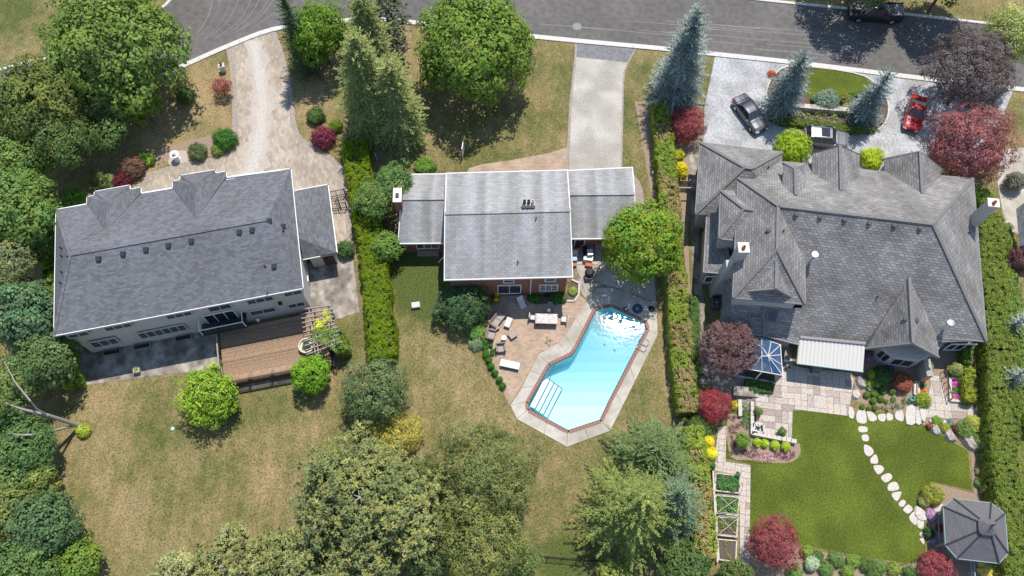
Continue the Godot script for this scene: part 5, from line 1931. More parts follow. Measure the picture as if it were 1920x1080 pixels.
	var lid := thing("lawn_lid", "small pale green valve cover lying in the dry lawn", "cover", fix(324, 804))
	b = MB.new()
	b.lathe([Vector2(0.16, 0), Vector2(0.16, 0.05), Vector2(0.12, 0.07), Vector2(0, 0.07)], 14)
	part(lid, "cover", b.mesh(), mat(lin(0.42, 0.55, 0.5), 0.6))
	# garden gate between the wing and the hedge
	var gt := thing("side_gate", "dark metal garden gate and rails between the side wing and the hedge", "gate")
	var g0 := fix(620, 372)
	var g1 := fix(648, 366)
	var g2 := fix(651, 391)
	var g3 := fix(624, 394)
	for q in [[g0, g1], [g3, g2], [g0.lerp(g1, 0.45), g3.lerp(g2, 0.6)]]:
		b = MB.new()
		for y in [0.25, 1.2]: beam(b, q[0] + Vector3.UP * y, q[1] + Vector3.UP * y, 0.05, 0.06)
		for k in 9: beam(b, q[0].lerp(q[1], k / 8.0) + Vector3.UP * 0.05, q[0].lerp(q[1], k / 8.0) + Vector3.UP * 1.25, 0.03, 0.03)
		part(gt, "railing", b.mesh(), M.dark_metal).set_meta("kind", "stuff")
	for q in [g0, g1, g2, g3]:
		b = MB.new()
		b.box(q + Vector3.UP * 0.65, Vector3(0.09, 1.3, 0.09))
		part(gt, "post", b.mesh(), M.dark_metal)

func deck_tone(i: int) -> StandardMaterial3D:
	var m: StandardMaterial3D = M.timber.duplicate()
	var g := 0.86 + 0.22 * (i * 13 % 7) / 7.0
	m.albedo_color = Color(g, g, g)
	return m

# ---------------------------------------------------------------- middle lot
func soft_box(s: Vector3) -> ArrayMesh:
	var b := MB.new()
	b.box(Vector3(0, -s.y * 0.12, 0), Vector3(s.x, s.y * 0.76, s.z))
	b.box(Vector3(0, s.y * 0.38, 0), Vector3(s.x, s.y * 0.24, s.z), Basis.IDENTITY, 0.92)
	return b.mesh()

func armchair(label: String, cat: String, at: Vector3, turn: float, w: float, fabric: Material, group: String) -> void:
	# faces +z; wicker shell, cushion, four legs
	var t := thing("wicker_armchair" if cat == "chair" else "wicker_sofa", label, cat, at, turn, group)
	var b := MB.new()
	b.box(Vector3(0, 0.3, -0.3), Vector3(w, 0.6, 0.14))
	b.box(Vector3(0, 0.66, -0.37), Vector3(w, 0.34, 0.1))
	part(t, "backrest", b.mesh(), M.wicker)
	for s in [-1, 1]:
		b = MB.new()
		b.box(Vector3(s * (w / 2 - 0.06), 0.42, 0.02), Vector3(0.12, 0.5, 0.62))
		b.box(Vector3(s * (w / 2 - 0.06), 0.69, 0.02), Vector3(0.15, 0.05, 0.66))
		part(t, "arm", b.mesh(), M.wicker)
		for z in [-0.3, 0.3]:
			b = MB.new()
			b.box(Vector3(s * (w / 2 - 0.08), 0.08, z), Vector3(0.07, 0.16, 0.07))
			part(t, "leg", b.mesh(), M.timber_dark)
	b = MB.new()
	b.box(Vector3(0, 0.24, 0.02), Vector3(w - 0.2, 0.16, 0.64))
	part(t, "seat", b.mesh(), M.wicker)
	var n := 1 if w < 1.2 else 2
	for k in n:
		part(t, "cushion", soft_box(Vector3((w - 0.26) / n - 0.02, 0.15, 0.62)), fabric, Vector3(((k + 0.5) / n - 0.5) * (w - 0.26), 0.4, 0.03))

func ottoman(label: String, at: Vector3, turn: float, s: Vector2, h: float, fabric: Material, called := "ottoman", cat := "ottoman") -> void:
	var t := thing(called, label, cat, at, turn, "seats on the brick patio")
	var b := MB.new()
	b.box(Vector3(0, h * 0.5, 0), Vector3(s.x - 0.08, h * 0.4, s.y - 0.08))
	part(t, "base", b.mesh(), M.wicker)
	part(t, "cushion", soft_box(Vector3(s.x, 0.14, s.y)), fabric, Vector3(0, h * 0.7 + 0.07, 0))
	for x in [-1, 1]:
		for z in [-1, 1]:
			b = MB.new()
			b.box(Vector3(x * (s.x / 2 - 0.08), h * 0.17, z * (s.y / 2 - 0.08)), Vector3(0.06, h * 0.34, 0.06))
			part(t, "leg", b.mesh(), M.timber_dark)

func chair(label: String, at: Vector3, turn: float, shell: Material, group: String) -> void:
	# a light dining chair facing +z
	var t := thing("patio_chair", label, "chair", at, turn, group)
	var b := MB.new()
	b.box(Vector3(0, 0.43, 0), Vector3(0.46, 0.06, 0.46))
	part(t, "seat", b.mesh(), shell)
	b = MB.new()
	beam(b, Vector3(0, 0.47, -0.22), Vector3(0, 0.95, -0.34), 0.46, 0.05)
	part(t, "backrest", b.mesh(), shell)
	for x in [-1, 1]:
		for z in [-1, 1]:
			b = MB.new()
			b.tube([Vector3(x * 0.2, 0.42, z * 0.2), Vector3(x * 0.23, 0, z * 0.24)], 0.022, 0.018, 6)
			part(t, "leg", b.mesh(), M.grey_metal)

func middle_lot() -> void:
	sheet("brick_patio", P([930, 552, 1062, 549, 1078, 548, 1101, 563, 1056, 640, 1047, 645, 1010, 663, 976, 728, 955, 760, 925, 692, 912, 640, 916, 590]), 0.014, M.pavers, (fix(1078, 549) - fix(930, 551)))
	sheet("planted_corner", P([1066, 529, 1072, 527, 1085, 533, 1084, 553, 1078, 562, 1062, 566, 1054, 570, 1000, 570, 988, 562, 988, 552, 1064, 549]), 0.018, M.soil)
	var kb := MB.new()
	kb.wall(P([1072, 525, 1086, 532, 1085, 553, 1077, 565, 1062, 565]), 0.16, 0.0, 0.16)
	struct("bed_kerb", kb.mesh(), M.stone)
	var g := "seats on the brick patio"
	# dining table with a marbled top
	var t := thing("dining_table", "large rectangular patio table with a pale marbled top", "table", fix(1024, 603), -0.03)
	var tm := textured(speckle(256, [Color(0.22, 0.18, 0.17), Color(0.42, 0.37, 0.34), Color(0.55, 0.5, 0.46)], 0.04, 80, 5, 0.12, 2.4), 2.2, 0.4, true)
	part(t, "tabletop", soft_box(Vector3(2.0, 0.08, 0.95)), tm, Vector3(0, 0.72, 0))
	for x in [-1, 1]:
		for z in [-1, 1]:
			var b := MB.new()
			b.box(Vector3(x * 0.86, 0.34, z * 0.36), Vector3(0.1, 0.68, 0.1))
			part(t, "leg", b.mesh(), M.timber_dark)
	var pl := thing("white_plate", "round white dish on the far edge of the marbled patio table", "dish", fix(1029, 582, 0.77))
	var pb := MB.new()
	pb.lathe([Vector2(0.1, 0), Vector2(0.17, 0.05), Vector2(0.13, 0.05), Vector2(0.08, 0.02), Vector2(0, 0.02)], 14)
	part(pl, "dish", pb.mesh(), M.white)
	chair("white patio chair at the left end of the marbled table", fix(999, 598), PI / 2 - 0.1, M.pale_cushion, g)
	chair("white patio chair at the right end of the marbled table", fix(1057, 602), -PI / 2 - 0.1, M.pale_cushion, g)
	chair("grey patio chair in the shade behind the marbled table", fix(1031, 580), 0.0, M.grey_metal, g)
	# reclined grey chair in the shade
	var rc := thing("folding_recliner", "light grey folding chair tipped back in the shade by the house step", "chair", fix(979, 573), 0.45, g)
	for q in [["backrest", Vector3(0, 0.6, -0.42), 0.9], ["seat", Vector3(0, 0.38, 0.1), 0.12]]:
		part(rc, q[0], soft_box(Vector3(0.56, 0.08, 0.62)), M.pale_cushion, q[1], Basis(Vector3.RIGHT, q[2]))
	for s in [-1, 1]:
		var b := MB.new()
		b.tube([Vector3(s * 0.28, 0, 0.4), Vector3(s * 0.28, 0.4, -0.1), Vector3(s * 0.28, 0.85, -0.6)], 0.025, 0.02, 6)
		b.tube([Vector3(s * 0.28, 0, -0.4), Vector3(s * 0.28, 0.4, 0.1)], 0.025, 0.02, 6)
		part(rc, "side_frame", b.mesh(), M.steel)
	armchair("brown wicker sofa turned diagonally beside the big green bush", "sofa", fix(934, 602), 0.95, 1.7, M.cushion, g)
	ottoman("square stool with grey cushion in front of the wicker sofa's near end", fix(928, 616), 0.6, Vector2(0.62, 0.62), 0.4, M.cushion)
	ottoman("white-cushioned footstool standing alone right of the wicker sofa", fix(953, 607), -0.35, Vector2(0.55, 0.95), 0.42, M.pale_cushion)
	armchair("round-backed wicker armchair at the left edge of the brick patio", "chair", fix(921, 631), PI * 0.42, 0.95, M.cushion, g)
	ottoman("dark square footstool near the small round table", fix(961, 630), 0.6, Vector2(0.68, 0.62), 0.36, M.cushion)
	armchair("wicker armchair facing the pool just below the small round table", "chair", fix(939, 656), 0.1, 0.85, M.cushion, g)
	var rt := thing("side_table", "small round white side table between the wicker chairs", "table", fix(945, 637))
	var b2 := MB.new()
	b2.lathe([Vector2(0.22, 0.5), Vector2(0.22, 0.54), Vector2(0, 0.54)], 16)
	part(rt, "tabletop", b2.mesh(), M.white)
	for k in 3:
		b2 = MB.new()
		var a := TAU * k / 3
		b2.tube([Vector3(cos(a) * 0.15, 0.5, sin(a) * 0.15), Vector3(cos(a) * 0.22, 0, sin(a) * 0.22)], 0.018, 0.015, 5)
		part(rt, "leg", b2.mesh(), M.steel)
	# white two-part lounger
	var wl := thing("sun_lounger", "long white cushioned bench in two pads at the near end of the patio", "lounger", fix(956, 686), -0.22, g)
	for s in [-1, 1]:
		part(wl, "pad", soft_box(Vector3(0.85, 0.14, 0.62)), M.white, Vector3(s * 0.435, 0.42, 0))
		for z in [-1, 1]:
			b2 = MB.new()
			b2.box(Vector3(s * 0.78, 0.17, z * 0.24), Vector3(0.06, 0.34, 0.06))
			part(wl, "leg", b2.mesh(), M.timber_dark)
	b2 = MB.new()
	b2.box(Vector3(0, 0.3, 0), Vector3(1.7, 0.08, 0.56))
	part(wl, "frame", b2.mesh(), M.timber_dark)
	var wd := part(self, numbered("paving_weeds"), bed_mesh(P([985, 622, 1020, 626, 1050, 648, 1040, 655, 1010, 640, 990, 640]), 0.1, Color(0.08, 0.1, 0.03), 88, 0.07, {"gaps": 0.22, "cover": 0.5, "y": 0.02}), M.leaf)
	tag(wd, "sparse green weeds growing between the bricks of the patio", "weeds")
	wd.set_meta("kind", "stuff")
	# orange flowers by the door
	for q in [[932, 556, 0.5, "orange flowering lily beside the patio door, farther of two"], [931, 566, 0.35, "orange flowering lily beside the patio door, nearer of two"]]:
		var o := thing("orange_lily", q[3], "flower", fix(q[0], q[1]), 0.0, "lilies by the patio door")
		part(o, "foliage", crown_mesh(0.28, 0.3, 0.28, 0.35, Color(0.15, 0.16, 0.03), 90 + int(q[1]), 0.12, {"kind": "blade", "low": 0.0}), M.leaf)
		part(o, "petals", crown_mesh(0.24, 0.16, 0.24, 0.6, Color(0.75, 0.3, 0.02), 91 + int(q[1]), 0.1, {"low": 0.1}), M.leaf)
	# things left behind the side wing
	var clutter := "clutter behind the side wing"
	var bq := thing("kettle_barbecue", "black covered barbecue standing on the pale slab by the house", "barbecue", fix(1104, 517))
	b2 = MB.new()
	b2.lathe([Vector2(0.3, 0.0), Vector2(0.36, 0.3), Vector2(0.44, 0.7), Vector2(0.42, 0.85), Vector2(0.3, 1.0), Vector2(0.0, 1.06)], 14)
	part(bq, "cover", b2.mesh(), M.black)
	b2 = MB.new()
	b2.box(Vector3(-0.1, 0.55, 0.42), Vector3(0.6, 0.05, 0.3))
	part(bq, "shelf", b2.mesh(), M.dark_metal)
	var w := thing("work_table", "grey table with white things on it against the side wing", "table", fix(1106, 472), 0.0, clutter)
	b2 = MB.new()
	b2.box(Vector3(0, 0.78, 0), Vector3(0.62, 0.06, 1.3))
	part(w, "tabletop", b2.mesh(), M.grey_metal)
	for x in [-1, 1]:
		for z in [-1, 1]:
			b2 = MB.new()
			b2.box(Vector3(x * 0.26, 0.38, z * 0.58), Vector3(0.06, 0.76, 0.06))
			part(w, "leg", b2.mesh(), M.black)
	for q in [[1106, 474, 0.82, 0.5, 0.18, 0.6, "white tray lying on the grey work table", M.white, "tray", "tray"], [1102, 489, 0.0, 0.85, 0.62, 0.45, "white lidded box in front of the work table", M.white, "storage_box", "box"], [1097, 476, 0.0, 0.4, 0.7, 0.9, "black bin beside the work table", M.black, "bin", "bin"], [1104, 499, 0.0, 0.7, 0.35, 0.35, "terracotta trough in front of the white box", M.terracotta, "plant_trough", "trough"], [1129, 460, 0.0, 1.5, 1.0, 0.9, "grey-topped cabinet half under the round maple", M.grey_timber, "garden_cabinet", "cabinet"], [1078, 478, 0.0, 0.45, 0.55, 0.55, "white sack slumped at the house corner", M.white, "sack", "sack"], [1077, 489, 0.0, 0.4, 0.6, 0.5, "pale blue drum at the house corner, between sack and brown crate", mat(lin(0.3, 0.42, 0.55), 0.5), "drum", "drum"], [1077, 498, 0.0, 0.35, 0.3, 0.35, "small brown crate at the house corner", M.terracotta, "crate", "crate"], [1093, 462, 0.0, 0.7, 0.6, 0.5, "rust-brown barrow against the side wing wall", M.terracotta, "barrow", "barrow"]]:
		var o := thing(q[8], q[6], q[9], fix(q[0], q[1], q[2]), rng.randf_range(-0.2, 0.2), clutter)
		b2 = MB.new()
		b2.box(Vector3(0, q[4] * 0.45, 0), Vector3(q[3] * 0.96, q[4] * 0.9, q[5] * 0.96), Basis.IDENTITY, 1.04)
		part(o, "body", b2.mesh(), q[7])
		b2 = MB.new()
		b2.box(Vector3(0, q[4] * 0.95, 0), Vector3(q[3] * 1.04, q[4] * 0.1 + 0.02, q[5] * 1.04), Basis.IDENTITY, 0.94)
		part(o, "lid", b2.mesh(), q[7])
	# notice board on the front lawn
	var sg := thing("notice_board", "tall white and red notice board leaning on the front lawn", "sign", fix(869, 289), 0.1)
	var sb := Basis(Vector3.UP, 1.35)
	b2 = MB.new()
	b2.box(Vector3(0, 0.95, 0), Vector3(1.0, 1.5, 0.06), sb)
	part(sg, "board", b2.mesh(), M.white)
	b2 = MB.new()
	b2.box(sb * Vector3(0, 0, 0.04) + Vector3(0, 1.55, 0), Vector3(0.98, 0.28, 0.03), sb)
	part(sg, "red_band", b2.mesh(), mat(lin(0.5, 0.04, 0.05), 0.5))
	b2 = MB.new()
	b2.box(sb * Vector3(0, 0, -0.04) + Vector3(0, 1.0, 0), Vector3(0.98, 1.3, 0.02), sb)
	part(sg, "grey_back", b2.mesh(), M.grey_metal)
	for s in [-1, 1]:
		b2 = MB.new()
		b2.box(sb * Vector3(s * 0.5, 0, 0) + Vector3(0, 0.9, 0), Vector3(0.08, 1.8, 0.08), sb)
		part(sg, "post", b2.mesh(), M.white)
	# blue pole by the spruces
	var bp := thing("garden_stake", "thin blue and white stake leaning in the shade under the big spruce", "stake", fix(707, 300))
	b2 = MB.new()
	b2.tube([Vector3(0, 0, 0), Vector3(-0.1, 1.2, -0.1)], 0.035, 0.03, 6)
	part(bp, "pole", b2.mesh(), M.white)
	b2 = MB.new()
	b2.tube([Vector3(-0.1, 1.15, -0.1), Vector3(0.5, 0.7, 0.3)], 0.025, 0.02, 6)
	part(bp, "arm", b2.mesh(), mat(lin(0.1, 0.2, 0.5), 0.5))
	var ub := thing("utility_box", "pale square concrete box standing alone on the dry grass", "box", fix(780, 574), 0.15)
	b2 = MB.new()
	b2.box(Vector3(0, 0.16, 0), Vector3(0.72, 0.32, 0.5))
	part(ub, "body", b2.mesh(), M.stone)
	b2 = MB.new()
	b2.box(Vector3(0, 0.35, 0), Vector3(0.8, 0.08, 0.58), Basis.IDENTITY, 0.86)
	part(ub, "lid", b2.mesh(), M.kerb)
	var sl := thing("stone_slab", "weathered stone slab lying in the bed left of the patio", "stone", fix(897, 641))
	b2 = MB.new()
	b2.box(Vector3(0, 0.1, 0), Vector3(0.8, 0.2, 0.3), Basis.IDENTITY, 0.9)
	part(sl, "slab", b2.mesh(), M.rock)
	# wire fence at the bottom of the lot
	var wf := thing("wire_fence", "low black wire fence across the bottom of the middle lawn", "fence")
	var f0 := fix(1000, 1043)
	var f1 := fix(1190, 1060)
	for k in 8:
		b2 = MB.new()
		var p: Vector3 = f0.lerp(f1, k / 7.0)
		b2.box(p + Vector3.UP * 0.55, Vector3(0.05, 1.1, 0.05))
		part(wf, "post", b2.mesh(), M.black)
	for y in [0.1, 1.08]:
		b2 = MB.new()
		beam(b2, f0 + Vector3.UP * y, f1 + Vector3.UP * y, 0.04, 0.04)
		part(wf, "rail", b2.mesh(), M.black)
	b2 = MB.new()
	var l := (f1 - f0).length()
	var k := 0.0
	while k < l:
		beam(b2, f0.lerp(f1, k / l) + Vector3.UP * 0.05, f0.lerp(f1, minf(1, (k + 0.6) / l)) + Vector3.UP * 1.05, 0.012, 0.012)
		beam(b2, f0.lerp(f1, k / l) + Vector3.UP * 1.05, f0.lerp(f1, minf(1, (k + 0.6) / l)) + Vector3.UP * 0.05, 0.012, 0.012)
		k += 0.22
	part(wf, "wire_mesh", b2.mesh(), M.black).set_meta("kind", "stuff")

# ---------------------------------------------------------------- cars
func loft(stations: Array, m: MB) -> void:                 # rings of points skinned together, normals smoothed around
	for i in stations.size() - 1:
		var a: Array = stations[i]
		var c: Array = stations[i + 1]
		for k in a.size() - 1:
			m.quad(a[k], a[k + 1], c[k + 1], c[k], ((a[k] + a[k + 1] + c[k]) / 3.0) - Vector3(0, 0.45, a[k].z))

func car(called: String, label: String, cat: String, at: Vector3, front: Vector3, paint: Material, s: Dictionary) -> Node3D:
	# built facing +z; L length, W width, hoods and belts in metres
	var d := front - at
	var t := thing(called, label, cat, at, atan2(d.x, d.z), "")
	var L: float = s.L / 2.0
	var W: float = s.W / 2.0
	var hood: float = s.hood
	var belt: float = s.belt
	var tail: float = s.tail
	var ring := func(z: float, w: float, top: float, low: float) -> Array:
		return [Vector3(-w * 0.93, low, z), Vector3(-w, low + 0.16, z), Vector3(-w, top * 0.72, z), Vector3(-w * 0.95, top * 0.93, z), Vector3(-w * 0.78, top, z), Vector3(-w * 0.3, top + 0.03, z), Vector3(w * 0.3, top + 0.03, z), Vector3(w * 0.78, top, z), Vector3(w * 0.95, top * 0.93, z), Vector3(w, top * 0.72, z), Vector3(w, low + 0.16, z), Vector3(w * 0.93, low, z)]
	var m := MB.new()
	var st := []
	for q in [[-1.0, 0.62, tail - 0.3], [-0.985, 0.82, tail - 0.08], [-0.93, 0.93, tail], [-0.7, 1.0, tail + 0.02], [s.r0, 1.0, belt], [s.f1, 1.0, belt], [0.55, 1.0, hood + 0.02], [0.8, 0.97, hood - 0.05], [0.93, 0.88, hood - 0.12], [0.985, 0.74, hood - 0.25], [1.0, 0.55, hood - 0.38]]:
		st.append(ring.call(q[0] * L, q[1] * W, q[2], 0.24))
	loft(st, m)
	var body := part(t, "body", m.mesh(), paint)
	m = MB.new()
	m.box(Vector3(0, 0.28, 0), Vector3(W * 1.7, 0.12, L * 1.85))
	part(body, "sill", m.mesh(), M.black)
	# cabin: roof panel, windscreens, side windows, pillars
	var z0: float = s.r0 * L
	var z1: float = s.r1 * L
	var z2: float = s.f0 * L
	var z3: float = s.f1 * L
	var bw := W * 0.93
	var tw: float = W * s.get("roofw", 0.7)
	var rh: float = s.roof
	var by := belt - 0.02
	m = MB.new()
	var n := 6
	for i in n:
		var za := lerpf(z1, z2, float(i) / n)
		var zb := lerpf(z1, z2, float(i + 1) / n)
		var ya := rh + 0.05 * sin(PI * float(i) / n)
		var yb := rh + 0.05 * sin(PI * float(i + 1) / n)
		for q in [[-1.0, -0.55, -0.04, 0.015], [-0.55, 0.55, 0.015, 0.015], [0.55, 1.0, 0.015, -0.04]]:
			m.quad(Vector3(q[0] * tw, ya + q[2], za), Vector3(q[1] * tw, ya + q[3], za), Vector3(q[1] * tw, yb + q[3], zb), Vector3(q[0] * tw, yb + q[2], zb), Vector3.UP)
	part(t, "roof_panel", m.mesh(), paint)
	m = MB.new()
	m.quad(Vector3(-bw * 0.95, by, z3), Vector3(bw * 0.95, by, z3), Vector3(tw, rh - 0.02, z2), Vector3(-tw, rh - 0.02, z2), Vector3(0, 1, 1))
	part(t, "windscreen", m.mesh(), M.glass)
	m = MB.new()
	m.quad(Vector3(-bw * 0.95, by, z0), Vector3(bw * 0.95, by, z0), Vector3(tw, rh - 0.02, z1), Vector3(-tw, rh - 0.02, z1), Vector3(0, 1, -1))
	part(t, "rear_window", m.mesh(), M.glass)
	for x in [-1, 1]:
		m = MB.new()
		m.quad(Vector3(x * bw, by, z0), Vector3(x * bw, by, z3), Vector3(x * tw, rh - 0.03, z2), Vector3(x * tw, rh - 0.03, z1), Vector3(x, 0.4, 0))
		part(t, "side_window", m.mesh(), M.glass)
		m = MB.new()
		for q in [[Vector3(x * bw, by, z3), Vector3(x * tw, rh, z2)], [Vector3(x * bw, by, z0), Vector3(x * tw, rh, z1)], [Vector3(x * bw, by, (z0 + z3) / 2), Vector3(x * tw, rh, (z1 + z2) / 2)], [Vector3(x * tw, rh, z1), Vector3(x * tw, rh, z2)]]:
			m.tube([q[0], q[1]], 0.045, 0.045, 6)
		part(t, "window_frame", m.mesh(), paint)
		m = MB.new()
		m.box(Vector3(x * (W + 0.08), belt + 0.02, z3 - 0.25), Vector3(0.2, 0.13, 0.12), Basis.IDENTITY, 0.85)
		part(t, "mirror", m.mesh(), paint)
		for z in [-0.6, 0.62]:
			m = MB.new()
			m.tube([Vector3(x * (W - 0.24), s.wheel, z * L), Vector3(x * (W + 0.005), s.wheel, z * L)], s.wheel, s.wheel, 16)
			var wh := part(t, "wheel", m.mesh(), M.rubber)
			m = MB.new()
			m.tube([Vector3(x * (W - 0.1), s.wheel, z * L), Vector3(x * (W + 0.012), s.wheel, z * L)], s.wheel * 0.64, s.wheel * 0.6, 12)
			part(wh, "rim", m.mesh(), M.steel)
		m = MB.new()
		m.box(Vector3(x * W * 0.66, hood - 0.2, L * 0.945), Vector3(W * 0.42, 0.15, 0.22), Basis(Vector3.UP, x * 0.35), 0.8)
		part(t, "headlight", m.mesh(), M.chrome)
		m = MB.new()
		m.box(Vector3(x * W * 0.7, tail - 0.14, -L * 0.968), Vector3(W * 0.4, 0.16, 0.12), Basis(Vector3.UP, -x * 0.25))
		part(t, "tail_light", m.mesh(), M.red_lamp)
	m = MB.new()
	m.box(Vector3(0, 0.5, L * 0.985), Vector3(W * 0.8, 0.2, 0.06))
	part(t, "grille", m.mesh(), M.black)
	m = MB.new()
	m.box(Vector3(0, 0.62, -L * 1.0), Vector3(0.5, 0.12, 0.03))
	part(t, "number_plate", m.mesh(), M.white)
	return t

func east_lot() -> void:
	M.red_lamp = mat(lin(0.35, 0.01, 0.01), 0.3)
	var graphite := mat(lin(0.07, 0.072, 0.085), 0.32)
	graphite.metallic = 0.45
	graphite.clearcoat_enabled = true
	graphite.clearcoat_roughness = 0.06
	var silver := mat(lin(0.17, 0.18, 0.2), 0.32)
	silver.metallic = 0.5
	silver.clearcoat_enabled = true
	var red := mat(lin(0.42, 0.012, 0.016), 0.32)
	red.clearcoat_enabled = true
	red.clearcoat_roughness = 0.06
	var black := mat(lin(0.012, 0.014, 0.018), 0.25)
	black.clearcoat_enabled = true
	var a := fix(1404, 220)
	car("sedan", "dark graphite saloon car parked askew on the grey forecourt", "car", a, fix(1423, 246), graphite, {"L": 4.5, "W": 1.76, "hood": 0.88, "belt": 0.95, "tail": 0.98, "roof": 1.42, "r0": -0.66, "r1": -0.36, "f0": 0.12, "f1": 0.42, "wheel": 0.33})
	var sv := car("sport_utility", "silver off-road car with a dark glass roof panel below the planted island", "car", fix(1544, 267), fix(1583, 271), silver, {"L": 4.4, "W": 1.8, "hood": 1.05, "belt": 1.12, "tail": 1.12, "roof": 1.72, "r0": -0.93, "r1": -0.78, "f0": 0.14, "f1": 0.42, "wheel": 0.37, "roofw": 0.78})
	var m := MB.new()
	m.box(Vector3(0, 1.8, -0.35), Vector3(0.95, 0.03, 0.8))
	part(sv, "sunroof", m.mesh(), M.glass)
	for x in [-1, 1]:
		m = MB.new()
		m.tube([Vector3(x * 0.68, 1.8, -1.5), Vector3(x * 0.68, 1.84, -0.6), Vector3(x * 0.68, 1.8, 0.3)], 0.03, 0.03, 6)
		part(sv, "roof_rail", m.mesh(), M.black)
	car("coupe", "bright red coupe parked at the right edge of the forecourt beside the dark plum tree", "car", fix(1711, 219), fix(1703, 249), red, {"L": 4.2, "W": 1.76, "hood": 0.84, "belt": 0.9, "tail": 0.94, "roof": 1.32, "r0": -0.74, "r1": -0.3, "f0": 0.02, "f1": 0.36, "wheel": 0.33})
	var tk := car("pickup", "black pickup truck parked in deep shade along the far kerb", "truck", fix(1637, 31), fix(1600, 29), black, {"L": 5.7, "W": 2.0, "hood": 1.15, "belt": 1.25, "tail": 1.12, "roof": 1.85, "r0": -0.22, "r1": -0.16, "f0": 0.28, "f1": 0.46, "wheel": 0.4, "roofw": 0.76})
	m = MB.new()
	m.box(Vector3(0, 1.17, -1.85), Vector3(1.5, 0.03, 1.75))
	part(tk, "load_bed", m.mesh(), M.grey_metal)
	for x in [-1, 1]:
		m = MB.new()
		m.box(Vector3(x * 0.86, 1.24, -1.85), Vector3(0.12, 0.16, 1.9))
		part(tk, "bed_rail", m.mesh(), black)

	# planted island in the forecourt
	var isl := smooth_ring(P([1437, 186, 1440, 160, 1456, 136, 1490, 124, 1600, 137, 1642, 158, 1664, 190, 1663, 222, 1645, 244, 1610, 247, 1500, 236, 1465, 230, 1444, 212]), 3)
	var b := MB.new()
	b.wall(isl, 0.16, 0.0, 0.1, true)
	struct("island_kerb", b.mesh(), M.stone)
	sheet("island_soil", isl, 0.018, M.soil)
	var wl := thing("island_wall", "long low stone wall across the planted island in the forecourt", "wall")
	for i in 12:
		var p := fix(1480, 204).lerp(fix(1625, 216), i / 12.0)
		var q := fix(1480, 204).lerp(fix(1625, 216), (i + 0.97) / 12.0)
		b = MB.new()
		b.wall([p, q], 0.5 + 0.02 * (i % 2), 0.0, 0.7)
		part(wl, "stone_block", b.mesh(), [M.stone, M.rock][i % 2])
	# slatted gate and posts in the side passage
	var pg := thing("passage_gate", "grey timber gate and posts across the narrow side passage", "gate")
	for q in [[1271, 352], [1289, 352], [1302, 352]]:
		b = MB.new()
		b.box(fix(q[0], q[1]) + Vector3.UP * 0.75, Vector3(0.1, 1.5, 0.1))
		part(pg, "post", b.mesh(), M.grey_timber)
	b = MB.new()
	beam(b, fix(1268, 352, 1.5), fix(1304, 352, 1.5), 0.12, 0.08)
	part(pg, "top_beam", b.mesh(), M.grey_timber)
	for k in 7:
		b = MB.new()
		b.box(fix(1271, 352).lerp(fix(1289, 352), (k + 0.5) / 7) + Vector3.UP * 0.7, Vector3(0.1, 1.25, 0.04))
		part(pg, "slat", b.mesh(), M.grey_timber)
	# two air conditioners
	for q in [[1342, 552, "grey air conditioner nearer the house front of the pair in the side passage"], [1340, 573, "grey air conditioner nearer the garden of the pair in the side passage"]]:
		var ac := thing("air_conditioner", q[2], "air conditioner", fix(q[0], q[1]), 0.03, "air conditioners in the side passage")
		b = MB.new()
		b.box(Vector3(0, 0.4, 0), Vector3(0.82, 0.8, 0.82), Basis.IDENTITY, 0.97)
		part(ac, "casing", b.mesh(), mat(lin(0.13, 0.12, 0.12), 0.6))
		b = MB.new()
		b.lathe([Vector2(0.36, 0.8), Vector2(0.36, 0.84), Vector2(0.32, 0.84), Vector2(0.32, 0.81), Vector2(0, 0.81)], 18)
		part(ac, "fan_ring", b.mesh(), M.black)
		b = MB.new()
		for k in 4: b.box(Vector3(cos(k * PI / 2), 0, sin(k * PI / 2)) * 0.17 + Vector3.UP * 0.83, Vector3(0.26, 0.02, 0.1), Basis(Vector3.UP, -k * PI / 2))
		part(ac, "fan", b.mesh(), M.grey_metal)
	# striped awning, strip by strip
	var aw := thing("striped_awning", "cream fluted awning stretched out over the stone terrace", "awning")
	var t0 := fix(1499, 633, 3.0)
	var t1 := fix(1622, 645, 3.0)
	var u0 := fix(1494, 681, 2.25)
	var u1 := fix(1618, 697, 2.25)
	for k in 17:
		b = MB.new()
		var f0 := k / 17.0
		var f1 := (k + 1) / 17.0
		for z in 4:
			var ga := lerpf(f0, f1, z / 4.0)
			var gb := lerpf(f0, f1, (z + 1) / 4.0)
			var ha := 0.09 * sin(PI * z / 4.0)
			var hb := 0.09 * sin(PI * (z + 1) / 4.0)
			b.quad(t0.lerp(t1, ga) + Vector3.UP * ha, t0.lerp(t1, gb) + Vector3.UP * hb, u0.lerp(u1, gb) + Vector3.UP * hb, u0.lerp(u1, ga) + Vector3.UP * ha, Vector3.UP)
		part(aw, "canvas_strip", b.mesh(), M.canvas)
	b = MB.new()
	beam(b, u0, u1, 0.12, 0.16)
	part(aw, "front_bar", b.mesh(), mat(lin(0.3, 0.42, 0.4), 0.5))
	b = MB.new()
	beam(b, t0 + Vector3.UP * 0.1, t1 + Vector3.UP * 0.1, 0.25, 0.2)
	part(aw, "housing", b.mesh(), M.grey_metal)
	for q in [[t0, u0], [t1, u1]]:
		b = MB.new()
		beam(b, q[0] - Vector3.UP * 0.15, q[1] - Vector3.UP * 0.1, 0.06, 0.08)
		part(aw, "arm", b.mesh(), M.grey_metal)
	var gl := thing("grill_table", "grey grill trolley standing half under the awning's edge", "grill", fix(1526, 694))
	b = MB.new()
	b.box(Vector3(0, 0.86, 0), Vector3(0.85, 0.12, 0.6))
	part(gl, "top", b.mesh(), M.grey_metal)
	b = MB.new()
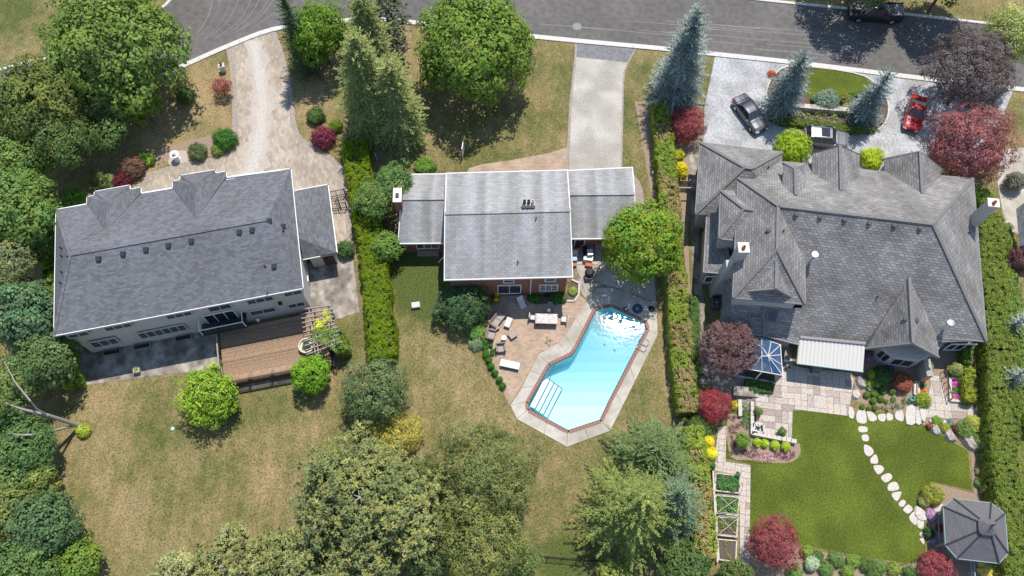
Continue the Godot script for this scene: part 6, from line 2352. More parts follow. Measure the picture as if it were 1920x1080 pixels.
	b.box(Vector3(0, 0.45, 0), Vector3(0.7, 0.7, 0.5))
	part(gl, "cupboard", b.mesh(), mat(lin(0.12, 0.12, 0.13), 0.5))
	for x in [-1, 1]:
		b = MB.new()
		b.tube([Vector3(x * 0.3, 0.1, 0.2), Vector3(x * 0.36, 0.1, 0.2)], 0.1, 0.1, 10)
		part(gl, "wheel", b.mesh(), M.rubber)
	# glass conservatory
	var cv := thing("conservatory", "small glass-roofed conservatory with white bars behind the plum tree", "conservatory")
	var eave := 2.4
	var cr := P([1390, 636, 1428, 634, 1463, 647, 1467, 704, 1428, 697, 1390, 690], eave)
	var r0 := fix(1428, 650, 3.4)
	var r1 := fix(1428, 668, 3.5)
	var pk := fix(1440, 668, 3.4)
	var panes := [[cr[0], cr[1], r0], [cr[1], cr[2], pk, r0], [cr[2], cr[3], pk], [cr[3], cr[4], r1, pk], [cr[4], cr[5], r1], [cr[5], cr[0], r0, r1], [r0, pk, r1]]
	for q in panes:
		b = MB.new()
		b.poly(q)
		part(cv, "roof_pane", b.mesh(), M.sky_tinted_glass)
	var bars := []
	for i in 6: bars.append([cr[i], cr[(i + 1) % 6]])
	for i in 6: bars.append([cr[i], [r0, r0, pk, pk, r1, r1][i]])
	bars.append_array([[r0, r1], [r0, pk], [pk, r1]])
	for q in [[2, 3, 0.33], [2, 3, 0.66], [3, 4, 0.5], [4, 5, 0.5], [1, 2, 0.5]]:
		bars.append([cr[q[0]].lerp(cr[q[1]], q[2]), (pk if q[0] < 4 else r1)])
	for q in bars:
		b = MB.new()
		beam(b, q[0] + Vector3.UP * 0.03, q[1] + Vector3.UP * 0.03, 0.06, 0.08)
		part(cv, "roof_bar", b.mesh(), M.pale_trim)
	for i in 6:
		b = MB.new()
		b.quad(cr[i], cr[(i + 1) % 6], Vector3(cr[(i + 1) % 6].x, 0.4, cr[(i + 1) % 6].z), Vector3(cr[i].x, 0.4, cr[i].z), cr[i] - fix(1430, 668, eave))
		part(cv, "side_pane", b.mesh(), M.glass)
		b = MB.new()
		b.box(Vector3(cr[i].x, eave / 2, cr[i].z), Vector3(0.12, eave, 0.12))
		part(cv, "corner_post", b.mesh(), M.white)
	b = MB.new()
	b.wall(cr, 0.2, 0.0, 0.45, true)
	part(cv, "base_wall", b.mesh(), M.stone)
	for q in [[1472, 676, 0.5, 0.7, "white garden pot by the conservatory corner", M.white], [1474, 690, 0.4, 0.5, "dark stand by the conservatory corner below the white pot", M.dark_metal]]:
		var o := thing("garden_pot", q[4], "pot", fix(q[0], q[1]))
		b = MB.new()
		b.lathe([Vector2(q[2] * 0.35, 0), Vector2(q[2] * 0.5, q[3] * 0.8), Vector2(q[2] * 0.55, q[3]), Vector2(q[2] * 0.4, q[3]), Vector2(0, q[3] * 0.8)], 12)
		part(o, "pot", b.mesh(), q[5])
		part(o, "foliage", crown_mesh(q[2] * 0.4, 0.15, q[2] * 0.4, q[3], Color(0.2, 0.2, 0.16), 120 + int(q[1]), 0.1, {"low": 0.0}), M.leaf)
	stone_terrace()
	gazebo()
	raised_beds()

func stone_terrace() -> void:
	# slabs of three sizes laid in a rough grid, each a piece of its own
	var t := thing("stone_terrace", "beige flagstone terrace of many square slabs behind the slate-roofed house", "paving")
	var outl := P([1476, 683, 1506, 690, 1592, 699, 1601, 712, 1592, 768, 1590, 780, 1486, 767, 1484, 828, 1418, 812, 1416, 742, 1450, 740, 1452, 700])
	var flat := PackedVector2Array()
	for p in outl: flat.append(Vector2(p.x, p.z))
	sheet("terrace_bed", outl, 0.012, M.old_concrete)
	var tones := []
	for k in 7:
		var m: StandardMaterial3D = M.stone.duplicate()
		m.albedo_color = [Color(0.95, 0.95, 0.94), Color(0.91, 0.9, 0.89), Color(0.97, 0.93, 0.89), Color(0.87, 0.85, 0.84), Color(0.94, 0.93, 0.93), Color(0.97, 0.95, 0.92), Color(0.8, 0.775, 0.77)][k]
		tones.append(m)
	slab_grid(t, flat, fix(1476, 690), facing(fix(1506, 690), fix(1592, 699)), 0.56, 0.05, tones, 7)
	# the lower right terrace
	var t2 := thing("stone_path", "beige flagstone path between flower beds by the far right hedge", "paving")
	var o2 := P([1731, 763, 1738, 752, 1745, 720, 1742, 705, 1762, 705, 1776, 750, 1812, 756, 1836, 770, 1838, 788, 1800, 786, 1733, 784])
	flat = PackedVector2Array()
	for p in o2: flat.append(Vector2(p.x, p.z))
	slab_grid(t2, flat, fix(1731, 700), facing(fix(1733, 784), fix(1838, 790)), 0.66, 0.05, tones, 8)
	# the walk to the vegetable beds
	var t3 := thing("garden_walk", "long beige flagstone walk down to the raised vegetable beds", "paving")
	var o3 := P([1347, 800, 1362, 800, 1360, 866, 1407, 873, 1405, 1060, 1388, 1060, 1386, 890, 1338, 882])
	flat = PackedVector2Array()
	for p in o3: flat.append(Vector2(p.x, p.z))
	slab_grid(t3, flat, fix(1338, 800), facing(fix(1360, 866), fix(1407, 873)), 0.5, 0.04, tones, 9)

func slab_grid(t: Node3D, flat: PackedVector2Array, origin: Vector3, bas: Basis, cell: float, h: float, tones: Array, s: int) -> void:
	var r := RandomNumberGenerator.new()
	r.seed = s
	var taken := {}
	var n := 26
	for j in range(-n, n):
		for i in range(-n, n):
			if taken.has(Vector2i(i, j)): continue
			var w := 1
			var d := 1
			var dice := r.randf()
			if dice < 0.32: w = 2
			elif dice < 0.5: d = 2
			elif dice < 0.72:
				w = 2
				d = 2
			for x in w:
				for z in d:
					if taken.has(Vector2i(i + x, j + z)):
						w = 1
						d = 1
			var c := origin + bas.x * (i + w * 0.5) * cell + bas.z * (j + d * 0.5) * cell
			for x in w:
				for z in d: taken[Vector2i(i + x, j + z)] = true
			var hx := bas.x * (w * cell / 2 - 0.012)
			var hz := bas.z * (d * cell / 2 - 0.012)
			var sq := PackedVector2Array()
			for p in [c - hx - hz, c + hx - hz, c + hx + hz, c - hx + hz]: sq.append(Vector2(p.x, p.z))
			for q in Geometry2D.intersect_polygons(sq, flat):
				var ring := []
				for p in q: ring.append(Vector3(p.x, 0, p.y))
				var b := MB.new()
				b.prism(ring, 0.0, h + r.randf() * 0.008)
				part(t, "flagstone", b.mesh(), tones[0] if r.randf() < 0.3 else tones[r.randi() % tones.size()])

func gazebo() -> void:
	var g := thing("garden_gazebo", "eight-sided garden gazebo with a grey shingled two-tier roof", "gazebo")
	var he := 2.6
	var e := P([1769, 950, 1788, 935, 1858, 943, 1884, 963, 1890, 1037, 1873, 1056, 1795, 1047, 1773, 1022], he)
	var c := Vector3.ZERO
	for p in e: c += p / 8.0
	var up := []
	for p in e: up.append(Vector3(lerpf(c.x, p.x, 0.22), 4.25, lerpf(c.z, p.z, 0.22)))
	for i in 8:
		var j := (i + 1) % 8
		var b := MB.new()
		b.poly([e[i], e[j], up[j], up[i]])
		part(g, "roof_face", b.mesh(), M.roof_gazebo)
		b = MB.new()
		beam(b, e[i] + Vector3.UP * 0.03, up[i] + Vector3.UP * 0.03, 0.12, 0.06)
		part(g, "ridge_cap", b.mesh(), M.dark_metal)
		b = MB.new()
		beam(b, e[i] - Vector3.UP * 0.08, e[j] - Vector3.UP * 0.08, 0.1, 0.18, 0.08)
		part(g, "fascia", b.mesh(), mat(lin(0.2, 0.27, 0.28), 0.6))
		b = MB.new()
		var p: Vector3 = c.lerp(e[i], 0.86)
		b.box(Vector3(p.x, he / 2, p.z), Vector3(0.16, he, 0.16))
		part(g, "post", b.mesh(), M.grey_timber)
		if i != 5:
			b = MB.new()
			var q: Vector3 = c.lerp(e[j], 0.86)
			for y in [0.15, 0.9]: beam(b, Vector3(p.x, y, p.z), Vector3(q.x, y, q.z), 0.06, 0.08)
			part(g, "handrail", b.mesh(), M.grey_timber)
	var b := MB.new()
	for i in 8:
		var j := (i + 1) % 8
		b.poly([up[i] + Vector3.UP * 0.18 + (up[i] - c) * Vector3(0.25, 0, 0.25), up[j] + Vector3.UP * 0.18 + (up[j] - c) * Vector3(0.25, 0, 0.25), Vector3(c.x, 5.15, c.z)])
		b.quad(up[i], up[j], up[j] + Vector3.UP * 0.2, up[i] + Vector3.UP * 0.2, up[i] - c)
	part(g, "upper_roof", b.mesh(), M.roof_gazebo)
	b = MB.new()
	b.lathe([Vector2(0.06, 5.1), Vector2(0.1, 5.25), Vector2(0.03, 5.35), Vector2(0.05, 5.6), Vector2(0, 5.7)], 8, Vector3(c.x, 0, c.z))
	part(g, "finial", b.mesh(), M.dark_metal)
	b = MB.new()
	var fl := []
	for p in e: fl.append(c.lerp(p, 0.9))
	b.prism(fl, 0.0, 0.14)
	part(g, "floor", b.mesh(), M.grey_timber)
	var fr := thing("garden_rail", "pale teal rail running down from the gazebo to the frame's bottom", "rail")
	for y in [0.5, 1.0]:
		b = MB.new()
		beam(b, fix(1815, 1050) + Vector3.UP * y, fix(1817, 1100) + Vector3.UP * y, 0.06, 0.06)
		part(fr, "rail", b.mesh(), mat(lin(0.3, 0.45, 0.46), 0.6))
	for y in [1050, 1075, 1100]:
		b = MB.new()
		b.box(fix(1816, y) + Vector3.UP * 0.5, Vector3(0.08, 1.05, 0.08))
		part(fr, "post", b.mesh(), mat(lin(0.3, 0.45, 0.46), 0.6))

func raised_beds() -> void:
	var names := ["raised bed filled with tall leafy greens, topmost of four in a row", "raised bed with green vegetables and a cane frame, second from the top", "raised bed with crossed white canes over sparse plants", "raised bed of mostly bare soil, lowest of the row"]
	var boxes := [[1340, 889, 1386, 894, 1384, 926, 1339, 921], [1340, 930, 1384, 934, 1381, 968, 1341, 963], [1342, 970, 1381, 973, 1379, 1008, 1343, 1004], [1344, 1012, 1379, 1015, 1377, 1054, 1346, 1050]]
	for k in 4:
		var q := P(boxes[k])
		var o := thing("raised_bed", names[k], "vegetable bed", Vector3.ZERO, 0.0, "raised vegetable beds")
		for i in 4:
			var b := MB.new()
			b.wall([q[i], q[(i + 1) % 4]], 0.1, 0.0, 0.42)
			part(o, "side_board", b.mesh(), M.stone)
		var b := MB.new()
		b.prism(inset(q, 0.06), 0.0, 0.34)
		part(o, "soil", b.mesh(), M.soil)
		var col: Color = [Color(0.05, 0.13, 0.035), Color(0.075, 0.15, 0.035), Color(0.09, 0.13, 0.04), Color(0.13, 0.14, 0.045)][k]
		part(o, "foliage", bed_mesh(inset(q, 0.12), [0.75, 0.55, 0.4, 0.3][k], col, 140 + k, 0.2, {"y": 0.3, "cover": [3.2, 3.0, 2.4, 1.2][k], "gaps": [-1.0, -0.7, -0.25, 0.15][k]}), M.leaf)
		if k < 3:
			for z in [[0.12, 0.12], [0.88, 0.12], [0.88, 0.8], [0.12, 0.8]]:
				b = MB.new()
				var p: Vector3 = q[0].lerp(q[1], z[0]).lerp(q[3].lerp(q[2], z[0]), z[1])
				b.tube([p, p + Vector3.UP * 1.0], 0.02, 0.02, 5)
				part(o, "cane", b.mesh(), M.stone)
			for z in ([[0, 1]] if k == 0 else [[0, 1], [2, 3], [0, 2], [1, 3]]):
				b = MB.new()
				beam(b, q[z[0]] + Vector3.UP * 1.0, q[z[1]] + Vector3.UP * 1.0, 0.03, 0.03)
				part(o, "cross_cane", b.mesh(), M.stone)
	var w := thing("bed_wall", "narrow pale wall between the vegetable beds and the hedge", "wall")
	for i in 9:
		var b := MB.new()
		b.wall([fix(1335, 885).lerp(fix(1343, 1056), i / 9.0), fix(1335, 885).lerp(fix(1343, 1056), (i + 0.96) / 9.0)], 0.14, 0.0, 0.5)
		part(w, "stone_block", b.mesh(), M.stone)
	var o := thing("wall_planter", "round dark plant pot on the corner post of the top vegetable bed", "planter", fix(1381, 892, 0.42))
	var b := MB.new()
	b.lathe([Vector2(0.14, 0), Vector2(0.22, 0.3), Vector2(0.17, 0.3), Vector2(0, 0.26)], 12)
	part(o, "pot", b.mesh(), M.white)
	part(o, "foliage", crown_mesh(0.24, 0.2, 0.24, 0.42, Color(0.05, 0.08, 0.05), 151, 0.1, {"low": 0.0}), M.leaf)
	o = thing("garden_hose", "thin dark hose curling along the walk beside the vegetable beds", "hose")
	b = MB.new()
	b.tube(smooth(P([1386, 900, 1392, 908, 1391, 918, 1386, 932, 1384, 960, 1383, 1000, 1380, 1040], 0.06), 5), 0.022, 0.022, 5)
	part(o, "tube", b.mesh(), M.grey_metal)

# ---------------------------------------------------------------- trees
func trees() -> void:
	var gw := "trees along the left edge"
	# maples
	tree("maple_tree", "huge bright green maple spreading over the bend of the street, upper left", "tree", "", 218, 96, 134, 6.5, 0.88, Color(0.1, 0.145, 0.036), 201, 0.62, {"wobble": 0.18, "lobes": 3.4, "lobe": 0.24, "cover": 1.15, "deep": 0.95, "low": -0.5})
	tree("maple_tree", "small dark green maple bough mass under the huge maple's right edge", "tree", "", 262, 192, 42, 3.2, 0.8, Color(0.07, 0.115, 0.022), 202, 0.5)
	tree("maple_tree", "large round bright green maple on the front lawn of the brick house", "tree", "", 890, 88, 117, 5.8, 0.86, Color(0.092, 0.148, 0.03), 203, 0.6, {"wobble": 0.12, "lobes": 3.6, "lobe": 0.23, "cover": 1.2, "low": -0.6})
	tree("maple_tree", "round yellow-green maple between the brick house and the right-hand hedge", "tree", "", 1206, 458, 77, 5.0, 1.0, Color(0.108, 0.162, 0.02), 204, 0.42, {"lobes": 3.2, "lobe": 0.3, "warm": 0.5, "low": -0.7})
	tree("locust_tree", "loose olive green locust over the side street at the far left", "tree", gw, 66, 195, 88, 7.5, 0.8, Color(0.085, 0.105, 0.03), 205, 0.45, {"ragged": 0.35, "lobe": 0.28, "lobes": 3.6, "cover": 1.5, "vary": 0.4, "fill": 1.6})
	tree("locust_tree", "dark open-branched tree beside the left house's front border", "tree", gw, 120, 262, 62, 6.0, 0.8, Color(0.072, 0.104, 0.034), 206, 0.45, {"ragged": 0.35, "lobe": 0.3, "lobes": 3.0, "cover": 1.3, "kind": "fine", "vary": 0.4})
	tree("broad_tree", "big mid-green tree left of the charcoal roof's upper corner", "tree", gw, 38, 395, 82, 5.8, 0.9, Color(0.085, 0.13, 0.034), 207, 0.5, {"lobe": 0.26})
	tree("broad_tree", "olive-grey tree at the left edge level with the middle of the charcoal roof", "tree", gw, 16, 492, 48, 5.5, 0.9, Color(0.130, 0.150, 0.072), 208, 0.45, {"kind": "fine"})
	tree("broad_tree", "blue-green tree at the left edge below the olive-grey one", "tree", gw, 40, 590, 72, 5.2, 0.85, Color(0.075, 0.120, 0.058), 209, 0.45, {"ragged": 0.25, "lobe": 0.26})
	tree("broad_tree", "dense dark green tree beside the shaded back terrace", "tree", gw, 84, 672, 58, 4.4, 0.85, Color(0.078, 0.120, 0.047), 210, 0.4, {"lobe": 0.28})
	tree("broad_tree", "green tree at the left edge beside the pale birch limbs", "tree", gw, 38, 708, 50, 4.0, 0.85, Color(0.098, 0.137, 0.049), 211, 0.4)
	tree("broad_tree", "dark green tree below the birch at the left edge", "tree", gw, 40, 842, 62, 3.6, 0.8, Color(0.072, 0.117, 0.039), 212, 0.4, {"ragged": 0.28})
	tree("broad_tree", "yellowish young tree at the left lawn's edge below the birch", "tree", gw, 66, 905, 42, 2.6, 0.8, Color(0.12, 0.14, 0.04), 213, 0.35, {"vary": 0.45})
	tree("broad_tree", "teal-green tree at the lower left edge of the lawn", "tree", gw, 84, 982, 64, 4.5, 0.85, Color(0.068, 0.11, 0.048), 214, 0.42, {"lobe": 0.24})
	tree("broad_tree", "dull olive tree in the lower left corner behind the teal one", "tree", gw, 8, 960, 54, 4.2, 0.85, Color(0.111, 0.137, 0.046), 215, 0.42)
	tree("broad_tree", "bright green rounded tree at the bottom left corner of the lawn", "tree", gw, 146, 1052, 46, 2.6, 0.85, Color(0.1, 0.15, 0.03), 216, 0.34, {"lobe": 0.36})
	tree("broad_tree", "dark tree at the bottom left corner, left of the bright rounded one", "tree", gw, 46, 1066, 62, 4.2, 0.85, Color(0.078, 0.124, 0.039), 217, 0.42)
	tree("broad_tree", "green tree between the locust and the left house's front border", "tree", gw, 40, 300, 62, 5.0, 0.9, Color(0.091, 0.143, 0.039), 275, 0.45)
	tree("broad_tree", "dark tree at the far left edge beside the side street", "tree", gw, 2, 235, 36, 5.0, 0.9, Color(0.078, 0.124, 0.039), 276, 0.45)
	tree("broad_tree", "dark green tree close to the left end of the charcoal roof", "tree", gw, 78, 458, 34, 3.4, 0.9, Color(0.078, 0.130, 0.036), 277, 0.4)
	tree("broad_tree", "dull green tree at the left edge between blue-green and olive-grey ones", "tree", gw, 4, 545, 40, 4.6, 0.9, Color(0.091, 0.130, 0.052), 278, 0.42)
	tree("broad_tree", "dusky green tree at the left edge above the yellowish young one", "tree", gw, 6, 775, 46, 3.6, 0.9, Color(0.078, 0.120, 0.044), 279, 0.4)
	tree("broad_tree", "dark green tree at the left edge between yellowish and teal trees", "tree", gw, 16, 900, 42, 3.6, 0.9, Color(0.078, 0.120, 0.039), 280, 0.4)
	tree("broad_tree", "half-shaded dark tree between the huge maple and the left front border", "tree", gw, 196, 246, 40, 3.4, 0.9, Color(0.075, 0.105, 0.032), 283, 0.42, {"ragged": 0.35})
	tree("broad_tree", "olive tree at the left edge where the side street meets the trees", "tree", gw, 128, 205, 46, 5.0, 0.9, Color(0.085, 0.11, 0.034), 284, 0.45, {"ragged": 0.35})
	# birch leaning over the trees
	var bt := fix(152, 800)
	var birch := thing("birch_tree", "forked pale birch with bare silvery limbs leaning left from the lawn's edge", "tree", bt)
	var b := MB.new()
	var tips := [fix(88, 778, 4.2) - bt, fix(0, 752, 7.0) - bt, fix(57, 752, 6.5) - bt, fix(60, 815, 5.2) - bt, fix(8, 678, 8.0) - bt, fix(20, 812, 5.5) - bt]
	b.tube([Vector3(0, -0.1, 0), tips[0] * 0.4 + Vector3(0, 0.1, 0), tips[0]], 0.24, 0.15, 8)
	part(birch, "trunk", b.mesh(), M.pale_bark)
	for q in [[tips[0], tips[1], 0.14], [tips[0], tips[2], 0.1], [Vector3(-0.3, 0.7, 0.1), tips[3], 0.13], [tips[2], tips[4], 0.08], [tips[3], tips[5], 0.08]]:
		b = MB.new()
		b.tube([q[0], q[0].lerp(q[1], 0.5) + Vector3(0, 0.25, 0.15), q[1]], q[2], q[2] * 0.4, 6)
		part(birch, "limb", b.mesh(), M.pale_bark)
	var cm := crown_mesh(2.2, 1.3, 1.8, 0.0, Color(0.085, 0.12, 0.035), 218, 0.35, {"kind": "fine", "cover": 0.7, "ragged": 0.4})
	part(birch, "crown", cm, M.leaf, tips[1] + Vector3(-1.0, 0.3, 0))
	# broad trees behind the middle hedge
	var gm := "trees beside the brick house's left wing"
	tree("shade_tree", "olive green tree whose twigs overhang the left wing's roof corner", "tree", gm, 738, 338, 40, 3.9, 0.85, Color(0.086, 0.138, 0.041), 219, 0.36, {"ragged": 0.3, "kind": "fine"})
	tree("shade_tree", "olive green tree rising out of the hedge beside the brick chimney", "tree", gm, 702, 372, 44, 3.6, 0.8, Color(0.102, 0.150, 0.043), 220, 0.36, {"ragged": 0.25, "kind": "fine"})
	tree("shade_tree", "leafy green bushy tree below the brick chimney", "tree", gm, 726, 462, 30, 2.4, 0.9, Color(0.096, 0.150, 0.031), 221, 0.32, {"ragged": 0.25})
	# small garden trees on the west lawn
	tree("ornamental_tree", "loose lime green ornamental tree at the lawn's edge below the shaded terrace", "tree", "", 392, 742, 60, 2.5, 0.82, Color(0.15, 0.225, 0.028), 222, 0.34, {"ragged": 0.3, "lobe": 0.26, "lobes": 3.4, "cover": 1.0, "trunk": 0.09})
	tree("ornamental_tree", "dense clipped square-headed green tree in front of the deck benches", "tree", "", 582, 702, 36, 2.2, 0.92, Color(0.11, 0.21, 0.02), 223, 0.26, {"blocky": 0.85, "ragged": 0.06, "lobe": 0.3, "cover": 1.6, "low": -1.0, "trunk": 0.08})
	# the middle thicket
	tree("thicket_tree", "dusky olive tree at the lower end of the middle hedge", "tree", "", 702, 735, 72, 3.0, 0.8, Color(0.088, 0.114, 0.047), 224, 0.34, {"kind": "fine", "ragged": 0.25, "lobe": 0.27, "vary": 0.4})
	tree("golden_shrub_tree", "golden yellow shrub between the dusky tree and the big pine", "tree", "", 742, 812, 56, 1.3, 0.6, Color(0.27, 0.225, 0.055), 225, 0.26, {"kind": "fine", "ragged": 0.3, "low": -0.3})
	pine("pine_tree", "very large grey-green pine at the bottom middle with bare twigs showing", 690, 948, 146, 12.0, 3.0, Color(0.118, 0.132, 0.05), 226, {"size": 0.4, "dense": 8.0, "gap": 0.7, "bark": M.pale_bark})
	pine("pine_tree", "pale olive pine at the bottom edge left of the very large one", 430, 1066, 84, 8.0, 3.0, Color(0.13, 0.142, 0.055), 227, {"size": 0.4, "dense": 5.0, "gap": 0.75, "bark": M.pale_bark})
	pine("pine_tree", "grey-green pine at the bottom edge between its two larger neighbours", 548, 1066, 80, 8.5, 3.0, Color(0.12, 0.134, 0.05), 228, {"size": 0.4, "dense": 5.0, "gap": 0.75, "bark": M.pale_bark})
	pine("pine_tree", "low pale green pine tips along the bottom edge near the left lawn", 330, 1085, 50, 6.0, 2.0, Color(0.163, 0.179, 0.081), 229, {"size": 0.38, "dense": 4.5, "bark": M.pale_bark})
	tree("thicket_tree", "tall dark olive tree right of the golden shrub", "tree", "", 906, 884, 106, 6.0, 0.85, Color(0.1, 0.118, 0.042), 230, 0.34, {"kind": "fine", "ragged": 0.24, "lobe": 0.24, "vary": 0.4})
	tree("thicket_tree", "tall olive tree at the bottom edge right of the large pine", "tree", "", 898, 1020, 100, 5.6, 0.85, Color(0.11, 0.125, 0.042), 231, 0.34, {"kind": "fine", "ragged": 0.26, "lobe": 0.24, "vary": 0.4})
	tree("thicket_tree", "dark green tree filling the gap between the large pine and the tall dark olive tree", "tree", "", 806, 905, 46, 4.0, 0.9, Color(0.078, 0.104, 0.039), 281, 0.36, {"kind": "fine", "ragged": 0.3})
	tree("thicket_tree", "dark tree at the bottom edge between the large pine and the tall olive tree", "tree", "", 800, 1040, 60, 4.4, 0.9, Color(0.091, 0.117, 0.044), 282, 0.38, {"kind": "fine", "ragged": 0.3})
	tree("thicket_tree", "dark bushy tree at the bottom edge by the wire fence", "tree", "", 978, 1052, 38, 3.5, 0.9, Color(0.078, 0.111, 0.039), 232, 0.36, {"kind": "fine", "ragged": 0.3})
	# spruces
	var gs := "spruces at the front of the middle hedge"
	var olive := Color(0.12, 0.14, 0.05)
	spruce("spruce_tree", "slim dark spruce standing at the mouth of the paved drive", "", 524, -24, 128, 40, Color(0.05, 0.078, 0.034), 240, {"size": 0.4, "shape": 0.6})
	tree("verge_tree", "bright green tree behind the slim dark spruce at the street", "tree", "", 598, 58, 62, 4.8, 1.0, Color(0.085, 0.145, 0.02), 241, 0.42, {"ragged": 0.25})
	spruce("spruce_tree", "olive spruce farthest up the hedge, close to the street", gs, 672, -14, 168, 66, olive, 242, {"size": 0.5, "shape": 0.58})
	spruce("spruce_tree", "tallest olive spruce, in the middle of the group of three", gs, 662, 60, 236, 72, Color(0.135, 0.155, 0.055), 243, {"size": 0.52, "shape": 0.58})
	spruce("spruce_tree", "shorter broad olive spruce at the right front of the group", gs, 726, 112, 256, 64, Color(0.13, 0.15, 0.055), 244, {"size": 0.5, "shape": 0.55})
	pine("bare_pine", "thin half-bare pine with grey twigs beside the street", 722, 18, 52, 9.0, 2.0, Color(0.075, 0.09, 0.05), 245, {"size": 0.34, "dense": 3.0, "gap": 0.9, "bark": M.pale_bark})
	spruce("blue_spruce", "tallest silver-blue spruce, beside the forecourt's left corner", "", 1311, 14, 192, 68, Color(0.125, 0.15, 0.135), 246, {"size": 0.46, "warm": 0.06, "vary": 0.55, "shape": 0.7})
	spruce("blue_spruce", "silver-blue spruce at the left end of the planted island", "", 1512, 97, 205, 46, Color(0.115, 0.142, 0.132), 247, {"size": 0.42, "warm": 0.06, "vary": 0.55, "shape": 0.6})
	spruce("blue_spruce", "slender silver-blue spruce at the right end of the planted island", "", 1671, 132, 222, 42, Color(0.11, 0.138, 0.13), 248, {"size": 0.4, "warm": 0.06, "vary": 0.5, "shape": 0.6})
	var gl := "spruces beside the vegetable beds"
	spruce("spruce_tree", "broad sunlit spruce at the bottom, nearest the wire fence", gl, 1212, 930, 0, 108, Color(0.115, 0.138, 0.04), 249, {"h": 11.5, "size": 0.5, "gap": 0.6, "shape": 0.75})
	spruce("spruce_tree", "blue-green spruce between the sunlit spruce and the hedge", gl, 1283, 918, 0, 72, Color(0.085, 0.115, 0.065), 250, {"h": 10.5, "size": 0.46, "gap": 0.55, "shape": 0.75})
	spruce("spruce_tree", "wide flat-topped spruce just below the pool", gl, 1238, 836, 0, 92, Color(0.085, 0.115, 0.044), 251, {"h": 7.5, "size": 0.5, "gap": 0.6, "shape": 0.6})
	tree("thicket_tree", "pale green bushy tree at the bottom edge below the sunlit spruce", "tree", "", 1150, 1076, 32, 2.2, 0.8, Color(0.16, 0.19, 0.05), 252, 0.3)
	tree("thicket_tree", "green bushy tree at the bottom edge below the end of the right-hand hedge", "tree", "", 1285, 1066, 52, 2.8, 0.8, Color(0.065, 0.1, 0.034), 253, 0.34)
	tree("thicket_tree", "low green tree at the bottom edge under the last red maple", "tree", "", 1382, 1082, 34, 1.8, 0.8, Color(0.08, 0.115, 0.035), 254, 0.28)
	# red and purple trees
	var red := Color(0.17, 0.04, 0.042)
	tree("red_maple", "small dense red maple beside the forecourt's left edge", "tree", "", 1288, 234, 38, 1.7, 0.8, red, 260, 0.24, {"kind": "fine", "low": -0.5})
	tree("red_maple", "crimson maple between the right hedge and the steps to the terrace", "tree", "", 1338, 762, 36, 1.7, 0.78, Color(0.2, 0.035, 0.042), 261, 0.22, {"kind": "fine", "low": -0.5})
	tree("red_maple", "largest wine red maple, at the lower end of the vegetable beds", "tree", "", 1452, 1018, 54, 2.0, 0.75, Color(0.19, 0.05, 0.055), 262, 0.24, {"kind": "fine", "low": -0.5})
	tree("red_maple", "low wine red maple in front of the gazebo at the bottom edge", "tree", "", 1756, 1066, 36, 1.1, 0.7, Color(0.19, 0.05, 0.055), 263, 0.22, {"kind": "fine", "low": -0.4})
	tree("plum_tree", "purple-brown plum tree beside the conservatory", "tree", "", 1366, 650, 60, 3.2, 0.8, Color(0.125, 0.072, 0.07), 264, 0.3, {"kind": "fine", "ragged": 0.28, "vary": 0.45, "low": -0.6})
	tree("plum_tree", "large blackish plum tree beside the red coupe", "tree", "", 1826, 132, 86, 5.4, 0.85, Color(0.085, 0.068, 0.07), 265, 0.36, {"kind": "fine", "ragged": 0.24, "vary": 0.5, "lobe": 0.25})
	tree("plum_tree", "large rose-red maple in front of the blackish plum", "tree", "", 1822, 268, 82, 4.0, 0.8, Color(0.19, 0.07, 0.072), 266, 0.34, {"kind": "fine", "ragged": 0.26, "vary": 0.4, "lobe": 0.26})
	tree("willow_tree", "pale yellow-green willow in the upper right corner", "tree", "", 1894, 70, 60, 6.0, 0.95, Color(0.2, 0.22, 0.075), 267, 0.42, {"kind": "fine", "ragged": 0.25, "vary": 0.4})
	tree("street_tree", "dark leafy street tree at the top edge shading the black pickup", "tree", "", 1640, -96, 104, 7.0, 0.7, Color(0.055, 0.085, 0.024), 268, 0.55, {"lobe": 0.26, "lobes": 2.6})
	tree("street_tree", "dark leafy street tree in the top right corner beyond the far kerb", "tree", "", 1800, -70, 78, 7.0, 0.8, Color(0.055, 0.085, 0.024), 269, 0.55, {"lobe": 0.26, "lobes": 2.6})
	tree("street_tree", "dark tree at the top edge left of the street junction", "tree", "", 250, -34, 50, 5.0, 0.8, Color(0.055, 0.08, 0.028), 270, 0.45)
	tree("plum_tree", "dark purple round tree at the right edge beside the far hedge", "tree", "", 1914, 488, 27, 2.2, 0.85, Color(0.085, 0.04, 0.045), 271, 0.28, {"kind": "fine"})
	spruce("blue_spruce", "pale blue spruce at the right edge level with the slate roof's lower corner", "", 1930, 590, 630, 36, Color(0.16, 0.185, 0.16), 272, {"h": 4.5, "size": 0.36, "warm": 0.06, "vary": 0.4})
	spruce("blue_spruce", "pale blue spruce at the right edge below its twin, beside the shaded hedge", "", 1934, 690, 720, 40, Color(0.15, 0.175, 0.15), 273, {"h": 5.0, "size": 0.36, "warm": 0.06, "vary": 0.4})

# ---------------------------------------------------------------- hedges and shrubs
func down(a: Array) -> Array: return a.map(func(p): return Vector3(p.x, 0, p.z))

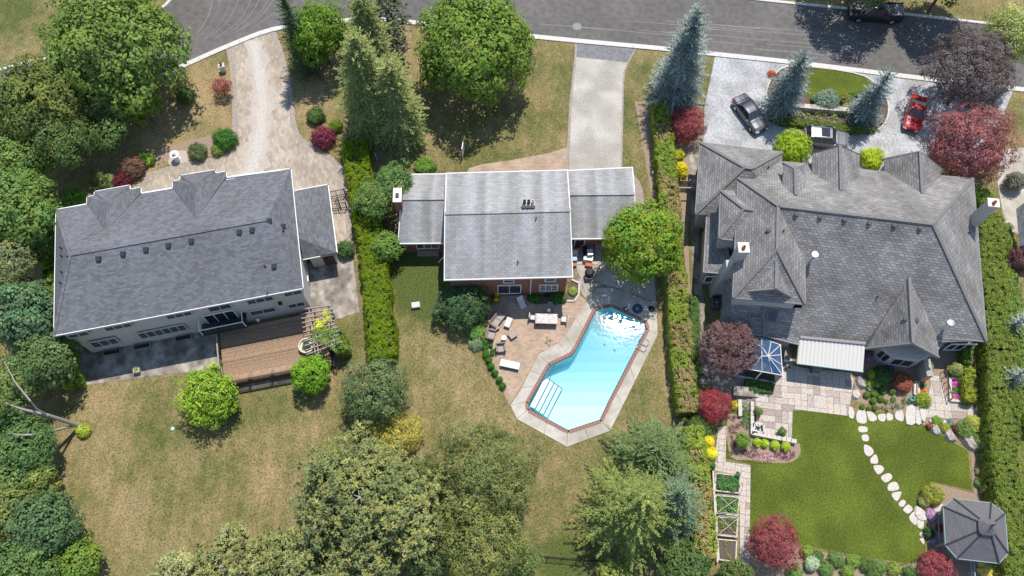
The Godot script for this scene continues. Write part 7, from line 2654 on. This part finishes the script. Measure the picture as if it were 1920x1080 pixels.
func hedges_and_shrubs() -> void:
	hedge("long vivid yellow-green hedge between the charcoal-roofed and the brick house", down(smooth(P([664, 262, 668, 300, 677, 350, 692, 430, 702, 510, 710, 590, 716, 668], 2.1), 3)), 2.35, 2.1, Color(0.088, 0.128, 0.008), 301, 0.19, {"rough": 0.22, "warm": 0.22, "cover": 2.4, "vary": 0.2})
	hedge("tall clipped hedge with browned patches between the pool and the slate-roofed house", down(smooth(P([1240, 192, 1250, 300, 1260, 420, 1272, 560, 1280, 660, 1292, 770], 2.0), 3)), 1.75, 2.0, Color(0.13, 0.175, 0.03), 302, 0.2, {"rough": 0.2, "brown": Color(0.19, 0.15, 0.065), "brown_at": 0.04, "cover": 2.4, "vary": 0.18, "warm": 0.2})
	hedge("clipped hedge with a browned top beside the raised vegetable beds", down(smooth(P([1300, 800, 1312, 900, 1322, 980, 1325, 1046], 2.0), 3)), 1.7, 2.0, Color(0.16, 0.2, 0.035), 303, 0.2, {"rough": 0.2, "brown": Color(0.19, 0.16, 0.065), "brown_at": 0.1, "cover": 2.4, "vary": 0.18, "warm": 0.2})
	hedge("broad sunlit hedge down the right side of the slate-roofed house", down(smooth(P([1858, 398, 1865, 480, 1874, 580, 1882, 690, 1886, 800, 1896, 900, 1908, 1000, 1920, 1100], 2.4), 3)), 2.5, 2.4, Color(0.1, 0.13, 0.026), 304, 0.19, {"rough": 0.2, "warm": 0.22, "cover": 2.3, "vary": 0.2})
	hedge("second rank of green hedge at the right frame edge, behind the broad one", down(smooth(P([1888, 420, 1900, 520, 1912, 640, 1936, 800], 2.0), 2)), 1.2, 2.0, Color(0.095, 0.145, 0.03), 305, 0.22, {"rough": 0.4, "cover": 2.0})
	hedge("low dark green ground hedge along the right hedge's inner side", down(smooth(P([1301, 552, 1304, 600, 1303, 660, 1310, 700], 0.6), 2)), 0.8, 0.6, Color(0.06, 0.12, 0.035), 306, 0.14, {"cover": 1.5})
	hedge("bright green hedge behind the left end of the charcoal-roofed house", down(smooth(P([92, 470, 90, 560, 112, 640, 132, 720], 1.6), 2)), 1.3, 1.6, Color(0.13, 0.19, 0.03), 307, 0.22, {"rough": 0.5})
	hedge("clipped green hedge edging the planted island's near side", down(smooth(P([1448, 216, 1470, 226, 1510, 229, 1560, 236, 1610, 241, 1640, 236], 0.6), 2)), 0.85, 0.6, Color(0.075, 0.115, 0.022), 308, 0.15, {"rough": 0.12, "cover": 1.6})
	hedge("low curved hedge edging the island lawn", down(smooth(P([1522, 186, 1560, 184, 1600, 178, 1626, 168], 0.4), 2)), 0.45, 0.4, Color(0.06, 0.095, 0.02), 309, 0.14, {"cover": 1.5})
	hedge("short clipped block hedge beside the magenta flower bed", down(P([1817, 688, 1821, 752], 1.1)), 0.95, 1.1, Color(0.15, 0.185, 0.025), 310, 0.16, {"rough": 0.12, "round": 0.1, "cover": 1.7})
	hedge("short dark block hedge in the slate roof's shadow above the flower beds", down(P([1815, 645, 1817, 680], 1.2)), 0.8, 1.2, Color(0.09, 0.14, 0.025), 311, 0.16, {"rough": 0.15, "cover": 1.7})

	# shrubs on the west lot
	var gs := "shrubs in the left front border"
	for q in [[421, 261, 25, 1.5, Color(0.035, 0.1, 0.02), "round glossy green bush on the inside of the paved drive's bend"], [370, 284, 20, 1.2, Color(0.075, 0.1, 0.045), "grey-green bush beside the white urn"], [408, 280, 15, 0.8, Color(0.12, 0.16, 0.04), "light green sprawling bush below the round glossy one"], [273, 300, 17, 0.9, Color(0.15, 0.23, 0.03), "lime green bush left of the white urn"], [248, 314, 28, 1.3, Color(0.1, 0.062, 0.045), "large reddish brown bush at the front border"], [231, 338, 20, 0.9, Color(0.09, 0.02, 0.03), "dark burgundy bush against the front walk"], [200, 340, 18, 0.9, Color(0.16, 0.19, 0.06), "yellow-green bush left of the burgundy one"], [180, 330, 16, 1.0, Color(0.11, 0.13, 0.05), "pale olive bush at the left end of the front border"], [142, 372, 24, 1.4, Color(0.07, 0.14, 0.025), "green bush at the charcoal roof's top left corner"], [347, 180, 18, 1.6, Color(0.05, 0.085, 0.025), "dark green bush at the huge maple's lower right edge"], [592, 216, 20, 1.2, Color(0.06, 0.1, 0.03), "dark green bush beside the drive under the spruces"], [606, 258, 26, 1.5, Color(0.13, 0.028, 0.045), "burgundy bush at the drive's edge below the spruces"], [648, 466, 18, 1.6, Color(0.06, 0.105, 0.035), "grey-green bush at the corner of the side wing"], [630, 235, 14, 1.0, Color(0.11, 0.16, 0.02), "yellow-green bush between burgundy bush and the big spruce"], [155, 808, 14, 0.9, Color(0.24, 0.28, 0.04), "bright yellow-green plant at the foot of the birch"]]:
		shrub("garden_bush", q[5], gs, q[0], q[1], q[2], q[3], q[4], int(q[0] * 3 + q[1]), 0.19)
	tree("red_sapling", "thin red-leaved sapling on the dry lawn beside the paved drive", "tree", "", 414, 162, 21, 1.4, 0.8, Color(0.19, 0.06, 0.06), 320, 0.24, {"cover": 0.6, "ragged": 0.5, "kind": "fine"})
	# the middle lot
	tree("lilac_bush", "big dark green rounded bush at the left of the brick patio", "shrub", "", 868, 573, 54, 1.6, 0.72, Color(0.05, 0.088, 0.038), 321, 0.26, {"vary": 0.5, "lobe": 0.26, "low": -0.5})
	shrub("wall_bush", "dark bush in the shade against the brick wall behind the big rounded bush", "", 872, 538, 34, 1.5, Color(0.04, 0.075, 0.028), 322, 0.22)
	shrub("garden_bush", "bright green leafy plant between the big bush and the boxwoods", "", 892, 622, 20, 0.8, Color(0.11, 0.19, 0.045), 323, 0.2)
	shrub("garden_bush", "pale blue-green plant at the stone slab", "", 892, 645, 16, 0.5, Color(0.14, 0.18, 0.1), 324, 0.14)
	shrub("garden_bush", "green bush at the top left of the brick house's front walk", "", 796, 310, 22, 1.0, Color(0.1, 0.17, 0.03), 325, 0.22, {"ragged": 0.4})
	for q in [[1003, 560, 16, "left clump of dark ground cover under the brick house's white window"], [1047, 558, 20, "right clump of dark ground cover under the brick house's white window"]]:
		shrub("ground_cover", q[3], "ground cover at the brick wall", q[0], q[1], q[2], 0.5, Color(0.05, 0.105, 0.025), int(q[0]), 0.16, {"deep": 0.7})
	shrub("garden_bush", "light green plant in the kerbed corner bed of the brick house", "", 1074, 546, 10, 0.4, Color(0.2, 0.24, 0.07), 329, 0.12)
	var box_labels := ["boxwood ball at the upper end of the row edging the brick patio", "second boxwood ball from the upper end, on the lawn side", "second boxwood ball from the upper end, on the patio side", "third boxwood ball down on the lawn side of the patio row", "third boxwood ball down on the patio side of the row", "fourth boxwood ball down, largest of the patio row", "fifth boxwood ball down, left of the wicker armchair", "boxwood ball level with the white lounger's left end", "fourth boxwood ball from the lower end of the patio row", "third boxwood ball from the lower end of the patio row", "second boxwood ball from the lower end of the patio row", "lowest boxwood ball at the tip of the patio row"]
	var i := 0
	var proto: Node3D
	for q in [[910, 641, 10], [910, 651, 9.5], [920, 647, 7], [911, 660, 10], [923, 656, 7], [911, 665, 11], [923, 662, 7], [917, 675, 10.5], [921, 686, 11], [928, 698, 11], [936, 711, 11], [942, 723, 11]]:
		if i == 0:
			proto = shrub("boxwood_ball", box_labels[0], "boxwood balls beside the patio", q[0], q[1], 6.0, 0.6, Color(0.04, 0.105, 0.016), 330, 0.12, {"ragged": 0.04, "cover": 1.5})
		else:
			var c := copy(proto, box_labels[i], Vector3(fix(q[0], q[1], 0.4).x, 0, fix(q[0], q[1], 0.4).z), i * 1.1)
			c.scale = Vector3.ONE * q[2] / 10.5
		i += 1
	# the east lot
	var ge := "shrubs round the forecourt"
	for q in [[1487, 274, 38, 1.9, Color(0.2, 0.25, 0.02), "large yellow-green bush hiding the silver car's tail"], [1636, 296, 25, 1.4, Color(0.26, 0.29, 0.02), "bright yellow bush between the two right dormers"], [1551, 188, 27, 1.1, Color(0.14, 0.185, 0.15), "low dome of blue-grey juniper on the island"], [1586, 186, 13, 0.7, Color(0.13, 0.14, 0.04), "olive bush right of the blue-grey juniper dome"], [1590, 203, 12, 0.5, Color(0.26, 0.29, 0.05), "yellow-green tuft in front of the island's olive bush"], [1613, 196, 13, 0.8, Color(0.15, 0.19, 0.16), "small blue-grey juniper beside the slender spruce"], [1536, 198, 9, 0.5, Color(0.13, 0.17, 0.14), "tiny blue-grey juniper at the dome's lower left"], [1276, 318, 15, 1.7, Color(0.36, 0.33, 0.02), "narrow golden bush in the bed beside the side passage"], [1273, 290, 11, 1.0, Color(0.32, 0.3, 0.02), "small golden bush above the narrow one by the right hedge"], [1240, 152, 6, 0.8, Color(0.3, 0.04, 0.03), "small red bush under the tallest blue spruce"], [1447, 138, 8, 0.4, Color(0.35, 0.09, 0.04), "small red-flowered bush at the island's left tip"], [1262, 190, 16, 1.2, Color(0.05, 0.08, 0.03), "dark bush in the shade of the tallest blue spruce"], [1842, 370, 22, 1.4, Color(0.11, 0.17, 0.03), "green bush behind the right-hand chimney"], [1905, 340, 20, 2.0, Color(0.13, 0.12, 0.09), "grey-leaved bush over the pale drive at the right edge"]]:
		shrub("forecourt_bush", q[5], ge, q[0], q[1], q[2], q[3], q[4], int(q[0] * 2 + q[1]), 0.19)
	part(thing("island_perennials", "band of yellow-green perennials in front of the island's stone wall", "flower bed"), "foliage", bed_mesh(P([1480, 213, 1500, 207, 1560, 211, 1620, 219, 1636, 230, 1600, 236, 1540, 229, 1490, 222]), 0.45, Color(0.16, 0.2, 0.035), 340, 0.16, {"gaps": -0.2, "cover": 1.2, "vary": 0.5}), M.leaf)
	# beside the conservatory and along the right hedge
	for q in [[1327, 828, 13, 1.1, Color(0.45, 0.4, 0.03), "bright yellow bush beside the garden walk, upper of two"], [1334, 850, 12, 0.9, Color(0.5, 0.42, 0.03), "bright yellow bush beside the garden walk, lower of two"], [1377, 759, 7, 0.7, Color(0.36, 0.34, 0.02), "small yellow bush between crimson maple and white wall"], [1312, 800, 26, 1.5, Color(0.085, 0.12, 0.035), "loose green bush where the right hedge breaks off"], [1332, 872, 10, 0.7, Color(0.06, 0.11, 0.03), "dark green bush below the lower yellow one"]]:
		shrub("walk_bush", q[5], "shrubs along the garden walk", q[0], q[1], q[2], q[3], q[4], int(q[0] + q[1]), 0.16)

# ---------------------------------------------------------------- the flower garden behind the slate-roofed house
func flower_garden() -> void:
	# planting bed with low walls
	sheet("planted_bed", smooth_ring(P([1364, 776, 1404, 790, 1408, 812, 1490, 828, 1500, 838, 1500, 852, 1485, 866, 1450, 868, 1400, 862, 1368, 855]), 2), 0.016, M.mulch)
	var w := thing("garden_wall", "long pale low wall along the terrace above the purple bed", "wall")
	for i in 9:
		var b := MB.new()
		b.wall([fix(1408, 814, 0).lerp(fix(1490, 830), i / 9.0), fix(1408, 814).lerp(fix(1490, 830), (i + 0.97) / 9.0)], 0.34, 0.0, 0.5)
		part(w, "stone_block", b.mesh(), M.pale_stone)
	w = thing("garden_wall", "short white wall beside the crimson maple", "wall")
	for i in 4:
		var b := MB.new()
		b.wall([fix(1385, 752).lerp(fix(1386, 782), i / 4.0), fix(1385, 752).lerp(fix(1386, 782), (i + 0.97) / 4.0)], 0.3, 0.0, 0.45)
		part(w, "stone_block", b.mesh(), M.pale_stone)
	w = thing("garden_wall", "pale wall between the narrow hedge bed and the little pond", "wall")
	for i in 7:
		var b := MB.new()
		b.wall([fix(1408, 756).lerp(fix(1408, 816), i / 7.0), fix(1408, 756).lerp(fix(1408, 816), (i + 0.97) / 7.0)], 0.28, 0.0, 0.5)
		part(w, "stone_block", b.mesh(), M.pale_stone)
	var pond := thing("garden_pond", "small square corner pond with dark water and a stone edge", "pond")
	var pr := P([1411, 796, 1429, 798, 1430, 814, 1411, 812])
	var b := MB.new()
	b.wall(pr, 0.16, 0.0, 0.5, true)
	part(pond, "edge", b.mesh(), M.stone)
	b = MB.new()
	b.prism(inset(pr, 0.02), 0.0, 0.36)
	part(pond, "water", b.mesh(), mat(lin(0.03, 0.05, 0.04), 0.05))
	part(thing("white_flowers", "clump of white flowers at the left of the corner pond", "flower"), "petals", bed_mesh(P([1407, 800, 1424, 800, 1424, 817, 1408, 816]), 0.5, Color(0.62, 0.6, 0.66), 400, 0.12, {"y": 0.3, "warm": 0.1}), M.leaf)
	part(thing("tall_bed", "tall green leafy planting between two pale walls", "flower bed"), "foliage", bed_mesh(P([1389, 757, 1404, 757, 1404, 806, 1390, 800]), 0.8, Color(0.06, 0.12, 0.04), 401, 0.15, {"cover": 1.6}), M.leaf)
	part(thing("purple_groundcover", "band of purple-brown ground cover along the bed's left and lower edge", "flower bed"), "foliage", bed_mesh(P([1366, 780, 1386, 778, 1386, 830, 1420, 842, 1422, 858, 1370, 852]), 0.3, Color(0.11, 0.065, 0.07), 402, 0.12, {"gaps": -0.25}), M.leaf)
	part(thing("pink_heather", "pale pink heather mound at the front of the purple bed", "flower bed"), "foliage", bed_mesh(smooth_ring(P([1408, 850, 1425, 846, 1450, 852, 1455, 862, 1440, 868, 1412, 862]), 2), 0.4, Color(0.33, 0.2, 0.22), 403, 0.11, {"cover": 1.6}), M.leaf)
	part(thing("plum_groundcover", "deep plum ground cover right of the pink heather", "flower bed"), "foliage", bed_mesh(smooth_ring(P([1450, 848, 1470, 842, 1488, 848, 1486, 860, 1462, 864]), 2), 0.35, Color(0.13, 0.04, 0.075), 404, 0.11, {"cover": 1.5}), M.leaf)
	tree("topiary_bush", "round green standard bush in the purple bed", "shrub", "", 1393, 826, 15, 0.9, 0.95, Color(0.1, 0.165, 0.03), 405, 0.16)
	var proto: Node3D
	for q in [[1420, 829, 8, "leftmost lime green ball below the pale garden wall"], [1434, 831, 7, "second lime green ball from the left below the pale garden wall"], [1453, 835, 9, "third lime green ball from the left below the pale garden wall"], [1473, 837, 9, "rightmost lime green ball below the pale garden wall"]]:
		proto = shrub("lime_ball", q[3], "lime green balls below the garden wall", q[0], q[1], q[2], 0.7, Color(0.26, 0.33, 0.03), 406 + int(q[2]), 0.13)
	for q in [[1420, 773, 8, 0.8, Color(0.1, 0.13, 0.05), "potted green shrub at the terrace's left edge"], [1465, 811, 9, 0.6, Color(0.09, 0.13, 0.04), "potted green shrub at the terrace's lower edge"]]:
		var s := shrub("potted_shrub", q[5], "potted shrubs on the terrace", q[0], q[1], q[2], q[3], q[4], int(q[0]), 0.15, {"y": 0.3, "ragged": 0.4})
		b = MB.new()
		b.lathe([Vector2(0.2, -0.26), Vector2(0.3, 0.1), Vector2(0.24, 0.1), Vector2(0, 0.02)], 12)
		part(s, "pot", b.mesh(), M.terracotta)
	# dark steps and retaining strips above the terrace
	var st := thing("garden_steps", "dark flight of stone steps between the crimson maple and the conservatory", "steps")
	for k in 5:
		b = MB.new()
		var q := P([1372 + k * 10, 728, 1381 + k * 10, 729, 1381 + k * 10, 746, 1372 + k * 10, 745])
		b.prism(q, 0.0, 0.75 - 0.14 * k)
		part(st, "tread", b.mesh(), M.old_concrete)
	hedge("low dark clipped strip hedge just below the conservatory", down(P([1398, 716, 1450, 722], 0.5)), 0.6, 0.5, Color(0.06, 0.11, 0.03), 420, 0.14, {"cover": 1.5})
	hedge("second low dark strip hedge in front of the conservatory, nearer the terrace", down(P([1398, 727, 1448, 732], 0.4)), 0.5, 0.4, Color(0.05, 0.095, 0.03), 421, 0.14, {"cover": 1.5})

	# stepping stones, each cut by hand
	var stones := [[1591, 765, 1597, 763, 1601, 772, 1600, 784, 1592, 782], [1607, 772, 1621, 770, 1624, 793, 1607, 791], [1625, 770, 1641, 778, 1643, 788, 1630, 789], [1646, 778, 1660, 777, 1658, 790, 1648, 788], [1663, 774, 1673, 778, 1673, 787, 1663, 788], [1678, 775, 1688, 767, 1694, 778, 1692, 790, 1680, 786], [1610, 800, 1625, 801, 1625, 810, 1611, 810], [1616, 816, 1627, 816, 1628, 827, 1617, 826], [1620, 834, 1632, 838, 1638, 848, 1629, 856, 1621, 850], [1632, 860, 1642, 852, 1646, 868, 1633, 869], [1637, 874, 1652, 873, 1657, 881, 1646, 890], [1651, 895, 1662, 888, 1670, 889, 1672, 897, 1660, 905], [1664, 911, 1672, 904, 1681, 905, 1685, 917, 1667, 921], [1671, 926, 1689, 922, 1687, 932, 1680, 940], [1684, 945, 1692, 937, 1698, 941, 1696, 947, 1690, 951], [1693, 955, 1703, 946, 1711, 955, 1703, 963, 1697, 961], [1704, 972, 1712, 960, 1719, 964, 1717, 985], [1719, 978, 1724, 970, 1732, 977, 1730, 991, 1721, 989], [1723, 1003, 1728, 997, 1732, 1000, 1732, 1008], [1724, 1011, 1732, 1009, 1732, 1021, 1727, 1016]]
	var where := ["at the terrace corner, start of the path along the flower bed", "square and largest, where the two stone paths meet", "right of the largest square one, pointed at the lower right", "fourth from the terrace along the flower bed", "fifth from the terrace along the flower bed, small", "rounded and brownish, last before the white slab steps", "first below the largest square stone, heading down the lawn", "second below the largest square stone", "third down the lawn path, rounded triangle", "fourth down the lawn path, small triangle", "fifth down the lawn path, pointing down", "sixth down the lawn path, with a dark spot", "seventh down the lawn path, big and round", "eighth down the lawn path, wedge shaped", "ninth down the lawn path, smallest of the middle run", "tenth down the lawn path, square", "eleventh down the lawn path, narrow wedge", "twelfth down the lawn path, beside the gazebo bed", "thirteenth, a small corner at the gazebo bed's edge", "last at the gazebo bed's edge, half cut by the bed"]
	for k in stones.size():
		var ring := smooth_ring(P(stones[k]), 3)
		var o := thing("stepping_stone", "pale stepping stone " + where[k], "stepping stone", Vector3.ZERO, 0.0, "stepping stones across the green lawn")
		b = MB.new()
		b.prism(ring, 0.0, 0.05)
		part(o, "edge", b.mesh(), M.stone)
		b = MB.new()
		b.prism(inset(ring, 0.03), 0.05, 0.06)
		part(o, "face", b.mesh(), M.pale_stone if k % 3 else M.stone)
	for q in [[[1699, 763, 1717, 763, 1717, 793, 1699, 795], "left and largest of three white slab steps at the rockery"], [[1717, 762, 1722, 765, 1726, 794, 1716, 794], "middle of three white slab steps at the rockery"], [[1722, 761, 1733, 762, 1733, 789, 1726, 788], "right of three white slab steps, with grey marks"]]:
		var o := thing("slab_step", q[1], "step", Vector3.ZERO, 0.0, "white slab steps")
		b = MB.new()
		b.prism(smooth_ring(P(q[0]), 2), 0.0, 0.1 + 0.08 * used.get("slab_step", 0))
		part(o, "slab", b.mesh(), M.pale_stone)
	# stone landing and boulders of the rockery
	var gb := "boulders of the rockery"
	for q in [[1614, 717, 0.75, 0.5, M.rock, "large flat pale boulder beside the awning's corner"], [1604, 740, 0.6, 0.35, M.stone, "white boulder below the flat one at the terrace edge"], [1628, 728, 0.5, 0.4, M.rock, "grey slanting boulder right of the flat pale one"], [1753, 806, 0.7, 0.4, M.rock, "triangular brown boulder on the rockery's left"], [1780, 818, 0.75, 0.45, M.rock, "long brown boulder in the middle of the rockery"], [1816, 828, 1.1, 0.6, M.rock, "biggest grey boulder, at the rockery's right end"], [1745, 790, 0.3, 0.2, M.stone, "small pale stone at the rockery's top"], [1770, 793, 0.35, 0.25, M.stone, "pale stone beside the blue-grey cushion plant"], [1726, 965, 0.9, 0.2, M.stone, "flat brownish rock in the bed left of the gazebo"], [1760, 955, 0.8, 0.2, M.pale_stone, "pale rock at the gazebo's left corner"]]:
		var o := thing("boulder", q[5], "boulder", fix(q[0], q[1]), q[0] * 0.7, gb)
		var r := RandomNumberGenerator.new()
		r.seed = int(q[0] + q[1])
		var ring := []
		for k in 9:
			var t := TAU * k / 9
			ring.append(Vector3(cos(t) * q[2] * r.randf_range(0.75, 1.1), 0, sin(t) * q[2] * 0.7 * r.randf_range(0.75, 1.1)))
		b = MB.new()
		var h: float = q[3]
		for k in 9:
			var p: Vector3 = ring[k]
			var n: Vector3 = ring[(k + 1) % 9]
			var pu := p * 0.72 + Vector3.UP * h * (0.8 + 0.25 * sin(k * 2.0))
			var nu := n * 0.72 + Vector3.UP * h * (0.8 + 0.25 * sin((k + 1) % 9 * 2.0))
			b.poly([p - Vector3.UP * 0.1, n - Vector3.UP * 0.1, nu], p)
			b.poly([p - Vector3.UP * 0.1, nu, pu], p)
			b.poly([pu, nu, Vector3(0, h, 0)], Vector3.UP)
		part(o, "rock", b.mesh(), q[4])
	# bedding plants
	for q in [[[1720, 705, 1737, 706, 1737, 719, 1720, 717], M.orange_flower, "upper strip of bright orange begonias beside the stone path"], [[1721, 730, 1737, 731, 1737, 739, 1721, 738], M.orange_flower, "lower strip of bright orange begonias beside the stone path"], [[1780, 716, 1800, 717, 1800, 727, 1781, 726], M.pink_flower, "upper strip of magenta petunias in the framed bed"], [[1782, 740, 1802, 741, 1802, 748, 1783, 747], M.pink_flower, "lower strip of magenta petunias in the framed bed"], [[1720, 718, 1737, 720, 1737, 730, 1721, 729], null, "green strip between the two rows of orange begonias"], [[1782, 727, 1800, 728, 1802, 739, 1783, 738], null, "green strip between the two rows of magenta petunias"]]:
		var o := thing("bedding_plants", q[2], "flower bed", Vector3.ZERO, 0.0, "bedding strips")
		var col: Color = Color(0.05, 0.115, 0.03) if q[1] == null else (Color(0.85, 0.14, 0.01) if q[1] == M.orange_flower else Color(0.5, 0.06, 0.4))
		part(o, "foliage" if q[1] == null else "petals", bed_mesh(P(q[0]), 0.3, col, int(q[0][0] + q[0][1]), 0.11, {"cover": 2.0, "warm": 0.15, "vary": 0.2}), M.leaf)
	for q in [[[1779, 710, 1780, 752, 1804, 754, 1802, 712], "low stone frame round the magenta petunias"], [[1713, 718, 1719, 718, 1720, 742, 1713, 741], "stone block edging left of the orange begonias"]]:
		w = thing("bed_edging", q[1], "edging", Vector3.ZERO, 0.0, "stone edgings of the flower beds")
		var pr2 := P(q[0])
		for k in 4:
			b = MB.new()
			b.wall([pr2[k], pr2[(k + 1) % 4]], 0.2, 0.0, 0.3)
			part(w, "stone_block", b.mesh(), M.stone)
	var gf := "shrubs behind the slate-roofed house"
	for q in [[1736, 689, 14, 1.5, Color(0.17, 0.2, 0.075), "round variegated bush right of the breakfast bay"], [1793, 693, 13, 1.4, Color(0.17, 0.2, 0.075), "round variegated bush above the magenta petunias"], [1693, 716, 22, 1.2, Color(0.2, 0.07, 0.045), "rust-red dome bush below the breakfast bay"], [1636, 703, 11, 0.8, Color(0.2, 0.25, 0.025), "yellow-green feathery bush left of the breakfast bay"], [1655, 705, 22, 1.0, Color(0.055, 0.085, 0.03), "dark green bush in the breakfast bay's shade"], [1630, 719, 10, 0.7, Color(0.16, 0.21, 0.03), "yellow-green ball below the feathery bush"], [1645, 718, 9, 0.7, Color(0.16, 0.21, 0.03), "yellow-green ball right of the other, above the round beds"], [1731, 750, 17, 0.9, Color(0.15, 0.2, 0.03), "bright spreading bush below the orange begonias"], [1668, 690, 10, 0.6, Color(0.09, 0.05, 0.11), "dark purple bush at the foot of the breakfast bay"], [1627, 668, 12, 1.0, Color(0.14, 0.1, 0.13), "lilac flowering bush between awning and breakfast bay"], [1826, 795, 19, 0.9, Color(0.24, 0.26, 0.06), "pale yellow-green bush at the far right of the rockery"], [1812, 806, 22, 0.7, Color(0.1, 0.14, 0.04), "spreading green bush below the pale one"], [1840, 830, 17, 0.9, Color(0.14, 0.19, 0.07), "grey-green bush right of the biggest boulder"], [1757, 790, 11, 0.5, Color(0.12, 0.19, 0.03), "green cushion plant at the top of the rockery"], [1774, 803, 11, 0.4, Color(0.22, 0.22, 0.04), "yellow cushion plant in the middle of the rockery"], [1782, 792, 8, 0.4, Color(0.14, 0.2, 0.17), "blue-grey cushion plant on the rockery"], [1792, 803, 10, 0.4, Color(0.075, 0.03, 0.035), "dark red cushion plant on the rockery"], [1744, 799, 7, 0.45, Color(0.2, 0.08, 0.05), "rust-brown tuft at the left of the rockery"], [1750, 927, 23, 1.3, Color(0.19, 0.21, 0.045), "tall yellow-green bush at the gazebo bed's tip"], [1733, 940, 12, 0.7, Color(0.2, 0.19, 0.07), "straw-coloured tuft left of the gazebo bush"], [1748, 965, 12, 0.6, Color(0.32, 0.2, 0.33), "lilac flowering plant left of the gazebo"], [1752, 1015, 10, 0.5, Color(0.2, 0.15, 0.24), "pale violet plant in the shaded gazebo bed"], [1742, 1000, 12, 0.6, Color(0.04, 0.07, 0.03), "dark green plant in the shaded gazebo bed"], [1762, 990, 8, 0.5, Color(0.14, 0.03, 0.03), "dark red plant in the shaded gazebo bed"], [1840, 905, 12, 0.5, Color(0.13, 0.16, 0.06), "grey-green plant on the bare strip above the gazebo"], [1846, 920, 9, 0.5, Color(0.12, 0.17, 0.07), "small green plant just above the gazebo's top edge"], [1838, 885, 11, 0.35, Color(0.2, 0.18, 0.08), "straw-coloured plant on the bare strip by the far hedge"], [1852, 1066, 20, 0.9, Color(0.4, 0.38, 0.12), "cream variegated bush below the gazebo"]]:
		shrub("flower_bush", q[5], gf, q[0], q[1], q[2], q[3], q[4], int(q[0] * 2 + q[1]), 0.15)
	var gr := "small round bushes in the mulch bed"
	var spots := [[1640, 737, 11], [1655, 733, 9], [1673, 733, 9], [1626, 740, 9], [1638, 751, 9], [1652, 747, 9], [1663, 752, 6], [1676, 748, 7], [1618, 762, 7], [1630, 765, 6], [1641, 764, 8]]
	var lb := ["largest green ball in the upper row of the mulch bed", "second green ball of the mulch bed's upper row", "right end green ball of the mulch bed's upper row", "left end green ball of the mulch bed's upper row", "left green ball in the middle row of the mulch bed", "centre green ball in the middle row of the mulch bed", "smallest green ball, in the mulch bed's middle row", "right green ball in the mulch bed's middle row, near the red dome", "left green ball in the bottom row by the stepping stones", "middle yellowish ball in the bottom row by the stepping stones", "right green ball in the bottom row by the stepping stones"]
	for k in spots.size():
		var q: Array = spots[k]
		if k == 0: proto = shrub("bed_ball", lb[0], gr, q[0], q[1], 8, 0.65, Color(0.085, 0.14, 0.03), 440, 0.13)
		else:
			var c := copy(proto, lb[k], Vector3(fix(q[0], q[1], 0.3).x, 0, fix(q[0], q[1], 0.3).z), k * 0.9)
			c.scale = Vector3.ONE * q[2] / 11.0
	part(thing("rose_bed", "rose bushes with pale blooms along the lower edge of the mulch bed", "flower bed"), "foliage", bed_mesh(P([1648, 764, 1664, 754, 1690, 750, 1706, 742, 1712, 752, 1696, 766, 1664, 772]), 0.6, Color(0.075, 0.12, 0.045), 441, 0.14, {"vary": 0.5, "gaps": -0.4}), M.leaf)
	var jar := thing("teal_jar", "glazed teal jar lying among the roses", "jar", fix(1707, 750, 0.0), 0.6)
	b = MB.new()
	b.lathe([Vector2(0.14, 0), Vector2(0.24, 0.2), Vector2(0.25, 0.42), Vector2(0.2, 0.5), Vector2(0.15, 0.5), Vector2(0.13, 0.3), Vector2(0, 0.3)], 16)
	part(jar, "jar", b.mesh(), M.teal)
	# railing beside the stone path
	var rl := thing("iron_railing", "black iron railing stepping down beside the stone path", "railing")
	for k in 6:
		b = MB.new()
		var p := fix(1763, 700).lerp(fix(1776, 752), k / 5.0)
		b.box(p + Vector3.UP * 0.5, Vector3(0.05, 1.0, 0.05))
		part(rl, "post", b.mesh(), M.black)
	b = MB.new()
	beam(b, fix(1763, 700) + Vector3.UP, fix(1776, 752) + Vector3.UP, 0.06, 0.06)
	part(rl, "handrail", b.mesh(), M.black)
	# the far right neighbour's roof corner
	var nb := thing("neighbour_house", "corner of a dark-roofed neighbouring house at the right edge", "house")
	b = MB.new()
	b.poly([fix(1905, 392, 3.0), fix(1960, 350, 5.0), fix(1990, 440, 5.0), fix(1912, 462, 3.0)])
	part(nb, "roof", b.mesh(), M.roof_dark)
	b = MB.new()
	b.prism(P([1915, 412, 1990, 400, 1990, 470, 1915, 466]), 0.0, 2.9)
	part(nb, "wall", b.mesh(), M.grey_stucco)
	# shrubbery along the bottom border
	var k2 := 0
	for q in [[1514, 1035, 13], [1532, 1045, 15], [1568, 1050, 17], [1600, 1052, 14], [1625, 1058, 15], [1650, 1062, 15], [1676, 1066, 14], [1705, 1072, 13], [1548, 1068, 16], [1590, 1074, 15], [1640, 1078, 16], [1490, 1072, 18]]:
		var names := ["first yellow-green bush of the bottom border beside the red maple", "second bush of the bottom border's front row, dark inside", "third bush of the bottom border's front row", "fourth bush of the bottom border's front row", "fifth bush of the bottom border's front row", "sixth bush of the bottom border's front row", "seventh bush of the bottom border's front row", "last bush of the bottom border's front row near the gazebo", "left bush of the bottom border's back row", "middle bush of the bottom border's back row", "right bush of the bottom border's back row", "bush at the frame's bottom under the largest red maple"]
		shrub("border_bush", names[k2], "bushes of the bottom border", q[0], q[1], q[2], 0.8, [Color(0.14, 0.19, 0.04), Color(0.07, 0.12, 0.035), Color(0.1, 0.16, 0.05)][k2 % 3], 460 + k2, 0.15, {"ragged": 0.3})
		k2 += 1
	shrub("grey_globe", "pale grey-green globe bush in the bottom border beside the largest red maple", "", 1522, 1056, 14, 1.1, Color(0.28, 0.32, 0.22), 480, 0.11, {"ragged": 0.04, "cover": 1.7})
